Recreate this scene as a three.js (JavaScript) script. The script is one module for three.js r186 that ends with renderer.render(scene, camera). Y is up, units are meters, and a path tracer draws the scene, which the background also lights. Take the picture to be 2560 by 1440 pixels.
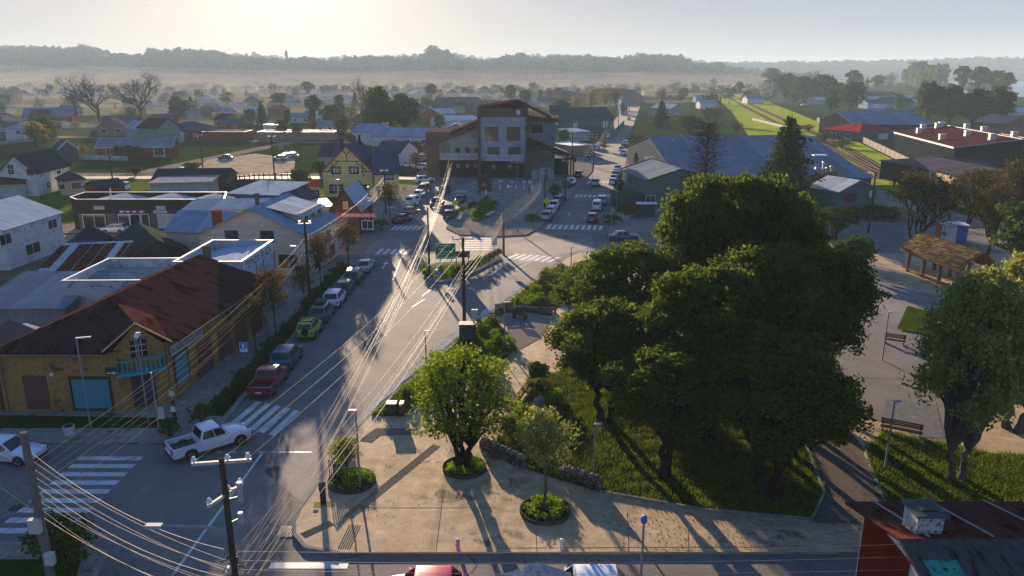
import * as THREE from 'three';
import { mergeVertices, toCreasedNormals } from 'three/addons/utils/BufferGeometryUtils.js';
import { ImprovedNoise } from 'three/addons/math/ImprovedNoise.js';
import { MarchingCubes } from 'three/addons/objects/MarchingCubes.js';

// ---------- camera, sky, sun, exposure ----------
const scene = new THREE.Scene();
const camera = new THREE.PerspectiveCamera(41.51, 16 / 9, 0.5, 16000);
camera.position.set(0, 24, 0);
camera.rotation.x = -15.726 * Math.PI / 180;

const SUN_EL = 9.2 * Math.PI / 180, SUN_AZ = -15.4 * Math.PI / 180;           // low winter sun, a little west of straight ahead
const lerp = (a, b, t) => a + (b - a) * t;
const sunDir = new THREE.Vector3(Math.sin(SUN_AZ) * Math.cos(SUN_EL), Math.sin(SUN_EL), -Math.cos(SUN_AZ) * Math.cos(SUN_EL));
const renderer = new THREE.WebGLRenderer({ antialias: true });
renderer.toneMapping = THREE.LinearToneMapping;
renderer.toneMappingExposure = 3.7;
renderer.shadowMap.enabled = true;
{
  const W = 512, Hh = 256, data = new Float32Array(W * Hh * 4), d = new THREE.Vector3();
  const cool = [0.135, 0.162, 0.18], warm = [0.255, 0.212, 0.17], zen = [0.018, 0.058, 0.165];
  for (let j = 0; j < Hh; j++) for (let i = 0; i < W; i++) {
    const el = Math.max(0, ((j + 0.5) / Hh - 0.5) * Math.PI), az = ((i + 0.5) / W - 0.5) * 2 * Math.PI;
    d.set(Math.cos(el) * Math.cos(az), Math.sin(el), Math.cos(el) * Math.sin(az));
    const g = Math.acos(Math.min(1, d.dot(sunDir))) * 180 / Math.PI, e = el * 180 / Math.PI;
    const lo = Math.exp(-e / 11), gl = Math.exp(-g / 6) * 0.3 + Math.exp(-g / 20) * 0.085;
    const k = (j * W + i) * 4;
    for (let c = 0; c < 3; c++) data[k + c] = lerp(lerp(cool[c], warm[c], Math.exp(-g / 26)), [0.205, 0.188, 0.16][c], 0.65 * Math.exp(-e / 2.2)) * lo + zen[c] * Math.pow(1 - lo, 1.4) + [1, 0.8, 0.58][c] * gl;
    data[k + 3] = 1;
  }
  const sky = new THREE.DataTexture(data, W, Hh, THREE.RGBAFormat, THREE.FloatType);
  sky.mapping = THREE.EquirectangularReflectionMapping; sky.magFilter = THREE.LinearFilter; sky.needsUpdate = true;
  scene.background = sky; scene.environment = sky;
}
const sun = new THREE.DirectionalLight(new THREE.Color().setRGB(1, 0.77, 0.54), 5);
sun.position.copy(sunDir).multiplyScalar(600); sun.castShadow = true;
Object.assign(sun.shadow.camera, { left: -300, right: 300, top: 200, bottom: -200, near: 1, far: 1500 });
sun.shadow.mapSize.set(4096, 4096);
scene.add(sun, sun.target);
scene.fog = new THREE.FogExp2(new THREE.Color().setRGB(0.66, 0.85, 1), 0.00021);

// ---------- small tools ----------
const PI = Math.PI, V = (x, y, z) => new THREE.Vector3(x, y, z);
const rng = (s) => () => { s |= 0; s = s + 0x6D2B79F5 | 0; let t = Math.imul(s ^ s >>> 15, 1 | s); t = t + Math.imul(t ^ t >>> 7, 61 | t) ^ t; return ((t ^ t >>> 14) >>> 0) / 4294967296; };
const noise = new ImprovedNoise();
const fbm = (x, y, o = 4) => { let s = 0, a = 0.5; for (let i = 0; i < o; i++) { s += a * noise.noise(x, y, i * 7.3 + 0.5); x *= 2.03; y *= 2.03; a *= 0.5; } return s; };
const clamp = (x, a = 0, b = 1) => Math.min(b, Math.max(a, x)), smooth = (a, b, x) => { const t = clamp((x - a) / (b - a)); return t * t * (3 - 2 * t); };

// textures: f(u, v in 0..1) -> [r, g, b] or grey in 0..1 (sRGB for colour, raw for bump)
function tex(n, f, srgb = true, m = n) {
  const d = new Uint8Array(n * m * 4);
  for (let j = 0; j < m; j++) for (let i = 0; i < n; i++) {
    const c = f((i + 0.5) / n, (j + 0.5) / m), k = (j * n + i) * 4;
    if (typeof c === 'number') d[k] = d[k + 1] = d[k + 2] = 255 * clamp(c); else for (let q = 0; q < 3; q++) d[k + q] = 255 * clamp(c[q]);
    d[k + 3] = 255;
  }
  const t = new THREE.DataTexture(d, n, m); t.wrapS = t.wrapT = THREE.RepeatWrapping; t.magFilter = THREE.LinearFilter; t.minFilter = THREE.LinearMipmapLinearFilter; t.generateMipmaps = true;
  if (srgb) t.colorSpace = THREE.SRGBColorSpace; t.needsUpdate = true; return t;
}
const rep = (t, sx, sy = sx) => { const c = t.clone(); c.repeat.set(1 / sx, 1 / sy); c.needsUpdate = true; return c; };   // one tile is sx by sy metres
// tileable noise on the unit square
const tn = (u, v, p, o = 3) => { let s = 0, a = 0.5; for (let i = 0; i < o; i++) { const b = (x, y) => noise.noise(x * p, y * p, i * 3.7 + p); s += a * (b(u, v) * (1 - u) * (1 - v) + b(u - 1, v) * u * (1 - v) + b(u, v - 1) * (1 - u) * v + b(u - 1, v - 1) * u * v); p *= 2; a *= 0.55; } return s; };
const R0 = rng(11);
const white = new Float32Array(512 * 512).map(() => R0());
const wn = (u, v) => white[((v * 512) & 511) * 512 + ((u * 512) & 511)];
const T = {
  speck: tex(512, (u, v) => 0.8 + 0.22 * tn(u, v, 6, 4) + 0.12 * (wn(u, v) - 0.5)),
  stain: tex(512, (u, v) => { const a = tn(u, v, 4, 5), b = tn(u, v + 0.37, 9, 3); return 0.84 + 0.3 * a - (b > 0.16 ? 0.22 * smooth(0.16, 0.3, b) : 0) + 0.04 * (wn(u, v) - 0.5); }),
  worn: tex(1024, (u, v) => { const a = tn(u, v, 4, 5), b = tn(u, v + 0.37, 19, 4), c = tn(u * 0.5, v, 60, 2), d = tn(u + 0.2, v, 7, 4); const k = 0.82 + 0.3 * a + 0.26 * b + 0.12 * c + 0.14 * (wn(u, v) - 0.5) - 0.3 * smooth(0.12, 0.3, d); return [k, k * 0.985, k * (0.95 + 0.08 * a)]; }),
  streak: tex(512, (u, v) => 0.86 + 0.2 * tn(u * 1, 0.31, 40, 2) + 0.12 * tn(u, v * 0.25, 24, 3) + 0.12 * tn(u, v, 5, 3)),
  panel: tex(512, (u, v) => { const p = Math.floor(u * 8), r = ((p * 7 + 3) % 8) / 8; return 0.82 + 0.1 * (r - 0.5) + 0.2 * tn(u, v, 7, 4) - (Math.abs(u * 8 % 1 - 0.5) > 0.47 ? 0.1 : 0); }),
  rust: tex(512, (u, v) => { const s = smooth(0.02, 0.22, tn(u, v * 0.5, 10, 4) + 0.25 * tn(u, 0.2, 30, 1)), g = 0.85 + 0.25 * tn(u, v, 14, 3); return [lerp(1, 0.78, s) * g, lerp(1, 0.52, s) * g, lerp(1, 0.4, s) * g]; }),
  grass: tex(512, (u, v) => { const a = tn(u, v, 5, 4), b = tn(u, v + 0.5, 22, 3), w = wn(u, v), d = smooth(0.02, 0.28, tn(u, v + 0.2, 4, 3) + 0.4 * tn(u, v, 16, 2)); return [0.62 + 0.4 * a + 0.35 * b + 0.12 * w + 0.16 * d, 0.72 + 0.25 * a + 0.35 * b + 0.1 * w - 0.06 * d, 0.5 + 0.3 * a + 0.2 * b + 0.05 * d]; }),
  leaf: tex(256, (u, v) => { const a = tn(u, v, 8, 3), w = wn(u, v); return [0.6 + 0.7 * a + 0.3 * w, 0.66 + 0.5 * a + 0.28 * w, 0.5 + 0.4 * a + 0.2 * w]; }),
  bark: tex(256, (u, v) => 0.7 + 0.5 * tn(u, v * 0.3, 16, 3)),
  brick: tex(512, (u, v) => { const r = Math.floor(v * 24), x = u * 12 + (r % 2) * 0.5, m = (v * 24 % 1) < 0.14 || (x % 1) < 0.07, t = 0.8 + 0.25 * white[(r * 97 + Math.floor(x) * 31) % 9999]; return m ? [0.8, 0.85, 0.85] : [t, t * 0.95, t * 0.92]; }),
  board: tex(512, (u, v) => 0.86 + 0.14 * tn(u * 0.5, v, 9, 3) + 0.09 * white[Math.floor(v * 16) * 13] - (v * 16 % 1 < 0.1 ? 0.16 : 0)),
};
const BP = {
  fine: tex(512, (u, v) => 0.5 + 0.5 * tn(u, v, 24, 4) + 0.25 * (wn(u, v) - 0.5), false),
  lump: tex(512, (u, v) => 0.5 + 0.8 * tn(u, v, 10, 4), false),
  corr: tex(256, (u) => 0.5 + 0.5 * Math.sin(u * 16 * 2 * PI), false),
  board: tex(256, (u, v) => { const t = v * 16 % 1; return t < 0.1 ? t * 5 : 1 - 0.5 * t; }, false),
};
const hx = (h) => new THREE.Color(h);
function mat(color, o = {}) {
  const { m, s = 4, s2 = s, b, bs = s, bs2 = bs, bh = 0.02, rough = 0.85, metal = 0, ...rest } = o;
  if (rough >= 0.7 && !metal && rest.specularIntensity === undefined) rest.specularIntensity = 0;
  const K = rest.specularIntensity !== undefined || rest.transmission || rest.clearcoat || rest.sheen ? THREE.MeshPhysicalMaterial : THREE.MeshStandardMaterial;
  const q = new K({ color, roughness: rough, metalness: metal, side: THREE.DoubleSide, ...rest });
  if (m) q.map = rep(T[m], s, s2);
  if (b) { q.bumpMap = rep(BP[b], bs, bs2); q.bumpScale = bh; }
  return q;
}
const paint = (c) => mat(c, { rough: 0.32, clearcoat: 0.8, clearcoatRoughness: 0.06 });
const plain = new Map(), P = (c, rough = 0.7, metal = 0) => { const k = c + '|' + rough + '|' + metal; if (!plain.has(k)) plain.set(k, mat(c, { rough, metal })); return plain.get(k); };
const GLASS = mat('#10161c', { rough: 0.06, metal: 0 }), GLASSW = mat('#2b3238', { rough: 0.1 }), CURTAIN = mat('#b9b6ae', { rough: 0.25 });

// mesh builder: metric uv on every face
class B {
  constructor() { this.p = []; this.t = []; this.c = null; }
  tri(a, b, c, ua = [0, 0], ub = [1, 0], uc = [1, 1]) { this.p.push(a.x, a.y, a.z, b.x, b.y, b.z, c.x, c.y, c.z); this.t.push(...ua, ...ub, ...uc); return this; }
  quad(a, b, c, d) {
    const w = a.distanceTo(b), h = a.distanceTo(d), e = b.distanceTo(c), sh = (c.x - d.x) * 0 + (w > 0 ? c.clone().sub(a).dot(b.clone().sub(a)) / w : w), sd = w > 0 ? d.clone().sub(a).dot(b.clone().sub(a)) / w : 0;
    const o = (a.x + a.y * 0.7 + a.z) * 0.37 % 1;
    this.tri(a, b, c, [o, o], [o + w, o], [o + sh, o + e]); return this.tri(a, c, d, [o, o], [o + sh, o + e], [o + sd, o + h]);
  }
  box(x0, y0, z0, x1, y1, z1, M) {
    const q = [[x0, y0, z0], [x1, y0, z0], [x1, y1, z0], [x0, y1, z0], [x0, y0, z1], [x1, y0, z1], [x1, y1, z1], [x0, y1, z1]].map((a) => V(...a));
    if (M) q.forEach((v) => v.applyMatrix4(M));
    return this.quad(q[4], q[5], q[6], q[7]).quad(q[1], q[0], q[3], q[2]).quad(q[5], q[1], q[2], q[6]).quad(q[0], q[4], q[7], q[3]).quad(q[7], q[6], q[2], q[3]).quad(q[0], q[1], q[5], q[4]);
  }
  bar(a, b, w, h = w) { const d = b.clone().sub(a), L = d.length(), M = new THREE.Matrix4().lookAt(b, a, Math.abs(d.y) > 0.99 * L ? V(1, 0, 0) : V(0, 1, 0)).setPosition(a); return this.box(-w / 2, -h / 2, 0, w / 2, h / 2, L, M); }
  cyl(a, b, r0, r1 = r0, n = 8, cap = true) {
    const d = b.clone().sub(a).normalize(), s = Math.abs(d.y) > 0.9 ? V(1, 0, 0) : V(0, 1, 0), x = V(0, 0, 0).crossVectors(d, s).normalize(), y = V(0, 0, 0).crossVectors(d, x), L = a.distanceTo(b);
    const at = (o, r, k) => o.clone().addScaledVector(x, Math.cos(k) * r).addScaledVector(y, Math.sin(k) * r);
    for (let i = 0; i < n; i++) {
      const k = i / n * 2 * PI, l = (i + 1) / n * 2 * PI, p = at(a, r0, k), q = at(a, r0, l), u = at(b, r1, l), v = at(b, r1, k), c = 2 * PI * r0 / n;
      this.tri(p, u, q, [i * c, 0], [i * c + c, L], [i * c + c, 0]); if (r1 > 0) this.tri(p, v, u, [i * c, 0], [i * c, L], [i * c + c, L]);
      if (cap && r1 > 0) this.tri(b, u, v); if (cap) this.tri(a, p, q);
    }
    return this;
  }
  tube(pts, r, n = 5) { for (let i = 0; i + 1 < pts.length; i++) { const f = typeof r === 'function' ? r : () => r; this.cyl(pts[i], pts[i + 1], f(i / (pts.length - 1)), f((i + 1) / (pts.length - 1)), n, i === 0 || i === pts.length - 2); } return this; }
  ring(x, y, z, r, ry, n = 12, m = 8) { for (let j = 0; j < m; j++) for (let i = 0; i < n; i++) { const f = (i, j) => { const a = i / n * 2 * PI, b = (j / m - 0.5) * PI; return V(x + r * Math.cos(b) * Math.cos(a), y + ry * Math.sin(b), z + r * Math.cos(b) * Math.sin(a)); }; this.quad(f(i, j), f(i, j + 1), f(i + 1, j + 1), f(i + 1, j)); } return this; }
  // prism of an xz polygon between two heights (top cap uses xz uv)
  prism(poly, y0, y1, bottom = false) {
    const n = poly.length; for (let i = 0; i < n; i++) { const [ax, az] = poly[i], [bx, bz] = poly[(i + 1) % n]; if (y1 > y0) this.quad(V(ax, y0, az), V(bx, y0, bz), V(bx, y1, bz), V(ax, y1, az)); }
    for (const y of bottom ? [y1, y0] : [y1]) for (const f of THREE.ShapeUtils.triangulateShape(poly.map(([x, z]) => new THREE.Vector2(x, z)), [])) { const [a, b, c] = f.map((i) => poly[i]); const up = (b[0] - a[0]) * (c[1] - a[1]) - (b[1] - a[1]) * (c[0] - a[0]) < 0; const l = up ? [a, b, c] : [a, c, b]; this.tri(...l.map(([x, z]) => V(x, y, z)), ...l.map(([x, z]) => [x, -z])); }
    return this;
  }
  // prism of an xy outline between two z
  elev(poly, z0, z1) { const n = poly.length, f = THREE.ShapeUtils.triangulateShape(poly.map(([x, y]) => new THREE.Vector2(x, y)), []); for (const z of [z0, z1]) for (const t of f) { const l = t.map((i) => poly[i]), ccw = (l[1][0] - l[0][0]) * (l[2][1] - l[0][1]) - (l[1][1] - l[0][1]) * (l[2][0] - l[0][0]) > 0; const q = ccw === (z === Math.max(z0, z1)) ? l : [l[0], l[2], l[1]]; this.tri(...q.map(([x, y]) => V(x, y, z)), ...q); } for (let i = 0; i < n; i++) { const [ax, ay] = poly[i], [bx, by] = poly[(i + 1) % n]; this.quad(V(ax, ay, z0), V(bx, by, z0), V(bx, by, z1), V(ax, ay, z1)); } return this; }
  geo(crease) {
    let g = new THREE.BufferGeometry(); g.setAttribute('position', new THREE.Float32BufferAttribute(this.p, 3)); g.setAttribute('uv', new THREE.Float32BufferAttribute(this.t, 2));
    if (crease) { g.deleteAttribute('uv'); g = toCreasedNormals(mergeVertices(g, 1e-3), crease); g.setAttribute('uv', new THREE.Float32BufferAttribute(new Float32Array(g.attributes.position.count * 2), 2)); } else g.computeVertexNormals();
    return g;
  }
  build(name, m, parent, crease) { return obj(name, this.geo(crease), m, parent); }
}
const used = new Map();
const numbered = (n) => { const k = used.get(n) || 0; used.set(n, k + 1); return k ? n + '_' + String(k).padStart(3, '0') : n; };
function obj(name, g, m, parent) { const o = new THREE.Mesh(g, m); o.castShadow = o.receiveShadow = true; o.name = parent ? name : numbered(name); (parent || scene).add(o); return o; }
function tag(o, label, category, group, kind) { if (label) o.userData.label = label; if (category) o.userData.category = category; if (group) o.userData.group = group; if (kind) o.userData.kind = kind; return o; }
function thing(name, label, category, [x, y, z], turn = 0, group) { const o = new THREE.Group(); o.name = numbered(name); scene.add(o); o.position.set(x, y, z); o.rotation.y = turn; return tag(o, label, category, group); }
function struct(name, b, m) { const o = b.build(name, m); o.userData.kind = 'structure'; return o; }
function dup(root, [x, y, z], turn, label, group, s = 1, sy = s) { const r = root.clone(); r.name = numbered(root.userData.kindName || root.name); r.userData = { ...root.userData, label }; if (group) r.userData.group = group; scene.add(r); r.position.set(x, y, z); r.rotation.y = turn; r.scale.set(s, sy, s); return r; }
const rotM = (x, y, z, a) => new THREE.Matrix4().makeRotationY(a).setPosition(x, y, z);
// lettering: a canvas texture on a flat board, cut to w by h
function letters(lines, o = {}) {
  const { w = 512, h = 128, bg = '#fff', fg = '#222', font = 'bold 90px sans-serif', draw } = o, c = document.createElement('canvas'); c.width = w; c.height = h; const g = c.getContext('2d');
  g.fillStyle = bg; g.fillRect(0, 0, w, h); g.fillStyle = fg; g.textBaseline = 'middle'; g.textAlign = o.align || 'center'; g.font = font;
  lines.forEach(([t, x, y, f, col]) => { if (f) g.font = f; if (col) g.fillStyle = col; g.fillText(t, x * w, y * h); });
  if (draw) draw(g, w, h);
  const t = new THREE.CanvasTexture(c); t.colorSpace = THREE.SRGBColorSpace; return new THREE.MeshStandardMaterial({ map: t, roughness: 0.6, side: THREE.DoubleSide });
}
// a flat printed face of w by h, centred, facing +z
function face(name, w, h, m, parent, [x, y, z], turn = 0) { const o = obj(name, new THREE.PlaneGeometry(w, h), m, parent); o.position.set(x, y, z); o.rotation.y = turn; return o; }
// ---------- ground, roads, blocks ----------
const M = {
  terrain: mat('#454e31', { m: 'grass', s: 37, rough: 1 }),
  walk: mat('#a39a8e', { m: 'worn', s: 9, b: 'fine', bs: 1.5, bh: 0.012 }), plaza: mat('#cdb391', { m: 'worn', s: 15, b: 'fine', bs: 2.2, bh: 0.02, rough: 0.85, specularIntensity: 0.25 }),
  kerb: mat('#aaa59a', { m: 'speck', s: 3 }), paint: mat('#d9d6cd', { m: 'stain', s: 5, rough: 0.6 }),
  grass: mat('#7c8040', { m: 'grass', s: 7, b: 'lump', bs: 2.5, bh: 0.22, rough: 1 }), field: mat('#d2cc5a', { m: 'grass', s: 26, b: 'lump', bs: 5, bh: 0.2, rough: 1 }),
  dirt: mat('#7a6a54', { m: 'stain', s: 11, b: 'fine', bs: 3, bh: 0.03, rough: 1 }), gravel: mat('#82766a', { m: 'speck', s: 3, b: 'fine', bs: 0.9, bh: 0.03, rough: 1 }),
  lot: mat('#9a8d78', { m: 'stain', s: 21, rough: 0.9 }), concrete: mat('#9c968b', { m: 'stain', s: 5, b: 'fine', bs: 2, bh: 0.01 }),
  soil: mat('#3d3023', { m: 'speck', s: 2, rough: 1 }), water: mat('#24343c', { rough: 0.08 }), lake: mat('#4a6f80', { rough: 0.2, b: 'lump', bs: 60, bh: 0.15 }),
};
// asphalt: one big tile with cracks, tar, patches and wheel-worn bands
{
  const n = 2048, g = new Float32Array(n * n), r = rng(5), S = 112;
  for (let j = 0; j < n; j++) for (let i = 0; i < n; i++) { const u = i / n, v = j / n; g[j * n + i] = 0.8 + 0.2 * tn(u, v, 5, 3) + 0.2 * tn(u, v, 37, 2) + 0.13 * (white[(j * 512 + i * 3) & 262143] - 0.5); }
  const px = (m) => m / S * n;
  for (let k = 0; k < 70; k++) { const x = r() * n | 0, y = r() * n | 0, w = px(1 + r() * 6) | 0, h = px(1 + r() * 9) | 0, t = (r() - 0.5) * 0.16; for (let j = 0; j < h; j++) for (let i = 0; i < w; i++) g[((y + j) & 2047) * n + ((x + i) & 2047)] += t; }
  for (let k = 0; k < 260; k++) {
    let x = r() * n, y = r() * n, a = r() * 7, L = px(2 + r() * 14), d = 0.16 + r() * 0.2, wide = r() < 0.3;
    for (let s = 0; s < L; s++) { a += (r() - 0.5) * 0.5; x += Math.cos(a); y += Math.sin(a); for (const [ox, oy] of wide ? [[0, 0], [1, 0], [0, 1]] : [[0, 0]]) { const q = ((y + oy) & 2047) * n + ((x + ox) & 2047); g[q] = Math.min(g[q], 0.86 - d); } }
  }
  const t = tex(n, (u, v) => { const w = g[(v * n | 0) * n + (u * n | 0)]; return [w, w * 0.985, w * 0.965]; });
  T.road = t; M.road = mat('#8d8780', { m: 'road', s: S, b: 'fine', bs: 2, bh: 0.016, rough: 0.85, specularIntensity: 0.25 });
  M.road2 = mat('#958f87', { m: 'road', s: 90, b: 'fine', bs: 2, bh: 0.01, rough: 0.85, specularIntensity: 0.4 });
}
struct('terrain', new B().prism([[-9000, 400], [9000, 400], [9000, -9500], [-9000, -9500]], -0.06, -0.06), M.terrain);
const roadway = struct('road', new B().prism([[-160, 40], [170, 40], [170, -126.5], [80, -126.5], [80, -262], [-24, -262], [-24, -186], [-160, -186]], 0, 0), M.road);
// kerbed blocks
function block(name, poly, m, h = 0.14, kerb = true) {
  const o = struct(name, new B().prism(poly, -0.05, h), m);
  if (kerb) poly.forEach(([x, z], i) => { const [x1, z1] = poly[(i + 1) % poly.length], L = Math.hypot(x1 - x, z1 - z); if (L < 130) new B().bar(V(x, h / 2 + 0.004, z), V(x1, h / 2 + 0.004, z1), 0.2, h + 0.012).build('kerb', M.kerb, o); });
  return o;
}
const sheet = (name, poly, y, m, parent) => { const o = new B().prism(poly, y, y).build(name, m, parent); if (!parent) o.userData.kind = 'structure'; return o; };
const park = block('park_pavement', [[-12.08,-38.39], [-12.08,-36.99], [-11.72,-35.85], [-10.82,-34.7], [-9.03,-34.22], [130, -34.3], [130, -102.5], [12, -102.5], [9.2,-103.34], [6.37,-97.96], [1.89,-86.63], [-4.9,-67.7], [-10.43,-50.4], [-11.11,-46.74]], M.plaza);
const west = block('west_pavement', [[-160, -46.4], [-23.4, -46.4], [-21.4, -47.2], [-20.6, -49], [-20.6, -96.5], [-21.4, -98.4], [-23, -99], [-160, -99]], M.walk);
const northwest = block('north_pavement', [[-160, -116], [-23.43,-116.59], [-20.05,-121.74], [-19.86,-128.45], [-20.27,-154.6], [-20.9,-170.28], [-22.5,-178.26], [-30, -180], [-160, -180]], mat('#6d7042', { m: 'grass', s: 13, b: 'lump', bs: 4, bh: 0.25, rough: 1 }));
sheet('pavement', [[-75, -116.2], [-23.37,-116.28], [-20.06,-121.41], [-19.88,-128.08], [-20.29,-154.08], [-20.91,-169.64], [-29, -172], [-30, -152], [-44, -132], [-75, -126]], 0.143, M.walk, northwest);
const muniBlock = block('square_pavement', [[-10.57,-120.41], [-8.04,-115.36], [-1.84,-114.16], [2.17,-115.36], [4.19,-120.41], [6.37,-129.95], [11.85,-154.6], [20.52,-195.77], [27, -256], [-23, -256], [-23, -184], [-13, -180], [-10.58,-174.85], [-9.47,-160.07], [-9.68,-140.15]], M.walk);
const east = block('east_pavement', [[15.17,-121.74], [15.78,-117.84], [17.45,-116.28], [78, -127], [78, -258], [39, -258], [28.5,-194.12]], M.walk);
const southwest = block('south_pavement', [[-60, 20], [-60, -35], [-22.6, -35], [-21, -34.2], [-20.6, -32], [-20.6, 20]], M.walk);
const southeast = block('camera_side_pavement', [[-9.5, -25.5], [-8, -27], [12, -27.4], [60, -27.4], [60, 20], [-9.5, 20]], M.walk);
// the median island with the green direction sign
const island = block('traffic_island', [[-10.68,-89.93], [-9.87,-88.25], [-8.6,-87.52], [-6.29,-88.81], [-1.45,-99.54], [-1.74,-100.7], [-4.77,-97.96], [-9.97,-96.85], [-10.79,-93.68]], M.concrete, 0.16);
sheet('island_bed', [[-10.37,-90.7], [-8.68,-88.44], [-6.47,-89.93], [-2.25,-99.08], [-4.72,-96.85], [-9.59,-95.56]], 0.2, M.grass, island);
// yards and lawns on the blocks
sheet('yard_soil', [[-155, -53], [-40, -53], [-40, -72], [-38, -88], [-45, -98], [-155, -98]], 0.146, M.dirt, west);
sheet('verge', [[-22.4, -50.5], [-20.9, -50.5], [-20.9, -95], [-22.4, -95]], 0.15, mat('#3d4a24', { m: 'grass', s: 4, b: 'lump', bs: 1.5, bh: 0.2, rough: 1 }), west);
sheet('corner_grass', [[-46, -50.9], [-24, -50.2], [-24, -48.6], [-46, -48.4]], 0.15, mat('#3a4a2a', { m: 'grass', s: 4, rough: 1 }), west);
sheet('meadow', [[-150, -124], [-72, -124], [-48, -128], [-44, -140], [-36, -158], [-36, -176], [-150, -176]], 0.147, M.grass, northwest);
sheet('gravel_lot', [[-78.89,-185.49], [-68.78,-181.81], [-55.46,-194.12], [-63.45,-224.3], [-79.79,-239.32], [-88.14,-222.15]], 0.153, mat('#cdb994', { m: 'stain', s: 21, rough: 0.9 }), northwest);
sheet('corner_bed', [[-31, -33.6], [-22, -33.6], [-21.4, -32], [-21.4, -22], [-26, -26]], 0.15, mat('#44562c', { m: 'grass', s: 4, b: 'lump', bs: 1.5, bh: 0.2, rough: 1 }), southwest);
const LAWN = mat('#57602a', { m: 'grass', s: 5, b: 'lump', bs: 1.6, bh: 0.3, rough: 1 });
const lawn1 = [[-1.52,-44.99], [1.74,-42.21], [5.22,-40.07], [10.91,-38.11], [16.68,-37.15], [18.43,-39.89], [19.68,-46.45], [19.64,-52.9], [14.06,-59.3], [6.93,-61.6], [2.69,-58], [0.14,-50.47]];
const lawn2 = [[23.73,-45.88], [23.05,-44.78], [21.53,-38.94], [22.86,-36.23], [30.92,-36.23], [36.69,-44.24], [31.33,-44.78], [28.3,-46.45], [25.76,-47.93]];
const bed = [[-10.23,-50.6], [-4.72,-67.25], [1.96,-85.58], [6.39,-96.64], [8,-90.7], [5.1,-77.08], [1.37,-77.66], [-1.35,-76.24], [-2.03,-73.27], [-0.69,-69.31], [0.57,-63.85], [-1.48,-59.66], [-5.65,-55.15], [-7.76,-50.4]];
sheet('lawn', lawn1, 0.19, LAWN, park); sheet('lawn', lawn2, 0.19, LAWN, park); sheet('planting_bed', bed, 0.19, LAWN, park);
sheet('lawn', [[42.11,-77.37], [43.63,-75.27], [39.39,-68.15], [37.3,-69.78]], 0.25, LAWN, park);
sheet('gravel_path', [[16.7,-36.91], [20.36,-36.68], [21.44,-39.24], [23.33,-45.88], [23.62,-50.8], [21.5,-52.18], [19.76,-47.03], [18.39,-39.89]], 0.155, M.gravel, park);
sheet('painted_shade_path', [[41.97,-90.7], [50.29,-77.37], [37.48,-52.9], [29.21,-46.33], [26.3,-49.36], [24.14,-51.35], [28.7,-64.06]], 0.15, M.road, park);  // dark asphalt colour stands in for tree shade on the pale park paving
sheet('cobbled_court', [[28.6,-53.63], [31.84,-52.54], [29.43,-47.03], [27.58,-47.15], [26.65,-49.81]], 0.165, mat('#8a8a88', { m: 'speck', s: 3, b: 'lump', bs: 0.7, bh: 0.04 }), park);
sheet('cobbled_court', [[-0.74,-73.92], [0.83,-75.27], [4.26,-73.27], [2.62,-67.25], [0.72,-64.26], [-0.46,-68.96]], 0.16, mat('#a09484', { m: 'speck', s: 2, b: 'lump', bs: 0.8, bh: 0.05 }), park);
// low concrete edging round the lawns
function edging(poly, open = false) { poly.forEach(([x, z], i) => { if (open && i === poly.length - 1) return; const [x1, z1] = poly[(i + 1) % poly.length]; new B().bar(V(x, 0.2, z), V(x1, 0.2, z1), 0.14, 0.16).build('edging', M.kerb, park); }); }
edging(lawn1.slice(2, 7), true); edging(lawn2.slice(0, 4), true); edging(bed.slice(6), true);
// light concrete apron patches at the crossings
sheet('concrete_patch', [[-12.71,-32.46], [-22.53,-34.43], [-22.27,-41.02], [-14.76,-43.46]], 0.004, M.road2, roadway);
sheet('concrete_patch', [[-20.82,-101.41], [-20.43,-111.83], [-13.71,-116.28], [-12.91,-109.04], [-16.8,-96.85]], 0.004, M.road2, roadway);
sheet('concrete_patch', [[-0.58,-108.5], [12.31,-114.76], [12.91,-109.04], [9.01,-104.34], [1.05,-96.85]], 0.004, M.road2, roadway);
sheet('concrete_patch', [[-14.99,-53.63], [-10.33,-51.49], [-12.06,-39.02], [-15.54,-42.7], [-15.6,-48.23]], 0.004, M.road2, roadway);
// the long straight street and the other far roads
const farRoad = (name, pts, w, m = M.road) => { const p = []; pts.forEach(([x, z], i) => { const [ax, az] = pts[Math.max(0, i - 1)], [bx, bz] = pts[Math.min(pts.length - 1, i + 1)], L = Math.hypot(bx - ax, bz - az), nx = -(bz - az) / L * w / 2, nz = (bx - ax) / L * w / 2; p.unshift([x - nx, z - nz]); p.push([x + nx, z + nz]); }); return sheet(name, p, -0.02, m); };
farRoad('far_street', [[33, -262], [146, -900], [190, -1150]], 11);
farRoad('lane', [[-180, -190], [-60, -188], [-28, -190]], 7, M.lot); farRoad('lane', [[-95, -181], [-84, -262], [-60, -420], [-30, -700]], 6, M.lot);
farRoad('lane', [[-300, -330], [-150, -300], [-60, -280], [-20, -262]], 6, M.lot); farRoad('lane', [[-160, -108], [-330, -112]], 9);
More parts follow.
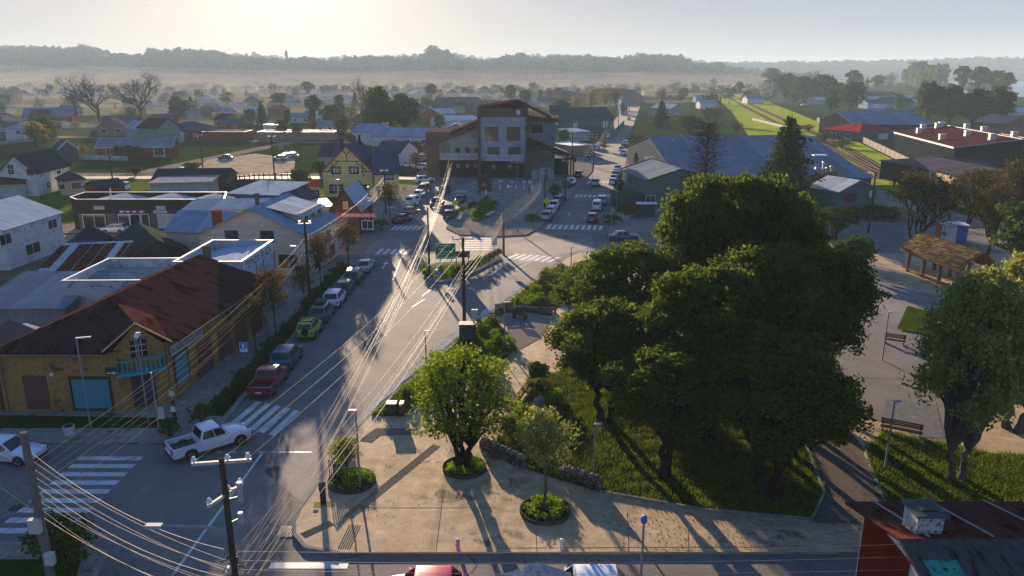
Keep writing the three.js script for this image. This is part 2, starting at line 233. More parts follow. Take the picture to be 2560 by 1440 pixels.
// painted markings, each stripe a piece of the road
const stripe = (cx, cz, ex, ez, w, dx, dz) => sheet('crossing_stripe', [[cx - ex * w / 2 - dx / 2, cz - ez * w / 2 - dz / 2], [cx + ex * w / 2 - dx / 2, cz + ez * w / 2 - dz / 2], [cx + ex * w / 2 + dx / 2, cz + ez * w / 2 + dz / 2], [cx - ex * w / 2 + dx / 2, cz - ez * w / 2 + dz / 2]], 0.009, M.paint, roadway);
function zebra([x0, z0], [x1, z1], n, w, [dx, dz]) { const L = Math.hypot(x1 - x0, z1 - z0); for (let i = 0; i < n; i++) { const t = n > 1 ? i / (n - 1) : 0; stripe(lerp(x0, x1, t), lerp(z0, z1, t), (x1 - x0) / L, (z1 - z0) / L, w, dx, dz); } }
zebra([-19.58,-51.35], [-16.26,-49.75], 5, 0.52, [0.7, -4]); zebra([-26.05,-44.45], [-26.16,-36.34], 9, 0.52, [4.1, 0]);
zebra([-18.59,-104.09], [-14.66,-104.09], 5, 0.6, [0.3, -3.4]); zebra([-19.1,-121.07], [-14.93,-121.41], 6, 0.6, [0.5, -3.6]); zebra([6,-122.08], [14.41,-121.41], 10, 0.55, [0.7, -3.8]);
zebra([0.11,-101.17], [5.59,-99.31], 7, 0.6, [1.6, -3]); zebra([13.16,-154.6], [19.62,-154.6], 8, 0.55, [0.7, -3.6]); zebra([17.73,-175.52], [23.09,-175.52], 7, 0.55, [0.7, -3.6]);
zebra([-4.52,-113.87], [-5.11,-105.35], 8, 0.45, [4.4, 0]); zebra([-11.66,-161.21], [-8.85,-161.21], 4, 0.6, [0.6, -3.6]); zebra([-24.99,-112.41], [-25.17,-107.7], 5, 0.5, [3.4, 0]);
const line = (a, b, w = 0.14, y = 0.009) => { const L = Math.hypot(b[0] - a[0], b[1] - a[1]), nx = -(b[1] - a[1]) / L * w / 2, nz = (b[0] - a[0]) / L * w / 2; sheet('road_line', [[a[0] - nx, a[1] - nz], [b[0] - nx, b[1] - nz], [b[0] + nx, b[1] + nz], [a[0] + nx, a[1] + nz]], y, M.paint, roadway); };
line([-16.89,-32.46], [-16.42,-45.1], 0.16); for (let i = 0; i < 5; i++) line([-19.6 + i * 0.95, -45.3], [-19.1 + i * 0.95, -45.3], 0.14); line([-15.9, -45.3], [-13.2, -45.3], 0.14);
line([-14.43,-88.81], [-15.07,-101.41], 0.12); for (let i = 0; i < 6; i++) line([-15.15,-101.17].map((v, k) => k ? v : v - i * 1.6), [-14.76,-101.17].map((v, k) => k ? v : v - i * 1.6), 0.14);
line([-0.99,-90.7], [3.52,-100.23], 0.12); line([-2.73,-91.09], [-1.44,-94.72], 0.3); line([-10.11,-81.92], [-9.29,-84.89], 0.2); line([-10.69,-77.66], [-9.65,-80.66], 0.14); line([-8, -30.9], [30, -30.9], 0.1);
line([-12.27,-33.29], [-8.32,-33.29], 0.5);
const arrow = ([x, z], s = 1) => { sheet('road_arrow', [[x - 0.09 * s, z + 1.6 * s], [x + 0.09 * s, z + 1.6 * s], [x + 0.09 * s, z - 0.6 * s], [x + 0.4 * s, z - 0.6 * s], [x, z - 1.6 * s], [x - 0.4 * s, z - 0.6 * s], [x - 0.09 * s, z - 0.6 * s]], 0.009, M.paint, roadway); };
arrow([-16.59,-96.2], 1.2); arrow([10.16,-133.46], 1.2);
// wet gutter along the park kerb: pale dried margin, water inside
{
  const a = [-10.15,-51.49], b = [1.78,-85.93], dx = b[0] - a[0], dz = b[1] - a[1], L = Math.hypot(dx, dz), ux = dx / L, uz = dz / L, nx = uz, nz = -ux, outer = [], inner = [], kerbSide = [];
  const wide = (t) => 0.55 + 1.2 * Math.pow(Math.sin(PI * clamp(t * 0.92 + 0.04)), 0.6) * (0.75 + 0.5 * fbm(t * 6, 3.3)) + 0.25 * fbm(t * 40, 9);
  for (let i = 0; i <= 90; i++) { const t = i / 90, x = a[0] + dx * t, z = a[1] + dz * t, w = wide(t); kerbSide.push([x - nx * 0.12, z - nz * 0.12]); outer.push([x + nx * w, z + nz * w]); inner.push([x + nx * Math.max(0.02, w * 0.62 - 0.22 + 0.22 * fbm(t * 50, 4)), z + nz * Math.max(0.02, w * 0.62 - 0.22 + 0.22 * fbm(t * 50, 4))]); }
  sheet('gutter', [...kerbSide, ...outer.reverse()], 0.006, mat('#c9c3b8', { m: 'stain', s: 3, rough: 0.8 }), roadway);
  sheet('puddle', [...kerbSide, ...inner.reverse()], 0.011, M.water, roadway);
}
// lake beyond the trees
struct('lake', new B().prism([[420, -860], [3800, -860], [5200, -4200], [1900, -4200], [900, -1500], [640, -1120]], -0.03, -0.03), M.lake);
// ---------- hills round the town, with their woods ----------
function ridge(name, pts, near, far, m, rough = 9) {        // pts: [azimuth tangent, top height above ground]
  const b = new B(), n = 120, k = 14, t0 = pts[0][0], t1 = pts[pts.length - 1][0], top = (t) => { for (let i = 0; i + 1 < pts.length; i++) if (t <= pts[i + 1][0]) return lerp(pts[i][1], pts[i + 1][1], smooth(pts[i][0], pts[i + 1][0], t)); return pts[pts.length - 1][1]; };
  const yAt = (t, d) => top(t) * smooth(near, near + (far - near) * 0.62, d) + (fbm(t * 22, d / 300) * rough) * smooth(near, near + 250, d) - 0.3;
  const at = (i, j) => { const t = lerp(t0, t1, i / n), d = lerp(near, far, j / k); return V(t * d, yAt(t, d), -d); };
  for (let i = 0; i < n; i++) for (let j = 0; j < k; j++) b.quad(at(i, j), at(i + 1, j), at(i + 1, j + 1), at(i, j + 1));
  const g = mergeVertices(b.geo().deleteAttribute('normal'), 0.01); g.computeVertexNormals(); const o = obj(name, g, m); o.userData.kind = 'structure'; return { yAt, t0, t1 };
}
const HILL = mat('#4a5230', { m: 'grass', s: 160, rough: 1 });
const hill1 = ridge('hill', [[-0.95, 66], [-0.648, 78], [-0.535, 78], [-0.5, 62], [-0.476, 52], [-0.465, 54], [-0.455, 68], [-0.372, 69], [-0.352, 52], [-0.3, 47], [-0.2, 46], [-0.118, 48], [-0.1, 64], [-0.084, 64], [-0.07, 50], [-0.03, 44], [0.01, 54], [0.06, 50], [0.1, 54], [0.14, 48], [0.165, 57], [0.205, 55], [0.233, 32], [0.3, 20], [0.35, 10], [0.42, 2]], 1420, 2500, HILL, 11);
const hill2 = ridge('far_hill', [[0.1, 40], [0.25, 56], [0.36, 60], [0.5, 66], [0.56, 70], [0.62, 75], [0.7, 84], [0.95, 86]], 2700, 3700, mat('#4c5638', { rough: 1 }), 14);
const hill3 = ridge('hill_behind', [[-0.6, 50], [-0.45, 66], [-0.33, 82], [-0.27, 70], [-0.2, 74], [-0.1, 84], [-0.03, 72], [0.05, 80], [0.16, 66], [0.24, 60], [0.34, 30]], 2560, 3250, HILL, 16);
// one clump of tree crown, used for the distant woods (uneven, faceted)
function clumpGeo(seed, cone, n = 60) {
  const r = rng(seed), b = new B();
  for (let i = 0; i < n; i++) { const y = r(), a = r() * 7, w = cone ? (1 - y) * 0.55 + 0.05 : Math.sqrt(1 - Math.pow(y * 1.25 - 0.45, 2) * 0.8) * 0.62, q = w * Math.sqrt(r()), c = V(Math.cos(a) * q, y * 0.95 + 0.05, Math.sin(a) * q), s = (cone ? 0.16 : 0.24) * (0.7 + r() * 0.6); const rv = () => V(r() - 0.5, r() - 0.5, r() - 0.5).normalize().multiplyScalar(s); b.tri(c.clone().add(rv()), c.clone().add(rv()), c.clone().add(rv())).tri(c.clone().add(rv()), c.clone().add(rv()), c.clone().add(rv())); }
  return b.geo();
}
const WOODM = mat('#3f4a28', { rough: 1, m: 'leaf', s: 1 }), WOODM2 = mat('#5a5238', { rough: 1 });
function wood(name, label, n, place, seed, cone, m, s0, s1) {
  const r = rng(seed), im = new THREE.InstancedMesh(clumpGeo(seed, cone), m, n), q = new THREE.Matrix4(), e = new THREE.Euler(), col = new THREE.Color(); im.name = numbered(name); im.castShadow = im.receiveShadow = true;
  for (let i = 0; i < n; i++) { const [x, y, z] = place(r), s = lerp(s0, s1, r() * r()), w = s * (0.8 + r() * 0.5); q.compose(V(x, y - 0.6, z), new THREE.Quaternion().setFromEuler(e.set(0, r() * 7, 0)), V(w, s, w)); im.setMatrixAt(i, q); const t = 0.7 + r() * 0.6; im.setColorAt(i, col.setRGB(t, t * (0.95 + r() * 0.1), t)); }
  scene.add(im); tag(im, label, 'wood', null, 'stuff');
}
wood('hill_wood', 'dark broadleaf wood covering the hazy hillside', 5200, (r) => { const t = lerp(hill1.t0, 0.4, r()), d = lerp(1560, 2480, r()); return [t * d, hill1.yAt(t, d), -d]; }, 31, false, WOODM, 9, 22);
wood('ridge_wood', 'conifers along the crest of the hill', 1500, (r) => { const u = r(), t = u < 0.45 ? lerp(-0.75, -0.42, r()) : lerp(-0.4, 0.3, r()), d = lerp(2000, 2480, r()); return [t * d, hill1.yAt(t, d), -d]; }, 32, true, WOODM, 11, 24);
wood('back_ridge_wood', 'pale woods on the ridge behind the first hill', 900, (r) => { const t = lerp(-0.6, 0.3, r()), d = lerp(2750, 3230, r()); return [t * d, hill3.yAt(t, d), -d]; }, 36, false, WOODM, 8, 20);
wood('far_wood', 'pale blue wood on the far hills', 2200, (r) => { const t = lerp(0.2, 0.95, r()), d = lerp(2850, 3650, r()); return [t * d, hill2.yAt(t, d), -d]; }, 33, false, WOODM, 9, 20);
wood('plain_wood', 'hedgerows and copses on the misty plain', 1500, (r) => { const t = lerp(-0.75, 0.62, r()), d = lerp(560, 1500, Math.sqrt(r())); const k = fbm(t * 14, d / 160) > 0.02 ? 1 : 0; const dd = k ? d : lerp(1150, 1500, r()), tt = t; return [tt * dd, 0, -dd]; }, 34, false, WOODM, 4, 12);

// chimney smoke lying in the valley: thin, overlapping flattened banks
{
  const SM = new THREE.MeshPhysicalMaterial({ color: '#a5a29c', roughness: 1, specularIntensity: 0, transmission: 0.85, thickness: 0, transparent: true, opacity: 0.085, side: THREE.DoubleSide }), r = rng(77);
  const spots = [[-560, 900, 300, 15, 130], [-330, 1000, 340, 19, 120], [-120, 1080, 360, 17, 130], [60, 1000, 260, 14, 110], [-700, 1230, 420, 27, 120], [-420, 1300, 460, 24, 110], [-150, 1330, 420, 26, 100], [150, 1240, 380, 22, 110], [330, 1330, 300, 19, 100], [-250, 760, 220, 9, 90], [120, 760, 170, 7, 80], [-480, 640, 180, 8, 70], [470, 1480, 360, 14, 110], [-640, 1480, 500, 34, 100], [-60, 1480, 520, 30, 100], [-210, 430, 150, 9, 60], [-130, 560, 170, 11, 70], [-270, 330, 110, 7, 45], [-380, 520, 190, 12, 70], [-60, 640, 160, 9, 60], [-560, 1120, 420, 24, 110], [-200, 1180, 420, 22, 110], [250, 1420, 420, 26, 100], [-820, 1420, 420, 36, 100]];
  spots.forEach(([x, d, rx, ry, rz], k) => { const g = new THREE.SphereGeometry(1, 40, 20), p = g.attributes.position; for (let i = 0; i < p.count; i++) { const X = p.getX(i), Y = p.getY(i), Z = p.getZ(i), n = 1 + 0.45 * fbm(X * 2.2 + k * 9, Z * 2.2 + Y, 3); p.setXYZ(i, X * rx * n, Math.max(-0.2, Y) * ry * (n + 0.35 * fbm(X * 4 + k, Z * 4, 2)), Z * rz * n); } g.computeVertexNormals(); const o = obj('smoke_bank', g, SM); o.position.set(x, 0, -d); o.castShadow = false; tag(o, 'thin blue chimney smoke lying over the far roofs', 'smoke', 'banks of chimney smoke', 'stuff'); });
}
// ---------- buildings: shared materials and parts ----------
const WALL = {
  ochre: mat('#b3915a', { m: 'worn', s: 6, b: 'fine', bs: 3, bh: 0.01 }), white: mat('#e6e8ea', { m: 'stain', s: 6 }), dirty: mat('#c3ced8', { m: 'stain', s: 5 }), beige: mat('#dccab2', { m: 'board', s: 3.2, b: 'board', bs: 3.2, bh: 0.02 }), cream: mat('#dccaa4', { m: 'stain', s: 6 }),
  grey: mat('#a9b2b8', { m: 'stain', s: 6 }), pale: mat('#c0c8bd', { m: 'stain', s: 8 }), black: mat('#3a3836', { m: 'board', s: 4, b: 'board', bs: 4, bh: 0.02 }), brown: mat('#6d5142', { m: 'board', s: 3.2, b: 'board', bs: 3.2, bh: 0.03 }), slate: mat('#5b6369', { m: 'stain', s: 8 }),
  yellow: mat('#f0dc92', { m: 'board', s: 3.2, b: 'board', bs: 3.2, bh: 0.02 }), brick: mat('#8a4a3a', { m: 'brick', s: 2.4, s2: 1.8 }), green: mat('#5f7a72', { m: 'board', s: 4, b: 'board', bs: 4, bh: 0.02 }), dark: mat('#2e3336', { m: 'panel', s: 8, b: 'corr', bs: 4, bh: 0.04 }), taupe: mat('#9a8472', { m: 'stain', s: 9 }), steel: mat('#8d97a0', { m: 'panel', s: 6, b: 'corr', bs: 3.2, bh: 0.03, rough: 0.5 }),
  stone: mat('#77726a', { m: 'speck', s: 2, b: 'lump', bs: 1.6, bh: 0.06 }), red: mat('#7c2420', { m: 'streak', s: 3, b: 'board', bs: 3 }), blue: mat('#8fb0c4', { m: 'stain', s: 5 }), rose: mat('#a07a6c', { m: 'stain', s: 5 }), wood: mat('#6b5644', { m: 'board', s: 3 }), mint: mat('#7fa08c', { m: 'board', s: 3 }),
};
const iron = (c, m = 'panel', s = 8, rough = 0.8) => mat(c, { m, s, s2: s * 1.6, b: 'corr', bs: 3.2, bh: 0.035, rough });
const ROOF = { maroon: iron('#4f3432', 'rust', 10), dark: iron('#3c4247', 'streak', 6, 0.7), slate: mat('#50565f', { m: 'board', s: 4, b: 'board', bs: 4, bh: 0.03 }), zinc: iron('#bcc9d2', 'streak', 7, 0.7), blue: iron('#a3b6c4', 'panel', 9, 0.75), pale: iron('#ccd4d8', 'panel', 8, 0.7), steel: iron('#919ca5', 'panel', 9, 0.75), red: iron('#a8323a', 'panel', 8), wine: iron('#5a3438', 'panel', 9), rust: iron('#9a8f88', 'rust', 5), green: iron('#3f6b50', 'panel', 6), felt: mat('#a8a8a2', { m: 'stain', s: 6 }), moss: mat('#8a7a58', { m: 'stain', s: 3, rough: 1 }), purple: iron('#5c5560', 'panel', 8), brownred: iron('#5f3a32', 'rust', 6) };
const WHITE = P('#d4d6d6', 0.5), WOOD = P('#4a2f26', 0.7), DARK = P('#25282a', 0.6), GALV = P('#8b9296', 0.45, 0.6), CONC = mat('#8d887f', { m: 'speck', s: 2 }), TEAL = P('#2f8f90', 0.6), BLUEM = P('#1f62c0', 0.5), BLACK = P('#141517', 0.6);
// a window on a wall face: frame and bars (part), panes behind it (sub-part)
function windowOn(parent, M4, w, h, o = {}) {
  const f = new B(), t = o.t || 0.09, nx = o.nx || 2, ny = o.ny || 1, k = o.bar || 0.05;
  f.box(-w / 2 - t, -h / 2 - t, -0.02, w / 2 + t, -h / 2, 0.07, M4).box(-w / 2 - t, h / 2, -0.02, w / 2 + t, h / 2 + t, 0.07, M4).box(-w / 2 - t, -h / 2, -0.02, -w / 2, h / 2, 0.07, M4).box(w / 2, -h / 2, -0.02, w / 2 + t, h / 2, 0.07, M4);
  const fr = f.build('window', o.fr || WHITE, parent);
  if (nx > 1 || ny > 1) { const b = new B(); for (let i = 1; i < nx; i++) { const x = -w / 2 + w * i / nx; b.box(x - k / 2, -h / 2, 0, x + k / 2, h / 2, 0.055, M4); } for (let i = 1; i < ny; i++) { const y = -h / 2 + h * i / ny; b.box(-w / 2, y - k / 2, 0, w / 2, y + k / 2, 0.05, M4); } b.build('bar', o.barM || o.fr || WHITE, fr); }
  for (let i = 0; i < nx; i++) { const a = -w / 2 + w * i / nx, c = a + w / nx; new B().box(a, -h / 2, 0.004, c, h / 2, 0.02, M4).build('pane', o.glass || GLASS, fr); }
  return fr;
}
// thick plate from four corners
function plate(b, a, c, d, e, t = 0.1) { const n = V(0, 0, 0).crossVectors(c.clone().sub(a), e.clone().sub(a)).normalize().multiplyScalar(-t), q = [a, c, d, e].map((p) => p.clone().add(n)); b.quad(a, c, d, e).quad(q[3], q[2], q[1], q[0]); const s = [a, c, d, e]; for (let i = 0; i < 4; i++) b.quad(s[i], q[i], q[(i + 1) % 4], s[(i + 1) % 4]); return b; }
// a pitched, hipped, shed or flat building: local +z is its front
function bld(name, label, cat, [x, z, rot, w, d], o = {}) {
  const t = thing(name, label, cat, [x, o.y || 0, z], rot, o.group), h = o.h, rise = o.rise || 0, ov = o.ov ?? 0.35, W = w / 2 - (o.in ?? ov), D = d / 2 - (o.in ?? ov), wm = o.wall || WALL.beige, rm = o.roof || ROOF.dark, ax = o.axis || 'z';
  const wb = new B(), y0 = 0.05;
  wb.quad(V(-W, y0, D), V(W, y0, D), V(W, h, D), V(-W, h, D)).quad(V(W, y0, -D), V(-W, y0, -D), V(-W, h, -D), V(W, h, -D)).quad(V(W, y0, D), V(W, y0, -D), V(W, h, -D), V(W, h, D)).quad(V(-W, y0, -D), V(-W, y0, D), V(-W, h, D), V(-W, h, -D));
  const rb = new B(), type = o.type || 'gable';
  if (type === 'gable') {
    const g = ax === 'z' ? w / 2 : d / 2, up = (gw) => h + rise * (1 - gw / g), wh = ax === 'z' ? W : D, top = up(0) - 0.02, e = up(wh);
    if (ax === 'z') for (const s of [1, -1]) wb.quad(V(-W * s, h - 0.01, D * s), V(W * s, h - 0.01, D * s), V(W * s, e, D * s), V(-W * s, e, D * s)).tri(V(-W * s, e, D * s), V(W * s, e, D * s), V(0, top, D * s), [0, e], [2 * W, e], [W, top]);
    else for (const s of [1, -1]) wb.quad(V(W * s, h - 0.01, D * s), V(W * s, h - 0.01, -D * s), V(W * s, e, -D * s), V(W * s, e, D * s)).tri(V(W * s, e, D * s), V(W * s, e, -D * s), V(W * s, top, 0), [0, e], [2 * D, e], [D, top]);
    const a = w / 2, c = d / 2;
    if (ax === 'z') { plate(rb, V(a, h, c), V(a, h, -c), V(0, h + rise, -c), V(0, h + rise, c)); plate(rb, V(-a, h, -c), V(-a, h, c), V(0, h + rise, c), V(0, h + rise, -c)); }
    else { plate(rb, V(-a, h, c), V(a, h, c), V(a, h + rise, 0), V(-a, h + rise, 0)); plate(rb, V(a, h, -c), V(-a, h, -c), V(-a, h + rise, 0), V(a, h + rise, 0)); }
  } else if (type === 'hip') {
    const a = w / 2, c = d / 2, k = Math.min(a, c) * (o.hipk ?? 1), r1 = ax === 'z' ? V(0, h + rise, c - k) : V(a - k, h + rise, 0), r2 = ax === 'z' ? V(0, h + rise, -c + k) : V(-a + k, h + rise, 0), y = h - 0.02;
    const A = V(-a, y, c), Bq = V(a, y, c), C = V(a, y, -c), Dq = V(-a, y, -c);
    if (ax === 'z') rb.quad(Bq, C, r2, r1).quad(Dq, A, r1, r2).tri(A, Bq, r1, [0, 0], [w, 0], [a, k]).tri(C, Dq, r2, [0, 0], [w, 0], [a, k]); else rb.quad(A, Bq, r1, r2).quad(C, Dq, r2, r1).tri(Bq, C, r1, [0, 0], [d, 0], [c, k]).tri(Dq, A, r2, [0, 0], [d, 0], [c, k]);
    rb.quad(A, Dq, C, Bq);
    for (const [p, q] of [[A, Bq], [Bq, C], [C, Dq], [Dq, A]]) rb.quad(p.clone().setY(y - 0.16), q.clone().setY(y - 0.16), q, p);
  } else if (type === 'shed') {           // o.hb: height at the back
    const hb = o.hb, a = w / 2, c = d / 2, yz = (zz) => lerp(hb, h, (zz + c) / d);
    plate(rb, V(-a, h, c), V(a, h, c), V(a, hb, -c), V(-a, hb, -c), 0.12);
    for (const s of [1, -1]) wb.tri(V(W * s, h * 0.98, D), V(W * s, h * 0.98, -D), V(W * s, yz(-D) - 0.1, -D)); wb.quad(V(W, h * 0.98, -D), V(-W, h * 0.98, -D), V(-W, yz(-D) - 0.1, -D), V(W, yz(-D) - 0.1, -D));
  } else {                                // flat with a parapet
    const p = o.par ?? 0.5, tt = 0.18; rb.quad(V(-W, h - p, D), V(W, h - p, D), V(W, h - p, -D), V(-W, h - p, -D));
    wb.quad(V(-W + tt, h - p, -D + tt), V(W - tt, h - p, -D + tt), V(W - tt, h, -D + tt), V(-W + tt, h, -D + tt)).quad(V(-W + tt, h - p, D - tt), V(-W + tt, h - p, -D + tt), V(-W + tt, h, -D + tt), V(-W + tt, h, D - tt)).quad(V(W - tt, h - p, -D + tt), V(W - tt, h - p, D - tt), V(W - tt, h, D - tt), V(W - tt, h, -D + tt)).quad(V(W - tt, h - p, D - tt), V(-W + tt, h - p, D - tt), V(-W + tt, h, D - tt), V(W - tt, h, D - tt));
    const cb = new B(); for (const [a0, b0, a1, b1] of [[-W - 0.05, D - tt, W + 0.05, D + 0.05], [-W - 0.05, -D - 0.05, W + 0.05, -D + tt], [-W - 0.05, -D + tt, -W + tt, D - tt], [W - tt, -D + tt, W + 0.05, D - tt]]) cb.box(a0, h - 0.02, b0, a1, h + 0.06, b1);
    cb.build('coping', o.cope || WHITE, t);
  }
  wb.build('wall', wm, t); const roof = rb.build('roof', rm, t);
  if (o.fascia) { const a = w / 2 + 0.02, c = d / 2 + 0.02, y = h - 0.02, fb = (p, q, ww, hh) => new B().bar(p, q, ww, hh).build('bargeboard', o.fascia, t); if (type === 'gable' && ax === 'z') for (const s of [1, -1]) { fb(V(-a, y, c * s), V(0, h + rise, c * s), 0.05, 0.26); fb(V(a, y, c * s), V(0, h + rise, c * s), 0.05, 0.26); } else if (type === 'gable') for (const s of [1, -1]) { fb(V(a * s, y, -c), V(a * s, h + rise, 0), 0.05, 0.24); fb(V(a * s, y, c), V(a * s, h + rise, 0), 0.05, 0.24); fb(V(-a, y, c * s), V(a, y, c * s), 0.06, 0.18); } }
  const at = { f: (u, y) => rotM(u, y, D, 0), b: (u, y) => rotM(-u, y, -D, PI), r: (u, y) => rotM(W, y, -u, PI / 2), l: (u, y) => rotM(-W, y, u, -PI / 2) };
  for (const [fc, u, y, ww, hh, wo] of o.win || []) windowOn(t, at[fc](u, y), ww, hh, { ...(o.wopt || {}), ...(wo || {}) });
  for (const [fc, u, ww, hh, dm] of o.door || []) { const M4 = at[fc](u, 0); const dr = new B().box(-ww / 2, 0.06, 0.0, ww / 2, hh, 0.05, M4).build('door', dm || WOOD, t); new B().box(ww * 0.32, hh * 0.45, 0.05, ww * 0.4, hh * 0.5, 0.09, M4).build('handle', GALV, dr); }
  for (const [cx, cz, cw, ch, cm, y1] of o.chim || []) { const cb = new B().box(cx - cw / 2, y1 ?? h, cz - cw / 2, cx + cw / 2, ch, cz + cw / 2); cb.box(cx - cw / 2 - 0.06, ch, cz - cw / 2 - 0.06, cx + cw / 2 + 0.06, ch + 0.12, cz + cw / 2 + 0.06).build('chimney', cm || WALL.brick, roof); }
  t.userData.dim = undefined; t.at = at; t.roofMesh = roof; t.W = W; t.D = D; return t;
}
// ---------- the ochre corner store ----------
{
  const t = thing('corner_store', 'ochre corner store with dark maroon hipped roof and small teal balcony', 'shop', [-31.2, 0.14, -61], 0);
  const A = [-5.9, 9.8], Bc = [2.6, 9.8], C = [5.5, 8.2], E = [6.95, -9.9], Fp = [-4.5, -9.9], h = 4.75, wb = new B().prism([A, Bc, C, E, Fp], 0, h);
  const pk = [4.05, 9], gp = V(pk[0], 6.5, pk[1]), hl = V(Bc[0] - 0.05, h, Bc[1]), hr = V(C[0], h, C[1] - 0.0);
  wb.tri(hl, hr, gp, [0, 0], [3.3, 0], [1.6, 1.7]); wb.build('wall', WALL.ochre, t);
  const rb = new B(), y = h - 0.05, a = 6.3, c = 10.2, r1 = V(0, 7.2, 4.2), r2 = V(1.2, 7.2, -10.2), P1 = V(-a, y, c), P2 = V(2.2, y, c), P3 = V(a, y, 7.4);
  rb.tri(P1, P2, r1, [0, 0], [8.5, 0], [6, 6.5]).tri(P2, P3, r1, [0, 0], [4, 0], [2, 6]).quad(P3, V(a + 1.4, y, -10.2), r2, r1).quad(V(-a + 1.4, y, -10.2), P1, r1, r2);
  for (const [p, q] of [[P1, P2], [P3, V(a + 1.4, y, -10.2)], [V(-a + 1.4, y, -10.2), P1]]) rb.quad(p.clone().setY(y - 0.14), q.clone().setY(y - 0.14), q, p);
  rb.tri(V(-a + 1.4, y, -10.1), V(a + 1.4, y, -10.1), V(1.2, 7.15, -10.1)); const roof = rb.build('roof', ROOF.maroon, t);
  // little gable roof over the chamfered corner
  const back = V(0.9, 6.95, 5.2), el = V(2.0, h + 0.02, 10.15), er = V(6.05, h + 0.02, 8.0), pf = V(4.25, 6.68, 9.45);
  const gb = new B(); plate(gb, el, pf, back, V(-0.6, 5.75, 7.9), 0.07); plate(gb, pf, er, V(3.4, 5.75, 4.4), back, 0.07); gb.build('corner_roof', ROOF.maroon, t);
  for (const e of [el, er]) new B().bar(e.clone().setY(h + 0.06), pf.clone().setY(6.72), 0.16, 0.1).build('bargeboard', P('#b59a76', 0.7), t);
  new B().tube([V(-6.4, h - 0.16, 10.3), V(2.2, h - 0.16, 10.3)], 0.07).tube([V(6.4, h - 0.16, 7.4), V(7.75, h - 0.16, -10)], 0.07).tube([V(5.62, h - 0.2, 8.1), V(5.62, 0.1, 8.2)], 0.05).tube([V(-5.6, h - 0.2, 9.9), V(-5.6, 0.1, 9.9)], 0.05).build('gutter', P('#6b5f50', 0.6), t);
  const front = (u, yy) => rotM(u, yy, 9.8, 0), side = (u, yy) => rotM(5.52 + (8.2 + u) * 0.08, yy, -u, PI / 2 - 0.08), ch = Math.atan2(1.6, 2.9), cor = (u, yy) => rotM(4.05 + Math.cos(ch) * u, yy, 9 - Math.sin(ch) * u, ch);
  // shutters and doors
  new B().box(-0.85, -1.3, 0, 0.85, 1.3, 0.06, front(-3.4, 1.55)).build('shutter', P('#5c2c30', 0.6), t);
  const sh = new B().box(-1.35, -1.2, 0.0, 1.35, 1.1, 0.05, front(0.6, 1.5)).build('shutter', P('#2f8090', 0.5), t); new B().box(-1.5, -1.35, 0, -1.35, 1.3, 0.09, front(0.6, 1.5)).box(1.35, -1.35, 0, 1.5, 1.3, 0.09, front(0.6, 1.5)).box(-1.5, 1.1, 0, 1.5, 1.3, 0.1, front(0.6, 1.5)).box(-1.5, -1.35, 0, 1.5, -1.2, 0.1, front(0.6, 1.5)).build('frame', DARK, sh);
  const dr = new B().box(-0.8, 0, 0, 0.8, 2.6, 0.06, cor(0, 0.1)).build('door', P('#2a2c33', 0.6), t); new B().box(-0.02, 0, 0.06, 0.02, 2.6, 0.08, cor(0, 0.1)).box(0.08, 1.1, 0.06, 0.14, 1.3, 0.12, cor(0, 0.1)).build('handle', BLACK, dr);
  const s2 = new B().box(-0.95, -1.15, 0, 0.95, 1.15, 0.05, side(-6.2, 2.1)).build('shutter', P('#2f8090', 0.5), t); new B().box(-1.1, -1.3, 0, -0.95, 1.3, 0.09, side(-6.2, 2.1)).box(0.95, -1.3, 0, 1.1, 1.3, 0.09, side(-6.2, 2.1)).box(-1.1, 1.15, 0, 1.1, 1.3, 0.09, side(-6.2, 2.1)).build('frame', DARK, s2);
  for (const u of [-2.4, 1.2, 4.6, 8]) { const d2 = new B().box(-1.2, 0, 0, 1.2, 2.7, 0.06, side(u, 0.1)).build('shutter', P('#5f2a2a', 0.6), t); const ln = new B(); for (let i = 1; i < 9; i++) ln.box(-1.2, i * 0.3, 0.06, 1.2, i * 0.3 + 0.03, 0.075, side(u, 0.1)); ln.build('rib', P('#4c2222', 0.6), d2); }
  windowOn(t, cor(0, 4.7), 1.1, 1.3, { fr: P('#8a6f5e', 0.7), nx: 3, ny: 3, t: 0.16, barM: P('#b9b2a6', 0.6) });
  // balcony
  const bal = new B().box(-1.65, 2.92, 0, 1.65, 3.16, 0.85, cor(0, 0)).box(-1.6, 4.02, 0.72, 1.6, 4.1, 0.82, cor(0, 0)).build('balcony', TEAL, t);
  for (let i = 0; i <= 10; i++) new B().box(-1.58 + i * 0.31, 3.16, 0.74, -1.5 + i * 0.31, 4.02, 0.8, cor(0, 0)).build('baluster', TEAL, bal);
  for (const x of [-1.6, 1.5]) new B().box(x, 3.16, 0.04, x + 0.1, 4.2, 0.8, cor(0, 0)).build('post', TEAL, bal);
  // painted sign band, arrow sign
  face('sign', 5, 0.85, letters([['ALMACENES FMB', 0.5, 0.52]], { w: 1024, h: 176, bg: '#a9aeb2', fg: '#2f3a49', font: 'bold 118px sans-serif' }), t, [5.83, 3.8, 5.0], PI / 2 - 0.08);
  const ar = new B().box(-0.5, 2.95, 0, 0.5, 3.2, 0.04, front(2.3, 0)).box(-0.45, 3.25, 0, 0.35, 3.5, 0.04, front(2.3, 0)).build('sign', P('#1f2a38', 0.5), t); face('lettering', 0.9, 0.2, letters([['⟶', 0.5, 0.5]], { w: 256, h: 64, bg: '#1f2a38', fg: '#e8e8e8', font: 'bold 80px sans-serif', draw: (g, w, h) => { g.fillStyle = '#e8e8e8'; g.fillRect(20, 22, 150, 20); g.beginPath(); g.moveTo(150, 2); g.lineTo(240, 32); g.lineTo(150, 62); g.fill(); } }), t, [2.3, 3.07, 9.855]);
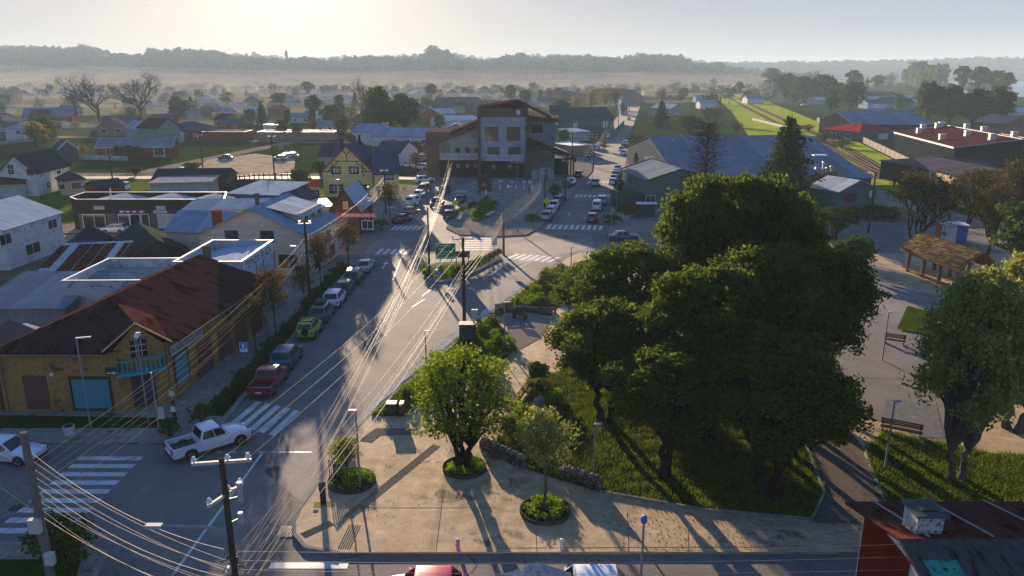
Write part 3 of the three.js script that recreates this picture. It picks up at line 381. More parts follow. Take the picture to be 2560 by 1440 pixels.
  new B().box(-0.12, 2.9, 0, 0.12, 3.1, 0.2, front(-2, 0)).build('lamp', WHITE, t);
}
// ---------- white shop with the lettered parapet ----------
{
  const t = thing('lettered_shop', 'pale blue-white flat-roofed shop with big dark letters on its parapet', 'shop', [-29.3, 0.14, -76], 0), w = 3.3, d = 5, h = 6.45;
  const b = new B().box(-w, 0, -d, w, h - 1.1, d); b.box(-w, h - 1.1, -d, w, h, -d + 0.16).box(-w, h - 1.1, -d + 0.16, -w + 0.16, h, d).box(w - 0.16, h - 1.1, -d + 0.16, w, h, d).box(-w + 0.16, h - 1.1, d - 0.16, w - 0.16, h, d); b.build('wall', WALL.dirty, t);
  plate(new B(), V(-w + 0.2, h - 0.95, d - 0.2), V(w - 0.2, h - 0.2, d - 0.2), V(w - 0.2, h - 0.2, -d + 0.2), V(-w + 0.2, h - 0.95, -d + 0.2)).build('roof', ROOF.zinc, t);
  const c = new B(); c.box(-w - 0.05, h, -d - 0.05, w + 0.05, h + 0.07, -d + 0.2).box(-w - 0.05, h, d - 0.2, w + 0.05, h + 0.07, d + 0.05).box(-w - 0.05, h, -d + 0.2, -w + 0.2, h + 0.07, d - 0.2).box(w - 0.2, h, -d + 0.2, w + 0.05, h + 0.07, d - 0.2).build('coping', P('#c8c0b4', 0.6), t);
  face('sign', 9.6, 1.15, letters([['TIENDA PLAZA', 0.5, 0.55]], { w: 1024, h: 128, bg: '#b3c0ca', fg: '#1f3140', font: 'bold 128px sans-serif' }), t, [w + 0.012, h - 0.65, 0], PI / 2);
  const s = (u, y) => rotM(w, y, -u, PI / 2); new B().box(-5, -0.08, 0, 5, 0.08, 0.06, s(0, 3.2)).box(-0.06, 0, 0, 0.06, 2.1, 0.05, s(-1.1, 3.2)).box(-0.06, 0, 0, 0.06, 2.1, 0.05, s(1.2, 3.2)).box(-0.09, 0, 0, 0.09, 5.3, 0.05, s(-4.9, 0)).box(-0.09, 0, 0, 0.09, 5.3, 0.05, s(4.9, 0)).build('trim', P('#33424e', 0.6), t);
  for (const u of [-3, 0.2, 3.2]) windowOn(t, s(u, 1.55), 1.9, 2.2, { fr: P('#9fb2bf', 0.6), nx: 2 });
  new B().box(-1.6, h - 0.8, 1.4, -1, h + 0.75, 2).box(-1.7, h + 0.75, 1.3, -0.9, h + 0.85, 2.1).build('chimney', P('#4b4a48', 0.8), t);
}
bld('flat_annex', 'grey flat-roofed annex with white-edged parapet behind the corner store', 'building', [-36.35,-73.49,0.024,12.02,9], { type: 'flat', h: 5.2, par: 0.9, in: 0, wall: WALL.dirty, roof: ROOF.felt, y: 0.1 });
bld('zinc_shed', 'low shed with weathered zinc roof beside the ochre store', 'shed', [-45.14,-70.42,0.028,8.64,9], { type: 'shed', h: 3.4, hb: 4.6, wall: WALL.steel, roof: ROOF.steel, y: 0.1 });
const RS = (t) => { for (const [a, b, z0, z1] of [[-3.9, -2.9, -4.6, 2.2], [-1.9, -0.5, -4.8, 4.6], [-0.4, 0.9, -4.8, 4.6], [1, 2.1, -4.8, 4.6], [3, 3.6, -4.8, 3], [3.7, 4.4, -4.8, 4]]) { const f = (z) => lerp(4.8, 3.2, (z + 5.5) / 11) + 0.03; plate(new B(), V(a, f(z1), z1), V(b, f(z1), z1), V(b, f(z0), z0), V(a, f(z0), z0), 0.02).build('rusty_sheet', ROOF.brownred, t); } }, rusty = bld('rusty_shed', 'shed with striped rust and white sheet roof', 'shed', [-47.74,-82.61,0.194,7.57,11], { type: 'shed', h: 3.2, hb: 4.8, wall: WALL.dirty, roof: ROOF.pale, y: 0.1 }); RS(rusty);
{ const t = bld('lean_to', 'small lean-to with bright sheet roof against the store wall', 'shed', [-41.4,-60.09,1.147,3.3,2.4], { type: 'shed', h: 3.1, hb: 3.3, wall: WALL.wood, roof: ROOF.pale, y: 0.1 }); }
bld('side_house', 'dark low house at the frame edge beside the ochre store', 'house', [-41, -55, 0, 7.6, 8], { h: 3, rise: 1.6, axis: 'z', wall: WALL.ochre, roof: ROOF.dark, y: 0.1 });
bld('dark_barn', 'dark gabled outbuilding with moss-green felt roof, larger of two', 'outbuilding', [-44.95,-91.93,0.596,7.92,13.39], { h: 3.2, rise: 2.2, wall: WALL.black, roof: mat('#4a4f48', { m: 'stain', s: 6 }), y: 0.1 });
bld('dark_barn', 'dark gabled outbuilding, smaller and behind the other', 'outbuilding', [-51.91,-94.09,0.743,5.82,9.59], { h: 3, rise: 2, wall: WALL.black, roof: ROOF.dark, y: 0.1 });
bld('corrugated_hall', 'white hall with broad streaked corrugated roof at the frame edge', 'hall', [-69.02,-99.19,-0.005,12.03,13.1], { h: 5.2, rise: 2.4, wall: WALL.white, roof: ROOF.zinc, y: 0.1, win: [['r', -6, 4, 2.2, 1.3], ['r', 4, 4, 2, 1.2], ['r', -1, 1.7, 3, 1.4]] });
// ---------- beige house with the blue-grey roof ----------
{
  const t = bld('beige_house', 'beige clapboard house with big blue-grey roof and long dormer', 'house', [-30.96,-96.4,-0.080,14.42,12.97], { h: 5, rise: 3.4, ov: 0.45, roof: ROOF.blue, wall: WALL.beige, y: 0.14, win: [['f', -2.6, 4.9, 1.5, 1.3], ['f', 1.8, 4.9, 1.5, 1.3], ['f', 0.5, 1.9, 2.2, 1.5], ['f', 4.2, 1.9, 2.2, 1.5], ['r', -3, 3.4, 1.5, 1.3], ['r', 2, 3.4, 1.5, 1.3], ['r', -3, 1.2, 2, 1.4], ['r', 3, 1.2, 2, 1.4]], wopt: { fr: P('#4a4a48', 0.6), glass: GLASSW }, chim: [[-0.5, 2.6, 0.4, 9.5, P('#5a5654', 0.8), 7.8]] });
  const d = new B().box(-4, 0, -1.2, 4, 1.1, 1.6, rotM(3.4, 6.1, -1.2, PI / 2)).build('dormer', WALL.beige, t); plate(new B(), V(5.6, 6.9, 3.4), V(5.6, 6.9, -5.4), V(0.9, 8.05, -5.4), V(0.9, 8.05, 3.4)).build('roof', ROOF.pale, d); for (const k of [-4, -1.5, 1]) windowOn(t, rotM(5.0, 6.45, k, PI / 2), 1.1, 0.5, { fr: P('#5a5a58', 0.6) });
  bld('house_wing', 'low beige wing with blue-grey roof and brick chimney', 'house', [-39.04,-96.62,-0.149,8.29,8], { h: 4.9, rise: 2, axis: 'x', wall: WALL.beige, roof: ROOF.blue, y: 0.14, win: [['f', -3.4, 3.4, 1.1, 1.1], ['f', 1.6, 3.5, 1.5, 1.4, { fr: P('#4a4a48', 0.6) }]], chim: [[3.6, 4.2, 0.9, 7.7, WALL.brick, 0.1]] });
}
bld('roofed_store', 'long store with plain blue sheet roof behind the beige house', 'building', [-42.77,-113.21,0.059,11.44,7], { type: 'shed', h: 4.8, hb: 5.4, wall: WALL.beige, roof: ROOF.blue, y: 0.14 });
bld('porch', 'small white slatted lean-to roof beside the beige wing', 'shed', [-44.92,-96.21,-0.000,2.93,5], { type: 'shed', h: 2.6, hb: 3.1, wall: WALL.wood, roof: ROOF.pale, y: 0.14 });
// ---------- dark commercial block with shop windows ----------
{
  const pts = [[-70.38,-120.51], [-68.1,-118.11], [-45.02,-118.11], [-47.36,-125.61], [-70.78,-125.61]], t = thing('dark_shops', 'black-clad row of shops with white-edged parapet and lit shop windows', 'shop', [-60, 0.14, -121], 0), L = pts.map(([x, z]) => [x + 60, z + 121]), b = new B().prism(L, 0, 4.2);
  L.forEach(([x, z], i) => { const [x1, z1] = L[(i + 1) % 5]; b.bar(V(x, 4.55, z), V(x1, 4.55, z1), 0.2, 0.9); }); b.build('wall', WALL.black, t);
  const c = new B(); L.forEach(([x, z], i) => { const [x1, z1] = L[(i + 1) % 5]; c.bar(V(x, 5.02, z), V(x1, 5.02, z1), 0.28, 0.06); }); c.build('coping', P('#cfc8bc', 0.6), t);
  const x0 = L[1][0], x1 = L[2][0], zf = L[1][1], at = (k) => lerp(x0, x1, k), rb = new B(); for (const [a, c2] of [[0.02, 0.36], [0.36, 0.7], [0.7, 0.98]]) { plate(rb, V(at(a), 4.3, zf - 0.4), V(at((a + c2) / 2), 5.05, zf - 0.4), V(at((a + c2) / 2), 5.05, zf - 6.5), V(at(a), 4.3, zf - 6.5), 0.05); plate(rb, V(at((a + c2) / 2), 5.05, zf - 0.4), V(at(c2), 4.3, zf - 0.4), V(at(c2), 4.3, zf - 6.5), V(at((a + c2) / 2), 5.05, zf - 6.5), 0.05); } rb.build('roof', ROOF.pale, t);
  for (const [k, w, gm] of [[0.1, 3.4, GLASS], [0.305, 1.6, GLASS], [0.38, 1.5, GLASS], [0.45, 1.1, GLASSW], [0.6, 4, CURTAIN]]) windowOn(t, rotM(at(k), 1.55, zf + 0.02, 0), w, 2.1, { nx: w > 3 ? 2 : 1, glass: gm });
  for (const [a, c2] of [[0, 0.02], [0.19, 0.255], [0.49, 0.53]]) new B().box(at(a), 0, zf + 0.005, at(c2), 2.8, zf + 0.1).build('pier', WALL.stone, t);
  face('sign', 4.2, 0.55, letters([['', 0.5, 0.5]], { w: 256, h: 32, bg: '#6c1f3a', draw: (g) => { g.fillStyle = '#d8d8e0'; for (const x of [10, 70, 130, 200]) g.fillRect(x, 8, 30, 14); g.fillStyle = '#3f4fb0'; g.fillRect(44, 4, 20, 24); } }), t, [at(0.37), 3.05, zf + 0.12]); face('sign', 4.6, 0.6, letters([['', 0.5, 0.5]], { w: 256, h: 32, bg: '#4a2030', draw: (g) => { g.fillStyle = '#c9ced6'; g.fillRect(4, 4, 120, 24); g.fillStyle = '#6a7a90'; g.fillRect(14, 10, 90, 4); g.fillRect(14, 18, 70, 3); } }), t, [at(0.61), 3.05, zf + 0.12]);
  new B().box(-0.8, -0.28, 0, 0.8, 0.28, 0.25, rotM(at(0.15), 3.7, zf, 0)).build('sign_box', P('#a5957c', 0.6), t); new B().box(-0.7, -0.28, 0, 0.7, 0.28, 0.4, rotM(at(0.57), 3.7, zf, 0)).build('air_conditioner', P('#b5b8b8', 0.6), t); new B().cyl(V(at(0.21), 4.3, zf - 1), V(at(0.21), 6.6, zf - 1.3), 0.12).build('flue', P('#c8c4ba', 0.5), t);
}
bld('pale_hall', 'pale green-grey windowless hall behind the dark shops', 'hall', [-61.53,-143.24,0.191,11.15,9], { type: 'shed', h: 4.8, hb: 4.9, wall: WALL.pale, roof: ROOF.felt, y: 0.14 });
bld('dark_lodge', 'long dark-roofed lodge beyond the pale hall', 'building', [-62.93,-151.55,0.080,14.35,9], { h: 4.2, rise: 1.7, axis: 'x', wall: WALL.wood, roof: ROOF.dark, y: 0.14 });
bld('low_store', 'low store with blue zinc roof next to the dark shops', 'building', [-43.31,-135.32,-0.220,10.26,11], { type: 'shed', h: 4, hb: 4.8, wall: WALL.slate, roof: ROOF.zinc, y: 0.14 });
bld('dark_store', 'dark felt-roofed store in front of the paddock fence', 'building', [-46.28,-142.1,-0.161,12.51,7], { h: 3.8, rise: 1, axis: 'x', wall: WALL.wood, roof: ROOF.dark, y: 0.14 });
bld('grey_roof_house', 'house with wide grey-violet roof below the yellow house', 'house', [-35.32,-123.44,-0.270,4.95,7.78], { h: 3.8, rise: 2, wall: WALL.grey, roof: ROOF.purple, y: 0.14 });
bld('sunlit_shed', 'shed with sunlit cream roof behind the brown shop', 'shed', [-31.31,-122.25,0.417,3.7,6], { type: 'shed', h: 3.6, hb: 4, wall: WALL.cream, roof: mat('#cbbf9e', { m: 'stain', s: 4, rough: 0.6 }), y: 0.14 });
// ---------- brown corner shop ----------
{
  const t = bld('brown_shop', 'dark brown corner shop with bright blue zinc gable roof', 'shop', [-25.45,-119.93,-0.019,4.95,10.83], { h: 3.5, rise: 3.5, ov: 0.3, wall: WALL.brown, roof: ROOF.zinc, y: 0.14, door: [['f', 0.6, 2, 2.3, P('#1c1a1a', 0.5)]], win: [['f', -4, 1.6, 2.2, 1.2, { glass: GLASSW }], ['f', 3.4, 1.6, 1.6, 1.2], ['r', 0, 1.6, 3, 1.3], ['f', 0.2, 4.6, 0.8, 1.2, { ny: 3, fr: P('#6a5445'), glass: P('#cdb98c', 0.4) }]], fascia: P('#40302a', 0.7) });
  face('sign', 6.4, 0.8, letters([['SUPERMERCADO EL', 0.56, 0.53]], { w: 512, h: 64, bg: '#b8453f', fg: '#f0e6e2', font: 'bold 44px sans-serif' }), t, [1.8, 3.1, t.D + 0.05]); face('sign', 1.2, 0.8, letters([['', 0, 0]], { w: 64, h: 40, bg: '#8a8078' }), t, [2.6, 4.3, t.D + 0.03]);
  new B().cyl(V(2.5, 5, -1), V(2.5, 6.6, -1), 0.16).build('flue', GALV, t);
}
// ---------- the yellow half-timbered house ----------
{
  const YW = { fr: WOOD, t: 0.14, nx: 3, ny: 3, barM: WHITE, bar: 0.12 };
  const t = bld('yellow_house', 'big yellow half-timbered house with steep slate roof and red bargeboards', 'house', [-32.79,-158.76,-0.000,10.51,14], { h: 5, rise: 5.2, ov: 0.3, wall: WALL.yellow, roof: ROOF.slate, y: 0.14, fascia: P('#9a3030', 0.6), wopt: YW, win: [['f', -2.3, 5.4, 1.7, 1.2], ['f', 1.3, 5.4, 1.7, 1.2], ['f', -2.4, 1.7, 2.6, 1.5], ['f', 2.6, 1.7, 2.4, 1.4]], chim: [[-1.6, 3, 0.5, 11, P('#3c3638', 0.8), 8], [0.6, -4, 0.45, 11.4, P('#3c3638', 0.8), 9]] });
  const tb = (a, b, c, d) => new B().bar(V(a, b, t.D + 0.03), V(c, d, t.D + 0.03), 0.05, 0.16).build('timber', WOOD, t);
  tb(-2.6, 7.2, 2.6, 7.2); tb(0, 7.2, 0, 8.5); tb(0, 8.5, -0.7, 9.2); tb(0, 8.5, 0.7, 9.2); tb(-3, 5, -3, 7); tb(3, 5, 3, 7); tb(-1.6, 7.2, -3, 6); tb(1.6, 7.2, 3, 6); tb(-3, 6, -4, 5.1); tb(3, 6, 4, 5.1); tb(-5, 5.1, -2.8, 5.1); tb(2.8, 5.1, 5, 5.1); tb(-3, 5, -2.8, 4.2); tb(3, 5, 3.2, 4.2);
  const w = bld('yellow_wing', 'yellow wing under a deep dark hanging roof slope, towards the street', 'house', [-25.86,-155.11,0.228,5.43,12], { h: 5, rise: 3.6, axis: 'x', ov: 0.35, wall: WALL.yellow, roof: ROOF.slate, y: 0.14, wopt: YW, win: [['f', 0.4, 4.4, 1.6, 0.9], ['r', 1, 5.6, 1.5, 1.4], ['r', 3, 1.6, 1.6, 1.6], ['r', -2, 1.6, 2, 1.6], ['f', -1, 1.7, 2.2, 1.4]], fascia: WOOD });
  bld('yellow_lean_to', 'low yellow side room with sloping red roof edge', 'house', [-39.67,-149.23,0.287,3.74,6], { type: 'shed', h: 3.1, hb: 3.4, ov: 0.2, wall: WALL.yellow, roof: ROOF.red, y: 0.14, wopt: YW, win: [['f', 0.6, 1.6, 1.4, 1], ['f', -1.4, 1.6, 0.8, 0.8]] });
}
// ---------- the town hall: grey tower, brown bands, sloping wings ----------
{
  const Y = { top: 16.22, band: 14.23, w1: 10.38, w2: 6.4, rail: 4.9, slab: 4.15 }, GR = mat('#aab6be', { m: 'stain', s: 12 }), BR = mat('#786357', { m: 'stain', s: 14 }), FR = P('#2d2624', 0.5);
  const t = thing('town_hall', 'grey town hall tower with brown top band, shield emblem and white lattice balconies', 'town hall', [-2.15, 0.14, -181], 0);
  new B().box(-5.25, Y.slab, -16, 5.25, Y.band, 0).build('wall', GR, t); new B().box(-5.6, Y.band, -16, 5.4, Y.top, 0.12).box(-5.9, 0, -16, -5.25, Y.top + 0.1, 0.5).box(5.25, 0, -16, 5.95, Y.top, 0.2).build('brown_frame', BR, t);
  new B().box(-5.25, 0, -16, 5.25, Y.slab, -1.2).build('base', mat('#3b4442', { m: 'stain', s: 6 }), t);
  const rb = new B(); plate(rb, V(-6, Y.top + 0.1, 0.4), V(3.2, Y.top + 1.7, 0.4), V(3.2, Y.top + 1.7, -16), V(-6, Y.top + 0.1, -16), 0.15); plate(rb, V(3.2, Y.top + 1.7, -1), V(13.4, Y.top - 3.2, -1), V(13.4, Y.top - 3.2, -17), V(3.2, Y.top + 1.7, -17), 0.2); rb.elev([[-5.6, Y.top], [5.4, Y.top], [5.4, Y.top + 0.6], [3.2, Y.top + 1.5]], -15.5, -0.5); rb.build('roof', ROOF.wine, t);
  for (const u of [-2.6, 2.5]) windowOn(t, rotM(u, Y.w1, 0, 0), 2.9, 3, { fr: FR, nx: 2, ny: 4, glass: mat('#51483b', { rough: 0.08 }) });
  for (const u of [-2.2, 2.7]) windowOn(t, rotM(u, Y.w2, 0, 0), 2.7, 1.7, { fr: FR, nx: 2, ny: 2, glass: mat('#4a453e', { rough: 0.08 }) });
  const lattice = (x0, x1, z) => { const r = new B().box(x0, Y.rail + 0.62, z, x1, Y.rail + 0.74, z + 0.1).box(x0, Y.rail - 0.55, z, x1, Y.rail - 0.43, z + 0.1).build('balcony', WHITE, t), n = Math.round((x1 - x0) / 1.3); for (let i = 0; i < n; i++) { const a = lerp(x0, x1, i / n), b = lerp(x0, x1, (i + 1) / n); new B().bar(V(a, Y.rail - 0.45, z + 0.05), V(b, Y.rail + 0.64, z + 0.05), 0.06, 0.08).bar(V(a, Y.rail + 0.64, z + 0.06), V(b, Y.rail - 0.45, z + 0.06), 0.06, 0.08).bar(V(b, Y.rail - 0.5, z + 0.05), V(b, Y.rail + 0.7, z + 0.05), 0.08).build('lattice', WHITE, r); } new B().box(x0, Y.rail - 0.75, z - 1, x1, Y.rail - 0.56, z + 0.15).build('slab', GR, r); };
  lattice(-3.9, 4.6, 0.9); lattice(-15, -5.9, -1.2);
  face('emblem', 1.1, 1.3, letters([], { w: 64, h: 76, bg: '#786357', draw: (g) => { g.fillStyle = '#c9ccd0'; g.beginPath(); g.moveTo(6, 8); g.lineTo(32, 3); g.lineTo(58, 8); g.lineTo(56, 44); g.lineTo(32, 72); g.lineTo(8, 44); g.fill(); g.strokeStyle = '#786357'; g.lineWidth = 5; g.beginPath(); g.arc(32, 32, 13, 0.6, 5.4); g.stroke(); } }), t, [3.6, (Y.top + Y.band) / 2, 0.135]);
  // west wing under the rising brown roof
  const lw = new B().elev([[-15.2, Y.slab], [-5.3, Y.slab], [-5.3, 11.67], [-15.2, 7.98]], -14, -2).build('wing_wall', mat('#b0aeac', { m: 'stain', s: 12 }), t);
  new B().elev([[-18.3, 0], [-15.2, 0], [-15.2, 7.98], [-5.3, 11.67], [-5.3, 13.23], [-12.5, 10.01], [-12.5, 10.66], [-18.3, 10.66]], -15, -1.6).build('wing_frame', BR, t);
  plate(new B(), V(-12.6, 10.2 + 0.3, -1.4), V(-5.2, 13.32 + 0.3, -1.4), V(-5.2, 13.32 + 0.3, -15), V(-12.6, 10.2 + 0.3, -15), 0.2).build('wing_roof', ROOF.brownred, t);
  new B().box(-15.2, 0, -14, -5.3, Y.slab, -3).build('base', mat('#4a4040', { m: 'stain', s: 6 }), t);
  windowOn(t, rotM(-13.6, Y.w2 + 0.5, -2, 0), 1.7, 2.3, { fr: FR, nx: 1, ny: 3, glass: mat('#7c7468', { rough: 0.15 }) }); for (const u of [-10.8, -8.4, -6.2]) windowOn(t, rotM(u, Y.w2, -2, 0), 0.95, 1, { fr: FR, nx: 1, glass: GLASSW });
  for (const u of [-13, -10.8, -8.6, -6.6, -2.2, 1.5]) windowOn(t, rotM(u, 2.6, u > -6 ? -1.2 : -3, 0), 0.9, 0.9, { fr: FR, nx: 1, glass: mat('#8a8570', { rough: 0.3 }) });
  // east wing, entrance canopy with a glazed strip
  new B().box(5.95, 0, -17, 12.4, 13.13, -3).build('wing_wall', mat('#8e9499', { m: 'stain', s: 8 }), t); new B().box(6.2, 12.95, -17, 13.2, 13.86, -2.6).build('wing_frame', BR, t);
  windowOn(t, rotM(8, 11.39, -3, 0), 2.6, 1.8, { fr: FR, nx: 2 }); for (const z of [-5, -8, -11]) windowOn(t, rotM(12.4, 11.85, z, PI / 2), 1.8, 2.2, { fr: WHITE, nx: 1 });
  const can = new B(); plate(can, V(5.9, 9.09 + 0.3, 3), V(17.2, 4.81, 3), V(17.2, 4.81, -7), V(5.9, 9.09 + 0.3, -7), 0.7); can.build('canopy', ROOF.brownred, t); plate(new B(), V(9.2, 8.07 + 0.5, 1), V(15.4, 5.65 + 0.43, 1), V(15.4, 5.65 + 0.43, -1.6), V(9.2, 8.07 + 0.5, -1.6), 0.05).build('skylight', mat('#7d8f8d', { rough: 0.15 }), t);
  for (const [x, z] of [[7, 2.4], [16.5, 2.4], [16.5, -6.4]]) new B().box(x - 0.2, 0, z - 0.2, x + 0.2, 4.8, z + 0.2).build('pillar', BR, t); new B().box(6, 0, -7, 16, 4, -6.4).build('wall', mat('#4c3d3a', { m: 'stain', s: 5 }), t);
  for (const u of [7.4, 9, 11.2]) new B().box(u - 0.7, 0.1, 3.4, u + 0.7, 2.4, 3.5).build('gate', P('#8c8c86', 0.6), t);
}
// ---------- rows behind the hall and beyond the yellow house ----------
bld('white_clinic', 'long white building with light blue roof behind the yellow house', 'building', [-35.88,-270.2,-0.144,23.89,14], { h: 3.4, rise: 2.6, axis: 'x', wall: WALL.white, roof: ROOF.blue, win: [['f', -4, 1.8, 1.8, 1.2, { glass: GLASS }], ['f', 1, 1.8, 1.8, 1.2], ['f', 7, 1.8, 1.8, 1.2]] });
bld('white_clinic_wing', 'white wing with lilac-blue roof at the end of the long white building', 'building', [-49.21,-276.35,-0.354,10.87,14], { h: 4.4, rise: 2.6, axis: 'x', wall: WALL.white, roof: ROOF.blue });
bld('dark_hall', 'long dark slate hall with pale window, beyond the town hall', 'hall', [30.03,-340.41,0.391,24.26,18], { h: 6, rise: 4, axis: 'x', wall: WALL.slate, roof: mat('#41494e', { m: 'panel', s: 12 }), win: [['f', -7, 3, 1.8, 1.6, { glass: CURTAIN }], ['f', 7.5, 3, 2, 2.4, { glass: CURTAIN, nx: 3 }]] });
bld('glazed_block', 'taller slate block with light blue glazing beside the dark hall', 'building', [19.62,-340.75,-0.000,6.68,14], { h: 8, rise: 3, axis: 'x', wall: WALL.slate, roof: mat('#41494e', { m: 'panel', s: 12 }), win: [['f', 1, 5, 3.6, 4, { nx: 4, glass: mat('#7fb0c8', { rough: 0.2 }) }]] });
bld('slate_house', 'slate blue house with dark gabled roofs and porch among trees', 'house', [-39.71,-513.06,0.629,22.93,14], { h: 5, rise: 4.5, axis: 'x', wall: WALL.slate, roof: ROOF.slate, win: [['f', 0, 6.6, 2, 1.6, { glass: CURTAIN }]] });
bld('green_house', 'green house with steep roof behind the slate blue one', 'house', [-27.23,-536.45,0.757,10.8,12], { h: 5, rise: 4, axis: 'z', wall: WALL.green, roof: ROOF.slate });
bld('sheet_store', 'broad pale sheet-roofed store behind the town hall', 'building', [-26.34,-360.16,0.351,17.72,26], { h: 4, rise: 1.6, axis: 'x', wall: WALL.white, roof: ROOF.zinc });
bld('sheet_store', 'pale zinc shed with small skylight next to the sheet-roofed store', 'building', [-22.53,-316.82,-0.000,6.44,10], { h: 3.4, rise: 1.6, axis: 'z', wall: WALL.blue, roof: ROOF.pale });
bld('white_roof_kiosk', 'low kiosk with white flat roof beside the street poles', 'kiosk', [17.8,-237,0.505,8.22,14], { type: 'flat', par: 0.2, h: 3.4, wall: WALL.taupe, roof: P('#c9d2d8', 0.6) });
bld('white_roof_kiosk', 'grey kiosk with pale sheet roof, further along the same pavement', 'kiosk', [23.17,-289.21,0.482,8.7,10], { type: 'shed', h: 3.6, hb: 4.2, wall: WALL.grey, roof: ROOF.pale });
bld('tall_white_front', 'narrow tall white and blue street front with peaked top', 'building', [67.73,-476,-0.000,4.56,14], { h: 9, rise: 2, axis: 'z', wall: WALL.blue, roof: ROOF.slate });
bld('arched_gym', 'large arched rust-brown gymnasium roof among the trees', 'gymnasium', [43.97,-731.64,0.706,41.2,40], { type: 'hip', h: 5, rise: 7, axis: 'x', wall: WALL.taupe, roof: ROOF.brownred, hipk: 1.3 });
bld('brown_gym', 'wide low-pitched brown gymnasium beyond the autumn trees', 'gymnasium', [85.11,-669,0.613,40.92,36], { h: 6, rise: 6, axis: 'z', wall: WALL.taupe, roof: ROOF.brownred });
bld('purple_house', 'house with wide violet-grey roof behind the yellow house', 'house', [-46.52,-206.27,-0.000,8.27,16], { h: 3.4, rise: 3, axis: 'x', wall: WALL.grey, roof: ROOF.purple });
bld('purple_house', 'grey bungalow with white gable beside the clipped hedges', 'house', [-32.89,-218.34,-0.266,8.36,14], { h: 3, rise: 2.8, axis: 'x', wall: WALL.white, roof: ROOF.purple });
// houses in the meadow quarter
const H1 = (name, label, r, o) => bld(name, label, 'house', r, o);
H1('white_house', 'tall white house with black roof and red-framed attic window', [-100.02,-160.23,0.079,7.9,14.95], { h: 4.6, rise: 3.8, wall: WALL.white, roof: ROOF.dark, win: [['f', -1, 5.6, 1.1, 2, { nx: 2, ny: 2, fr: WHITE }], ['f', 2.6, 5, 1.1, 1.1, { fr: P('#8a4038') }], ['r', 2, 3.9, 1.8, 0.8], ['f', 0, 2, 1.6, 1.4], ['r', -3, 1.8, 1.6, 1.3]] });
H1('cream_annex', 'cream annex with dark hipped roof and shop posters', [-91.58,-157.81,0.649,5.05,6], { type: 'hip', h: 3.2, rise: 1.6, axis: 'x', wall: WALL.cream, roof: ROOF.dark, win: [['f', -2, 1.9, 0.9, 1.1], ['f', 0.6, 1.9, 1.8, 1.3, { glass: P('#6a3a34', 0.4), nx: 1 }], ['f', 3, 1.9, 1.6, 1.3, { glass: P('#6a3a34', 0.4), nx: 1 }]] });
H1('orange_shelter', 'low building with brown tile roof edge below the white house', [-101.42,-153.96,0.363,6.42,7], { h: 3, rise: 1.4, axis: 'x', wall: WALL.pale, roof: ROOF.brownred });
H1('brick_hut', 'small red brick hut by the lane', [-80.13,-149.4,1.089,6.17,5], { h: 2.8, rise: 1.3, axis: 'x', wall: WALL.brick, roof: ROOF.dark });
H1('brick_bungalow', 'long red brick bungalow with grey roof and white bay window', [-113.18,-233.21,0.177,21.81,9], { h: 3, rise: 2.4, axis: 'x', wall: WALL.brick, roof: ROOF.steel, win: [['f', -7, 1.7, 2, 1.2], ['f', -3.4, 1.7, 2, 1.2], ['f', 6.8, 1.6, 2.6, 2.4, { t: 0.3, nx: 3 }]], fascia: WHITE });
H1('dark_cabin', 'dark gabled cabin with white bargeboards beside yellow shrubs', [-130.17,-223.84,0.713,5.51,9], { h: 3.2, rise: 2.4, axis: 'z', wall: WALL.slate, roof: ROOF.slate, fascia: WHITE });
H1('pale_villa', 'pale grey villa with broad blue hipped roof', [-182.73,-291.88,0.190,11.28,12], { type: 'hip', h: 4.6, rise: 2.4, axis: 'x', wall: WALL.white, roof: ROOF.blue, win: [['f', -6, 3.2, 1.4, 1.2], ['f', -1, 3.2, 1.4, 1.2], ['f', 4.5, 3, 2, 1.6], ['f', 9, 3.2, 1.4, 1.2]] });
H1('grey_villa', 'grey villa with wide zinc roof under the bare trees', [-228.77,-386,0.338,21.81,18], { h: 4.2, rise: 4, axis: 'x', wall: WALL.brick, roof: ROOF.steel, win: [['f', -10, 2.4, 3, 1.4], ['f', -2, 2.4, 2, 1.4], ['f', 6, 2.4, 4, 1.4]] });
H1('gabled_house', 'grey house with blue-grey roof facing the lane corner', [-140.74,-294.35,0.880,8.32,12], { h: 4, rise: 3, axis: 'z', wall: WALL.grey, roof: ROOF.blue });
H1('brick_villa', 'brick villa with dark hipped roof and row of white windows', [-123.29,-297.76,-0.241,17.61,14], { type: 'hip', h: 3.6, rise: 3, axis: 'x', wall: WALL.brick, roof: ROOF.slate, win: [['f', -6, 2, 1.4, 1.2], ['f', -2, 2, 2, 1.2], ['f', 2, 2, 1.2, 1.2], ['f', 6, 2, 1.2, 1.2]] });
H1('brick_row', 'low flat brick row with dark roof edge', [-106.86,-290.53,-0.000,16.53,10], { type: 'flat', h: 3.4, par: 0.2, wall: WALL.brick, roof: ROOF.felt, cope: DARK });
H1('flat_roof_row', 'long low dark roof glinting in the sun beyond the lot', [-80.85,-293.3,-0.000,29.06,10], { type: 'flat', h: 3.2, par: 0.15, wall: WALL.taupe, roof: ROOF.felt });
H1('white_box_house', 'small pale flat house near the glinting yard', [-103.07,-337.17,-0.000,8.59,8], { type: 'flat', h: 3, par: 0.2, wall: WALL.white, roof: P('#c9c6c0', 0.5) });
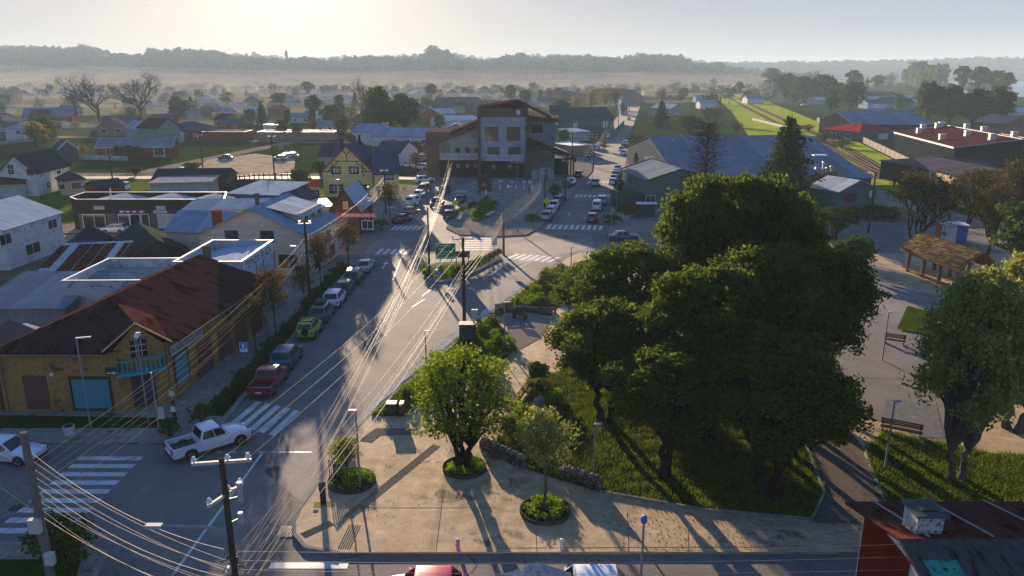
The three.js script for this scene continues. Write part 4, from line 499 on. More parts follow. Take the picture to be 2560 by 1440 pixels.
// ---------- supermarket and the roofs across the street ----------
{
  const t = bld('supermarket', 'huge blue-grey sheet roof of the supermarket with vents', 'supermarket', [51.12,-181.28,1.571,66.86,38.34], { h: 4.6, rise: 5.4, ov: 0.3, wall: WALL.slate, roof: iron('#8a979f', 'panel', 14, 0.8) });
  const bx = (n, x, y, z, w, h, m) => new B().box(x - w / 2, y, z - w / 2, x + w / 2, y + h, z + w / 2).build(n, m, t);
  const top = bld('market_gable', 'green-grey gable house standing on the supermarket roof edge', 'building', [38.83,-182.55,-0.347,7.99,14], { h: 6.4, rise: 3.2, axis: 'z', wall: WALL.green, roof: ROOF.zinc, fascia: P('#b5aca4', 0.6) });
}
{
  const t = bld('supermarket_canopy', 'white sloping canopy roof above the red shop fascia', 'shop', [37.67,-170.55,-0.000,14.93,9], { type: 'shed', h: 5.2, hb: 5.9, wall: mat('#a83a34', { m: 'stain', s: 6 }), roof: ROOF.pale });
  face('sign', 7, 1.2, letters([['UNIMARC', 0.5, 0.54]], { w: 512, h: 90, bg: '#b23a34', fg: '#e4dcd8', font: 'bold 70px sans-serif' }), t, [-5.2, 4.4, t.D + 0.03]);
}
bld('green_grey_hall', 'green-grey hall with low gable and dark lower wall', 'hall', [29.65,-147.36,0.126,12.9,18], { h: 5.4, rise: 2, axis: 'z', ov: 0.3, wall: WALL.green, roof: iron('#8b949a', 'panel', 8), fascia: P('#2f3a38', 0.7), win: [['f', -5.5, 1.6, 1.6, 2, { glass: BLACK }]] });
bld('sunny_lean_to', 'lean-to with bright ribbed sheet roof in front of the supermarket', 'shed', [45.06,-161.26,-0.000,12.76,9], { type: 'shed', h: 3.8, hb: 5.4, wall: WALL.slate, roof: ROOF.pale });
bld('back_store', 'low grey store with blue sheet roof below the big spruce', 'building', [55.08,-150.83,0.121,17.72,12], { type: 'shed', h: 3.2, hb: 4, wall: WALL.slate, roof: ROOF.blue });
bld('green_canopy', 'flat green canopy roof on white posts beside the hall', 'canopy', [21.38,-140.51,0.393,3.7,7], { type: 'shed', h: 2.7, hb: 2.9, wall: WALL.slate, roof: ROOF.green });
bld('front_canopy', 'pale flat canopy along the shop pavement', 'canopy', [28,-171.33,-0.000,4.2,9], { type: 'shed', h: 3.1, hb: 3.2, wall: WALL.taupe, roof: P('#b6b8ba', 0.6) });
{ const vents = [[2232 / 1, 0]]; }
for (const [n, label, x, y, z, w, h, d, m] of [['roof_vent', 'white box vent housing on the supermarket roof, largest', 65.8,-164.76, 5.9, 3, 1.5, 2.6], ['roof_vent', 'grey cooling unit near the end of the supermarket roof', 69.28,-166.36, 5.9, 3.4, 1.3, 2]].map(([n, l, x, z, y, w, h, d]) => [n, l, x, y, z, w, h, d, WHITE])) { const t = thing(n, label, 'vent', [x, y, z]); new B().box(-w / 2, 0, -d / 2, w / 2, h, d / 2).build('housing', P('#c9ced2', 0.5), t); new B().box(-w / 2 + 0.3, 0.2, d / 2, w / 2 - 0.3, h - 0.3, d / 2 + 0.05).build('louvre', P('#5a6066', 0.5), t); }
[[2066, 425, 1.9], [2072, 428, 1.2], [2083, 428, 1.5], [2047, 422, 0.9]].forEach(([u, v, h], i) => 0);
for (const [x, z, h, l] of [[62.71,-154.01, 2, 'tall'], [62.48,-151.59, 1.1, 'short'], [63.36,-151.59, 1.4, 'middle-sized'], [61.08,-153.36, 0.9, 'squat']]) { const t = thing('flue_pipe', l + ' white flue pipe on the supermarket roof eave', 'flue', [x, 4.9, z]); new B().cyl(V(0, 0, 0), V(0, h, 0), 0.22, 0.22, 10).build('pipe', WHITE, t); new B().cyl(V(0, h, 0), V(0, h + 0.2, 0), 0.32, 0.2, 10).build('cap', GALV, t); }
bld('ruined_house', 'narrow two-storey ruin with red slatted window and white base', 'house', [56.96,-130.62,0.446,9.63,7], { h: 5.2, rise: 1.7, axis: 'z', wall: WALL.green, roof: ROOF.pale, win: [['f', -1.6, 3.9, 2.8, 1.5, { nx: 7, fr: P('#9a5040'), glass: BLACK }], ['f', 3.4, 4.3, 0.8, 0.9, { glass: CURTAIN, nx: 1 }], ['f', -3.2, 1.2, 1.2, 2, { glass: CURTAIN, nx: 1 }]], door: [['f', -0.6, 2.4, 2.4, BLACK]] });
// ---------- the industrial side by the railway ----------
{
  const t = bld('maroon_warehouse', 'big dark warehouse with maroon roof, pale edges and box vents', 'warehouse', [128.51,-211.96,-0.194,30,52.62], { h: 6.6, rise: 2.2, ov: 0.3, wall: WALL.dark, roof: ROOF.wine, fascia: P('#a89c90', 0.7) }), W = t.W, D = t.D;
  for (const s of [-1, 1]) new B().bar(V(s * (W + 0.36), 6.5, -D), V(s * (W + 0.36), 6.5, D), 0.2, 0.4).build('fascia', P('#b5a898', 0.6), t); new B().bar(V(0, 8.86, -D), V(0, 8.86, D), 0.5, 0.1).build('ridge_cap', P('#b9b2ac', 0.6), t);
  for (const [a, b] of [[-0.75, -0.6], [-0.5, -0.95], [-0.35, 0.2], [-0.8, 0.25], [-0.25, -0.9], [-0.15, -0.97], [-0.3, 0.75], [0.3, -0.9], [0.3, -0.4], [0.5, 0.1], [0.6, 0.6]]) { const x = a * W, z = b * D, y = 8.8 - 2.2 * Math.abs(a) - 0.2; new B().box(x - 0.7, y, z - 0.7, x + 0.7, y + 1.5, z + 0.7).box(x - 0.8, y + 1.5, z - 0.8, x + 0.8, y + 1.65, z + 0.8).build('vent', P('#b8b2aa', 0.6), t.roofMesh); }
  const cu = new B().box(1, 3.4, D + 0.1, 6.5, 5.4, D + 1.4).build('cooling_unit', P('#c3c9cd', 0.5), t); for (let i = 0; i < 4; i++) new B().box(1.2 + i * 1.35, 3.6, D + 1.41, 2.3 + i * 1.35, 5.2, D + 1.46).build('grille', P('#39424c', 0.5), cu);
}
bld('beige_annex', 'beige annex with ribbed dark roof against the maroon warehouse', 'building', [96.77,-171.84,-1.560,26.97,9], { type: 'shed', h: 3.6, hb: 5, wall: WALL.cream, roof: ROOF.purple });
bld('black_shed', 'long low black shed at the foot of the maroon warehouse', 'shed', [107.01,-182.84,0.431,37.91,14], { type: 'shed', h: 3.6, hb: 4.4, wall: WALL.dark, roof: ROOF.dark });
bld('white_low_wall_house', 'white low building in front of the black shed', 'building', [102.96,-169.62,-0.000,12.32,4], { type: 'flat', h: 2.4, par: 0.1, wall: WALL.white, roof: ROOF.felt });
bld('grey_warehouse', 'long warehouse with light grey gable roof beside the railway', 'warehouse', [145.47,-312.24,1.571,33.61,31.14], { h: 5.5, rise: 4, ov: 0.3, wall: WALL.dark, roof: iron('#98a0ac', 'panel', 14, 0.8) });
bld('red_roof_house', 'house with bright red hipped roof and white posts', 'house', [132.69,-295.26,0.333,18.64,20], { type: 'hip', h: 3.6, rise: 2.6, axis: 'z', wall: WALL.slate, roof: ROOF.red, win: [['f', 2, 1.7, 4, 1.8, { nx: 4, glass: CURTAIN }], ['l', 4, 1.6, 3, 1.6], ['l', -4, 1.6, 3, 1.6]], fascia: WHITE });
bld('long_green_roof', 'long low building with dark green roof among the trees', 'building', [332.51,-713.05,-0.000,31.22,20], { h: 5, rise: 3.4, axis: 'x', wall: WALL.white, roof: ROOF.green });
bld('blue_grey_sheds', 'row of low blue-grey roofs beyond the long warehouse', 'building', [270.4,-564.19,-0.000,34.16,16], { h: 4, rise: 2.4, axis: 'x', wall: WALL.blue, roof: ROOF.slate });
bld('teal_house', 'small teal house with pale roof near the long warehouse', 'house', [229.67,-489.46,-0.566,10.67,14], { h: 3.6, rise: 2.4, axis: 'x', wall: P('#4f8fae', 0.7), roof: ROOF.pale });
bld('blue_roof_houses', 'pair of low houses with light blue roofs beside the green track', 'house', [140.18,-563.19,-0.000,12.81,14], { h: 4, rise: 2, axis: 'x', wall: WALL.white, roof: ROOF.blue }); bld('blue_roof_house', 'low house with bright blue sheet roof, nearer to the track', 'house', [164.84,-684.92,-0.000,11.08,14], { h: 4, rise: 2.4, axis: 'x', wall: WALL.blue, roof: ROOF.blue });
bld('trackside_house', 'white house with long grey roof across the track', 'house', [204.43,-663.87,-0.000,14.75,16], { h: 4, rise: 2.6, axis: 'x', wall: WALL.white, roof: ROOF.steel });
bld('far_right_house', 'dark house with pink gable at the frame edge behind cypresses', 'house', [202.01,-317.74,0.469,22.78,14], { h: 5, rise: 3, axis: 'z', wall: WALL.rose, roof: ROOF.slate }); bld('far_right_house', 'pale sheet roof house at the frame edge near the lake', 'house', [277.88,-427.17,0.394,23.2,12], { h: 4, rise: 2.4, axis: 'x', wall: WALL.white, roof: ROOF.zinc });
// the concrete panel wall along the track: every panel its own piece
{
  const pts = [[161.01,-410.32], [134.13,-304.73], [115.45,-235.68], [103.47,-192.5]], t = thing('panel_wall', 'long pale concrete panel wall beside the railway', 'wall', [0, 0, 0]), PM = [mat('#a79f96', { m: 'stain', s: 4 }), mat('#988f88', { m: 'stain', s: 5 }), mat('#b0a79c', { m: 'stain', s: 3 })]; let n = 0;
  for (let i = 0; i + 1 < pts.length; i++) { const [x, z] = pts[i], [a, b] = pts[i + 1], L = Math.hypot(a - x, b - z), k = Math.round(L / 2.4); for (let j = 0; j < k; j++) { const f = (q) => V(lerp(x, a, q), 1, lerp(z, b, q)); new B().bar(f((j + 0.03) / k), f((j + 0.97) / k), 0.12, 2.05).build('panel', PM[n++ % 3], t); new B().bar(f(j / k).setY(0), f(j / k).setY(2.25), 0.2).build('post', PM[1], t); } }
}
// railway: grassy strip, ballast, rails
sheet('trackside_grass', [[293.86,-1165.04], [346.63,-1193.62], [161.96,-413.89], [102.96,-192.5], [94.51,-170.92], [76.51,-170.92], [80.36,-182.53], [125.45,-300.84], [116.41,-319.17], [96.15,-314.91], [144.35,-511.3]], -0.03, M.field);
const track = (pts, k) => { const v = pts.map(([x, z]) => V(x, 0.1, z)), cv = new THREE.CatmullRomCurve3(v), P2 = cv.getPoints(40), t = thing('railway_track', k, 'railway', [0, 0, 0]); const strip = (o, w, y, m, n) => { const b = new B(); for (let i = 0; i < 40; i++) { const d = P2[i + 1].clone().sub(P2[i]).normalize(), s = V(-d.z, 0, d.x); const q = (p, f) => p.clone().addScaledVector(s, o + f).setY(y); b.quad(q(P2[i], -w), q(P2[i + 1], -w), q(P2[i + 1], w), q(P2[i], w)); } b.build(n, m, t); }; strip(0, 1.7, 0.02, mat('#5d5347', { m: 'speck', s: 5, rough: 1 }), 'ballast'); for (const s of [-0.75, 0.75]) { const b = new B(); for (let i = 0; i < 40; i++) { const d = P2[i + 1].clone().sub(P2[i]).normalize(), n = V(-d.z, 0, d.x).multiplyScalar(s); b.bar(P2[i].clone().add(n), P2[i + 1].clone().add(n), 0.14, 0.16); } b.build('rail', P('#6a5d54', 0.75), t); } };
track([[90.16,-174.85], [96.48,-207.22], [106.67,-256.43], [119.68,-321.35], [164.4,-534.07], [250.27,-921.84]], 'main railway track curving out of the green strip'); track([[92.06,-182.53], [102.26,-220.04], [115.23,-271.3], [128.06,-328.04], [156.72,-461.96], [225.59,-774.44]], 'second railway track joining at the switch');
track([[88.64,-180.37], [92.03,-204.47], [94.82,-224.3]], 'short overgrown siding beside the supermarket');
// ---------- red house on the near corner ----------
{
  const t = bld('red_house', 'red-walled house with rusty maroon roof and white flaking chimney at the frame corner', 'house', [24.5, -24.7, 0, 20.2, 8.9], { h: 6.2, rise: 1.15, axis: 'x', ov: 0.6, wall: WALL.white, roof: ROOF.brownred });
  new B().box(-0.04, 0, 0, 0, 6.3, 3.7, rotM(-9.5, 0, -3.72, 0)).build('red_boarding', WALL.red, t);
  plate(new B(), V(-10.12, 6.24, 4.47), V(10, 6.24, 4.47), V(10, 7.37, 0.04), V(-10.12, 7.37, 0.04), 0.02).build('green_roof', iron('#55544d', 'rust', 3), t);
  plate(new B(), V(-9.7, 6.8, 2.4), V(-8.5, 6.8, 2.4), V(-8.5, 7.15, 1.0), V(-9.7, 7.15, 1.0), 0.02).build('green_patch', mat('#3fa08e', { m: 'rust', s: 2, b: 'corr', bs: 3.2, bh: 0.03 }), t);
  for (let i = 0; i < 8; i++) plate(new B(), V(-9 + i * 2.4, 6.27, -4.42), V(-8.93 + i * 2.4, 6.27, -4.42), V(-8.93 + i * 2.4, 7.4, -0.03), V(-9 + i * 2.4, 7.4, -0.03), 0.05).build('batten', P('#8e8580', 0.7), t);
  const FL = mat('#c8ccd0', { m: 'rust', s: 1.3 }), c = new B().box(-9.2, 6.3, -1.5, -8.2, 7.95, -0.5).build('chimney', FL, t); new B().box(-9.32, 7.95, -1.62, -8.08, 8.05, -0.38).build('cap', P('#4a5450', 0.9), c); new B().box(-9, 8.05, -1.3, -8.4, 8.12, -0.7).build('flue', BLACK, c);
}
// ---------- shingled shelter in the park ----------
{
  const [sx, sz, sr, sw, sd] = [51.99,-88.33,0.110,5.1,11.22], t = thing('park_shelter', 'open timber shelter with mossy shingle roof on thick posts', 'shelter', [sx, 0.14, sz], sr - PI / 2), w = sd / 2, d = sw / 2, h = 2.8, r = 4.6, TM = P('#7a6248', 0.9);
  const SH = ['#7f6d4a', '#6d5d40', '#8a7752', '#625339'].map((c) => mat(c, { rough: 1, m: 'speck', s: 1 })), sg = new B().box(-0.3, 0, -0.28, 0.3, 0.05, 0.28).geo(), rr = rng(71);
  for (const s of [1, -1]) for (let row = 0; row < 8; row++) for (let i = 0; i < 18; i++) { const o = obj('shingle', sg, SH[rr() * 4 | 0], t), k = (row + 0.5) / 8; o.position.set(-w + 0.36 + i * (2 * w - 0.8) / 17.3 + (row % 2) * 0.2, lerp(h, r, k) + 0.08 + rr() * 0.03, s * lerp(d, 0.15, k)); o.rotation.set(s * Math.atan2(r - h, d) + s * -0.08, (rr() - 0.5) * 0.06, 0); o.scale.set((2 * w) / 11.5, 1, d / 4.2); }
  const rb = new B(); plate(rb, V(-w, h, d), V(w, h, d), V(w, r, 0), V(-w, r, 0), 0.08); plate(rb, V(w, h, -d), V(-w, h, -d), V(-w, r, 0), V(w, r, 0), 0.08); rb.build('roof_deck', TM, t); new B().box(-w, h - 0.35, d - 0.25, w, h - 0.05, d - 0.05).box(-w, h - 0.35, -d + 0.05, w, h - 0.05, -d + 0.25).build('beam', TM, t);
  for (const x of [-w * 0.8, -w * 0.27, w * 0.27, w * 0.8]) for (const z of [-d * 0.7, d * 0.7]) { const p = new B().cyl(V(x, 0, z), V(x, h - 0.1, z), 0.24, 0.2, 8).build('post', TM, t); new B().bar(V(x, 1.9, z), V(x + 0.9, 2.9, z), 0.14).bar(V(x, 1.9, z), V(x - 0.9, 2.9, z), 0.14).build('brace', TM, p); }
  new B().box(-w * 0.9, 0.4, d * 0.76, w * 0.9, 0.5, d * 0.88).build('bench_rail', TM, t);
}
// ---------- vegetation ----------
const leafM = (c, t = 0.4) => mat(c, { m: 'leaf', s: 1, rough: 1, transmission: t, thickness: 0 });
const LEAF = { deep: leafM('#69723e', 0.5), olive: leafM('#96955c'), fresh: leafM('#98a244'), pale: leafM('#aca876'), brown: leafM('#7b5a42', 0.25), rust: leafM('#8a4a34', 0.25), dark: leafM('#66774a', 0.25), gold: leafM('#a48a2e', 0.35), yel: leafM('#b5a33a', 0.4), spruce: leafM('#566544', 0.15), wine: leafM('#4d3040', 0.2), ground: leafM('#98ae3a', 0.4), lawn: leafM('#8a8c40', 0.4), twig: leafM('#7a6852', 0.2), euc: leafM('#858a66', 0.25) };
const BARK = mat('#5d4f40', { m: 'bark', s: 0.8, rough: 1 }), BARKD = mat('#3d352d', { m: 'bark', s: 0.8, rough: 1 }), BARKG = mat('#7d766c', { m: 'bark', s: 0.8, rough: 1 });
function leaf(b, r, c, s, out) {
  const d = V(r() - 0.5, r() - 0.5, r() - 0.5); if (out) d.addScaledVector(out, 0.35); d.normalize();
  const e = V(r() - 0.5, r() - 0.5, r() - 0.5).cross(d).normalize(), f = V(0, 0, 0).crossVectors(d, e), u = r(), v = r(), q = s * (0.65 + r() * 0.7), A = c.clone().addScaledVector(e, -q), C = c.clone().addScaledVector(e, q), Bq = c.clone().addScaledVector(f, q * 0.55).addScaledVector(d, q * 0.15), D = c.clone().addScaledVector(f, -q * 0.55).addScaledVector(d, q * 0.15);
  b.tri(A, Bq, C, [u, v], [u, v], [u + 0.004, v]).tri(A, C, D, [u, v], [u, v], [u, v + 0.004]);
}
// lobes: [x, y, z, rx, ry, rz]; clumps of leaves through the lobes' outer shells
function crown(r, lobes, n, size, per = 14, cr = 0.16, shell = 0.5) {
  const b = new B(), w = lobes.map((l) => Math.pow(l[3] * l[4] * l[5], 0.66)), tot = w.reduce((a, c) => a + c), tips = [];
  for (let i = 0; i < n / per; i++) {
    let k = r() * tot, j = 0; while ((k -= w[j]) > 0 && j < lobes.length - 1) j++;
    const [x, y, z, a, h, c] = lobes[j], o = V(r() * 2 - 1, r() * 2 - 1, r() * 2 - 1); if (o.length() > 1) { i--; continue; } o.normalize(); if (o.y < -0.55) o.y *= -0.5;
    const q = (shell + (1 - shell) * Math.pow(r(), 0.6)) * (r() < 0.3 ? 1 + r() * 0.4 : 1), cc = V(x + o.x * a * q, y + o.y * h * q, z + o.z * c * q), rad = cr * (a + h + c) / 3 * (0.6 + r() * 0.8); tips.push(cc);
    for (let m = 0; m < per; m++) leaf(b, r, cc.clone().add(V(r() - 0.5, (r() - 0.5) * 0.8, r() - 0.5).multiplyScalar(2 * rad)), size, o);
  }
  return { b, tips };
}
const bend = (a, c, r, k, n = 4) => { const p = []; for (let i = 0; i <= n; i++) { const t = i / n; p.push(a.clone().lerp(c, t).add(V((r() - 0.5) * k, Math.sin(t * PI) * k * 0.6, (r() - 0.5) * k).multiplyScalar(i && i < n ? 1 : 0))); } return p; };
function treeProto(name, o) {
  const r = rng(o.seed), g = new THREE.Group(); g.name = name; const H = o.H, R = o.R, th = o.trunk * H, n = o.lobes || 9, L = [];
  for (let i = 0; i < n; i++) { const t = n > 1 ? i / (n - 1) : 0, y = lerp(th + (H - th) * 0.22, H * 0.86, Math.pow(t, 0.8)), prof = o.prof ? o.prof(t) : Math.sqrt(Math.max(0.05, 1 - Math.pow(t * 1.25 - 0.4, 2))), a = i * 2.4 + r() * 0.8, q = R * prof * (i === n - 1 ? 0.1 : (o.out || 0.58) * (0.55 + 0.45 * Math.sqrt(r()))), s = R * (o.lobe || 0.5) * (0.75 + r() * 0.5) * (0.5 + 0.5 * prof); L.push([Math.cos(a) * q + (o.lean || 0) * t, y, Math.sin(a) * q, s, s * (o.flat || 0.8), s]); }
  const { b, tips } = crown(r, L, o.n, o.leaf, o.per || 14, o.cr || 0.2, o.shell ?? 0.45);
  const tb = new B(), tr = o.tr || H * 0.022, stems = o.stems || 1, split = V(0, th, 0), forks = [];
  for (let k = 0; k < stems; k++) { const a = k / stems * 6.28 + 0.5, base = V(Math.cos(a) * tr * 1.1 * (stems > 1), -0.1, Math.sin(a) * tr * 1.1 * (stems > 1)), top = V(Math.cos(a) * R * 0.16 * (stems > 1), th, Math.sin(a) * R * 0.16 * (stems > 1)); tb.tube(bend(base, top, r, tr * 1.2), (t) => tr * (stems > 1 ? 0.7 : 1) * (t < 0.1 ? 1.5 : 1.12 - 0.4 * t), 8); forks.push(top); }
  L.forEach((l, i) => { const s = forks[i % forks.length], e = V(l[0], l[1], l[2]), p = bend(s, e, r, R * 0.12); tb.tube(p, (t) => tr * 0.55 * (1 - 0.7 * t), 6); for (let k = 0; k < (o.twigs ?? 5); k++) { const c = tips[(i * 37 + k * 101) % tips.length], m = p[2 + (k % 3)]; if (c.distanceTo(m) < R * 0.95) tb.tube(bend(m, c, r, R * 0.06, 3), (t) => tr * 0.17 * (1 - 0.75 * t), 4); } });
  tb.build('trunk', o.bark || BARK, g); if (o.n) b.build('crown', o.m, g); return g;
}
function bareProto(name, o) {
  const r = rng(o.seed), g = new THREE.Group(); g.name = name; const b = new B(), lb = new B();
  const grow = (p, d, L, rad, lev) => { const e = p.clone().addScaledVector(d, L), m = p.clone().lerp(e, 0.5).add(V(r() - 0.5, r() - 0.5, r() - 0.5).multiplyScalar(L * 0.12)); b.cyl(p, m, rad, rad * 0.82, lev > 2 ? 3 : 5, false).cyl(m, e, rad * 0.82, rad * 0.62, lev > 2 ? 3 : 5, false); if (o.leafM && lev >= 3 && r() < o.leafy) for (let i = 0; i < 3; i++) leaf(lb, r, e.clone().add(V(r() - 0.5, r() - 0.5, r() - 0.5).multiplyScalar(L * 0.5)), o.leaf); if (lev >= o.lev) return; const n = lev === 0 ? o.first || 4 : 2 + (r() < 0.65 ? 1 : 0); for (let i = 0; i < n; i++) { const a = r() * 6.28, s = lev === 0 ? o.open || 0.5 : 0.35 + r() * 0.5, x = V(d.y, -d.x + 0.3, d.z + 0.2).cross(d).normalize(), y = V(0, 0, 0).crossVectors(d, x), nd = d.clone().addScaledVector(x, Math.cos(a + i * 6.28 / n) * s).addScaledVector(y, Math.sin(a + i * 6.28 / n) * s).add(V(0, 0.16, 0)).normalize(); grow(i === 0 ? e : p.clone().lerp(e, 0.6 + r() * 0.4), nd, L * (0.68 + r() * 0.18), rad * 0.62, lev + 1); } };
  for (let k = 0; k < (o.stems || 1); k++) { const a = k * 2.2; grow(V(Math.cos(a) * 0.015 * (o.stems > 1), -0.01, Math.sin(a) * 0.015 * (o.stems > 1)), V((r() - 0.5) * 0.25 * (o.stems || 0), 1, (r() - 0.5) * 0.25 * (o.stems || 0)).normalize(), o.L, o.rad, 0); }
  b.build('trunk', o.bark || BARKD, g); if (o.leafM) lb.build('crown', o.leafM, g); return g;
}
function conifer(name, o) {
  const r = rng(o.seed), g = new THREE.Group(); g.name = name; const b = new B(), lb = new B(), H = 1; b.tube([V(0, -0.01, 0), V(0.004, 0.5, 0), V(0, 0.99, 0)], (t) => 0.022 * (1 - 0.85 * t), 7);
  const W = o.whorls; for (let i = 0; i < W; i++) { const t = i / W, y = lerp(o.low, 0.97, t), len = (o.R || 0.3) * Math.pow(1 - t, o.pow || 0.85) * (0.75 + r() * 0.45) + 0.015, k = o.k || 7; for (let j = 0; j < k; j++) { const a = j / k * 6.28 + i * 1.3 + r() * 0.6, ll = len * (0.65 + r() * 0.5), e = V(Math.cos(a) * ll, y - ll * (o.droop ?? 0.25) + (r() - 0.4) * 0.03, Math.sin(a) * ll), s = V(0, y, 0), m = s.clone().lerp(e, 0.5).add(V(0, ll * 0.08, 0)); b.tube([s, m, e], (q) => 0.0045 * (1 - 0.7 * q), 3); const n = o.needles ? Math.ceil(o.needles * ll / 0.3) : 0; for (let q = 0; q < n; q++) { const u = Math.pow(r(), 0.6), p = u < 0.5 ? s.clone().lerp(m, u * 2) : m.clone().lerp(e, u * 2 - 1); leaf(lb, r, p.add(V(r() - 0.5, (r() - 0.6) * 0.7, r() - 0.5).multiplyScalar(0.05 + 0.03 * (1 - t))), o.leaf, null); } if (o.bare) for (let q = 0; q < 4; q++) { const u = 0.3 + r() * 0.7, p = s.clone().lerp(e, u); b.tube([p, p.clone().add(V((r() - 0.5) * 0.07, r() * 0.03, (r() - 0.5) * 0.07))], 0.0022, 3); } } }
  b.build('trunk', o.bark || BARKD, g); if (o.needles) lb.build('crown', o.m, g); return g;
}
const TP = {
  bigA: treeProto('evergreen_tree', { seed: 1, H: 14, R: 5.4, trunk: 0.2, lobes: 46, n: 34000, leaf: 0.15, m: LEAF.deep, bark: BARKD, stems: 3, tr: 0.42, prof: (t) => 0.78 + 0.34 * Math.sin(t * 2.4) - 0.62 * t * t, per: 20, cr: 0.34, lobe: 0.25, shell: 0.5, twigs: 2, out: 0.82 }),
  bigB: treeProto('evergreen_tree', { seed: 2, H: 14, R: 5.4, trunk: 0.24, lobes: 40, n: 30000, leaf: 0.15, m: LEAF.deep, bark: BARKD, stems: 2, tr: 0.4, prof: (t) => 0.7 + 0.4 * Math.sin(t * 2.2) - 0.62 * t * t, per: 20, cr: 0.34, lobe: 0.27, shell: 0.5, twigs: 2, out: 0.82 }),
  tall: treeProto('silver_leaved_tree', { seed: 3, H: 14, R: 3.8, trunk: 0.14, lobes: 38, n: 24000, leaf: 0.13, m: LEAF.pale, bark: BARKG, stems: 2, tr: 0.34, per: 16, cr: 0.4, lobe: 0.28, twigs: 3, out: 0.75, prof: (t) => 0.95 - 0.55 * t * t }),
  plazaTree: treeProto('plaza_tree', { seed: 4, H: 8.2, R: 2.9, trunk: 0.18, lobes: 30, n: 9500, leaf: 0.095, m: LEAF.fresh, bark: BARKD, stems: 3, tr: 0.24, per: 9, cr: 0.5, lobe: 0.3, twigs: 5, out: 0.72, shell: 0.3 }),
  smallTree: treeProto('young_tree', { seed: 5, H: 6.6, R: 1.45, trunk: 0.34, lobes: 9, n: 4200, leaf: 0.09, m: LEAF.pale, bark: BARKG, tr: 0.09, per: 10, cr: 0.34, lobe: 0.6, twigs: 6 }),
  street: treeProto('street_tree', { seed: 6, H: 5.4, R: 1.7, trunk: 0.3, lobes: 8, n: 1700, leaf: 0.1, m: LEAF.brown, bark: BARK, tr: 0.07, per: 5, cr: 0.4, lobe: 0.6, twigs: 14, shell: 0.2 }),
  dome: treeProto('cypress', { seed: 7, H: 1, R: 0.5, trunk: 0.06, lobes: 20, n: 6400, leaf: 0.031, m: LEAF.dark, per: 20, cr: 0.3, lobe: 0.36, tr: 0.04, twigs: 0, flat: 0.9, shell: 0.6 }),
  oak: treeProto('leafy_tree', { seed: 8, H: 1, R: 0.45, trunk: 0.16, lobes: 13, n: 3800, leaf: 0.031, m: LEAF.dark, per: 16, cr: 0.3, lobe: 0.38, tr: 0.03, twigs: 2 }),
  euc: treeProto('eucalyptus', { seed: 9, H: 1, R: 0.34, trunk: 0.3, lobes: 12, n: 3000, leaf: 0.027, m: LEAF.euc, per: 14, cr: 0.34, lobe: 0.36, tr: 0.022, twigs: 4, prof: (t) => 0.6 + 0.4 * Math.sin(t * 3), bark: BARKG }),
  gold: treeProto('autumn_tree', { seed: 10, H: 1, R: 0.4, trunk: 0.16, lobes: 10, n: 1500, leaf: 0.026, m: LEAF.gold, per: 8, cr: 0.4, lobe: 0.42, tr: 0.02, twigs: 12, shell: 0.2 }),
  russet: treeProto('russet_tree', { seed: 12, H: 1, R: 0.42, trunk: 0.14, lobes: 11, n: 900, leaf: 0.02, m: LEAF.twig, per: 5, cr: 0.45, lobe: 0.42, tr: 0.022, twigs: 26, shell: 0.2 }),
  bush: treeProto('bush', { seed: 13, H: 1, R: 0.62, trunk: 0.04, lobes: 7, n: 1100, leaf: 0.05, m: LEAF.deep, per: 10, cr: 0.34, lobe: 0.5, tr: 0.03, twigs: 2 }),
  mound: treeProto('shrub', { seed: 14, H: 1, R: 0.66, trunk: 0.03, lobes: 8, n: 1200, leaf: 0.045, m: LEAF.ground, per: 12, cr: 0.34, lobe: 0.46, tr: 0.03, twigs: 0 }),
  bare: bareProto('bare_tree', { seed: 15, lev: 6, L: 0.28, rad: 0.024, first: 5, open: 0.75 }),
  bare2: bareProto('bare_tree', { seed: 18, lev: 6, L: 0.2, rad: 0.014, stems: 5, first: 3, open: 0.5, leafM: LEAF.twig, leafy: 0.2, leaf: 0.018 }),
  spruce: conifer('spruce', { seed: 17, whorls: 34, low: 0.06, R: 0.36, needles: 26, leaf: 0.022, m: LEAF.spruce, droop: 0.18 }),
  fir: conifer('conifer', { seed: 19, whorls: 20, low: 0.08, R: 0.26, needles: 22, leaf: 0.03, m: LEAF.spruce }),
  dead: conifer('dead_conifer', { seed: 20, whorls: 30, low: 0.18, R: 0.26, needles: 0, bare: true, droop: -0.35, pow: 0.25, k: 7, bark: BARK }),
  poplar: treeProto('poplar', { seed: 21, H: 1, R: 0.13, trunk: 0.08, lobes: 10, n: 900, leaf: 0.022, m: LEAF.pale, per: 8, cr: 0.5, lobe: 0.7, tr: 0.012, twigs: 6, prof: (t) => Math.sin(0.4 + t * 2.6) }),
};
const treeAt = (p, [x, z], sw, sh, label, group, turn = 0, y = 0.14, cat = 'tree') => { const o = dup(TP[p], [x, y, z], turn, label, group, sw, sh); o.userData.category = cat; return o; };
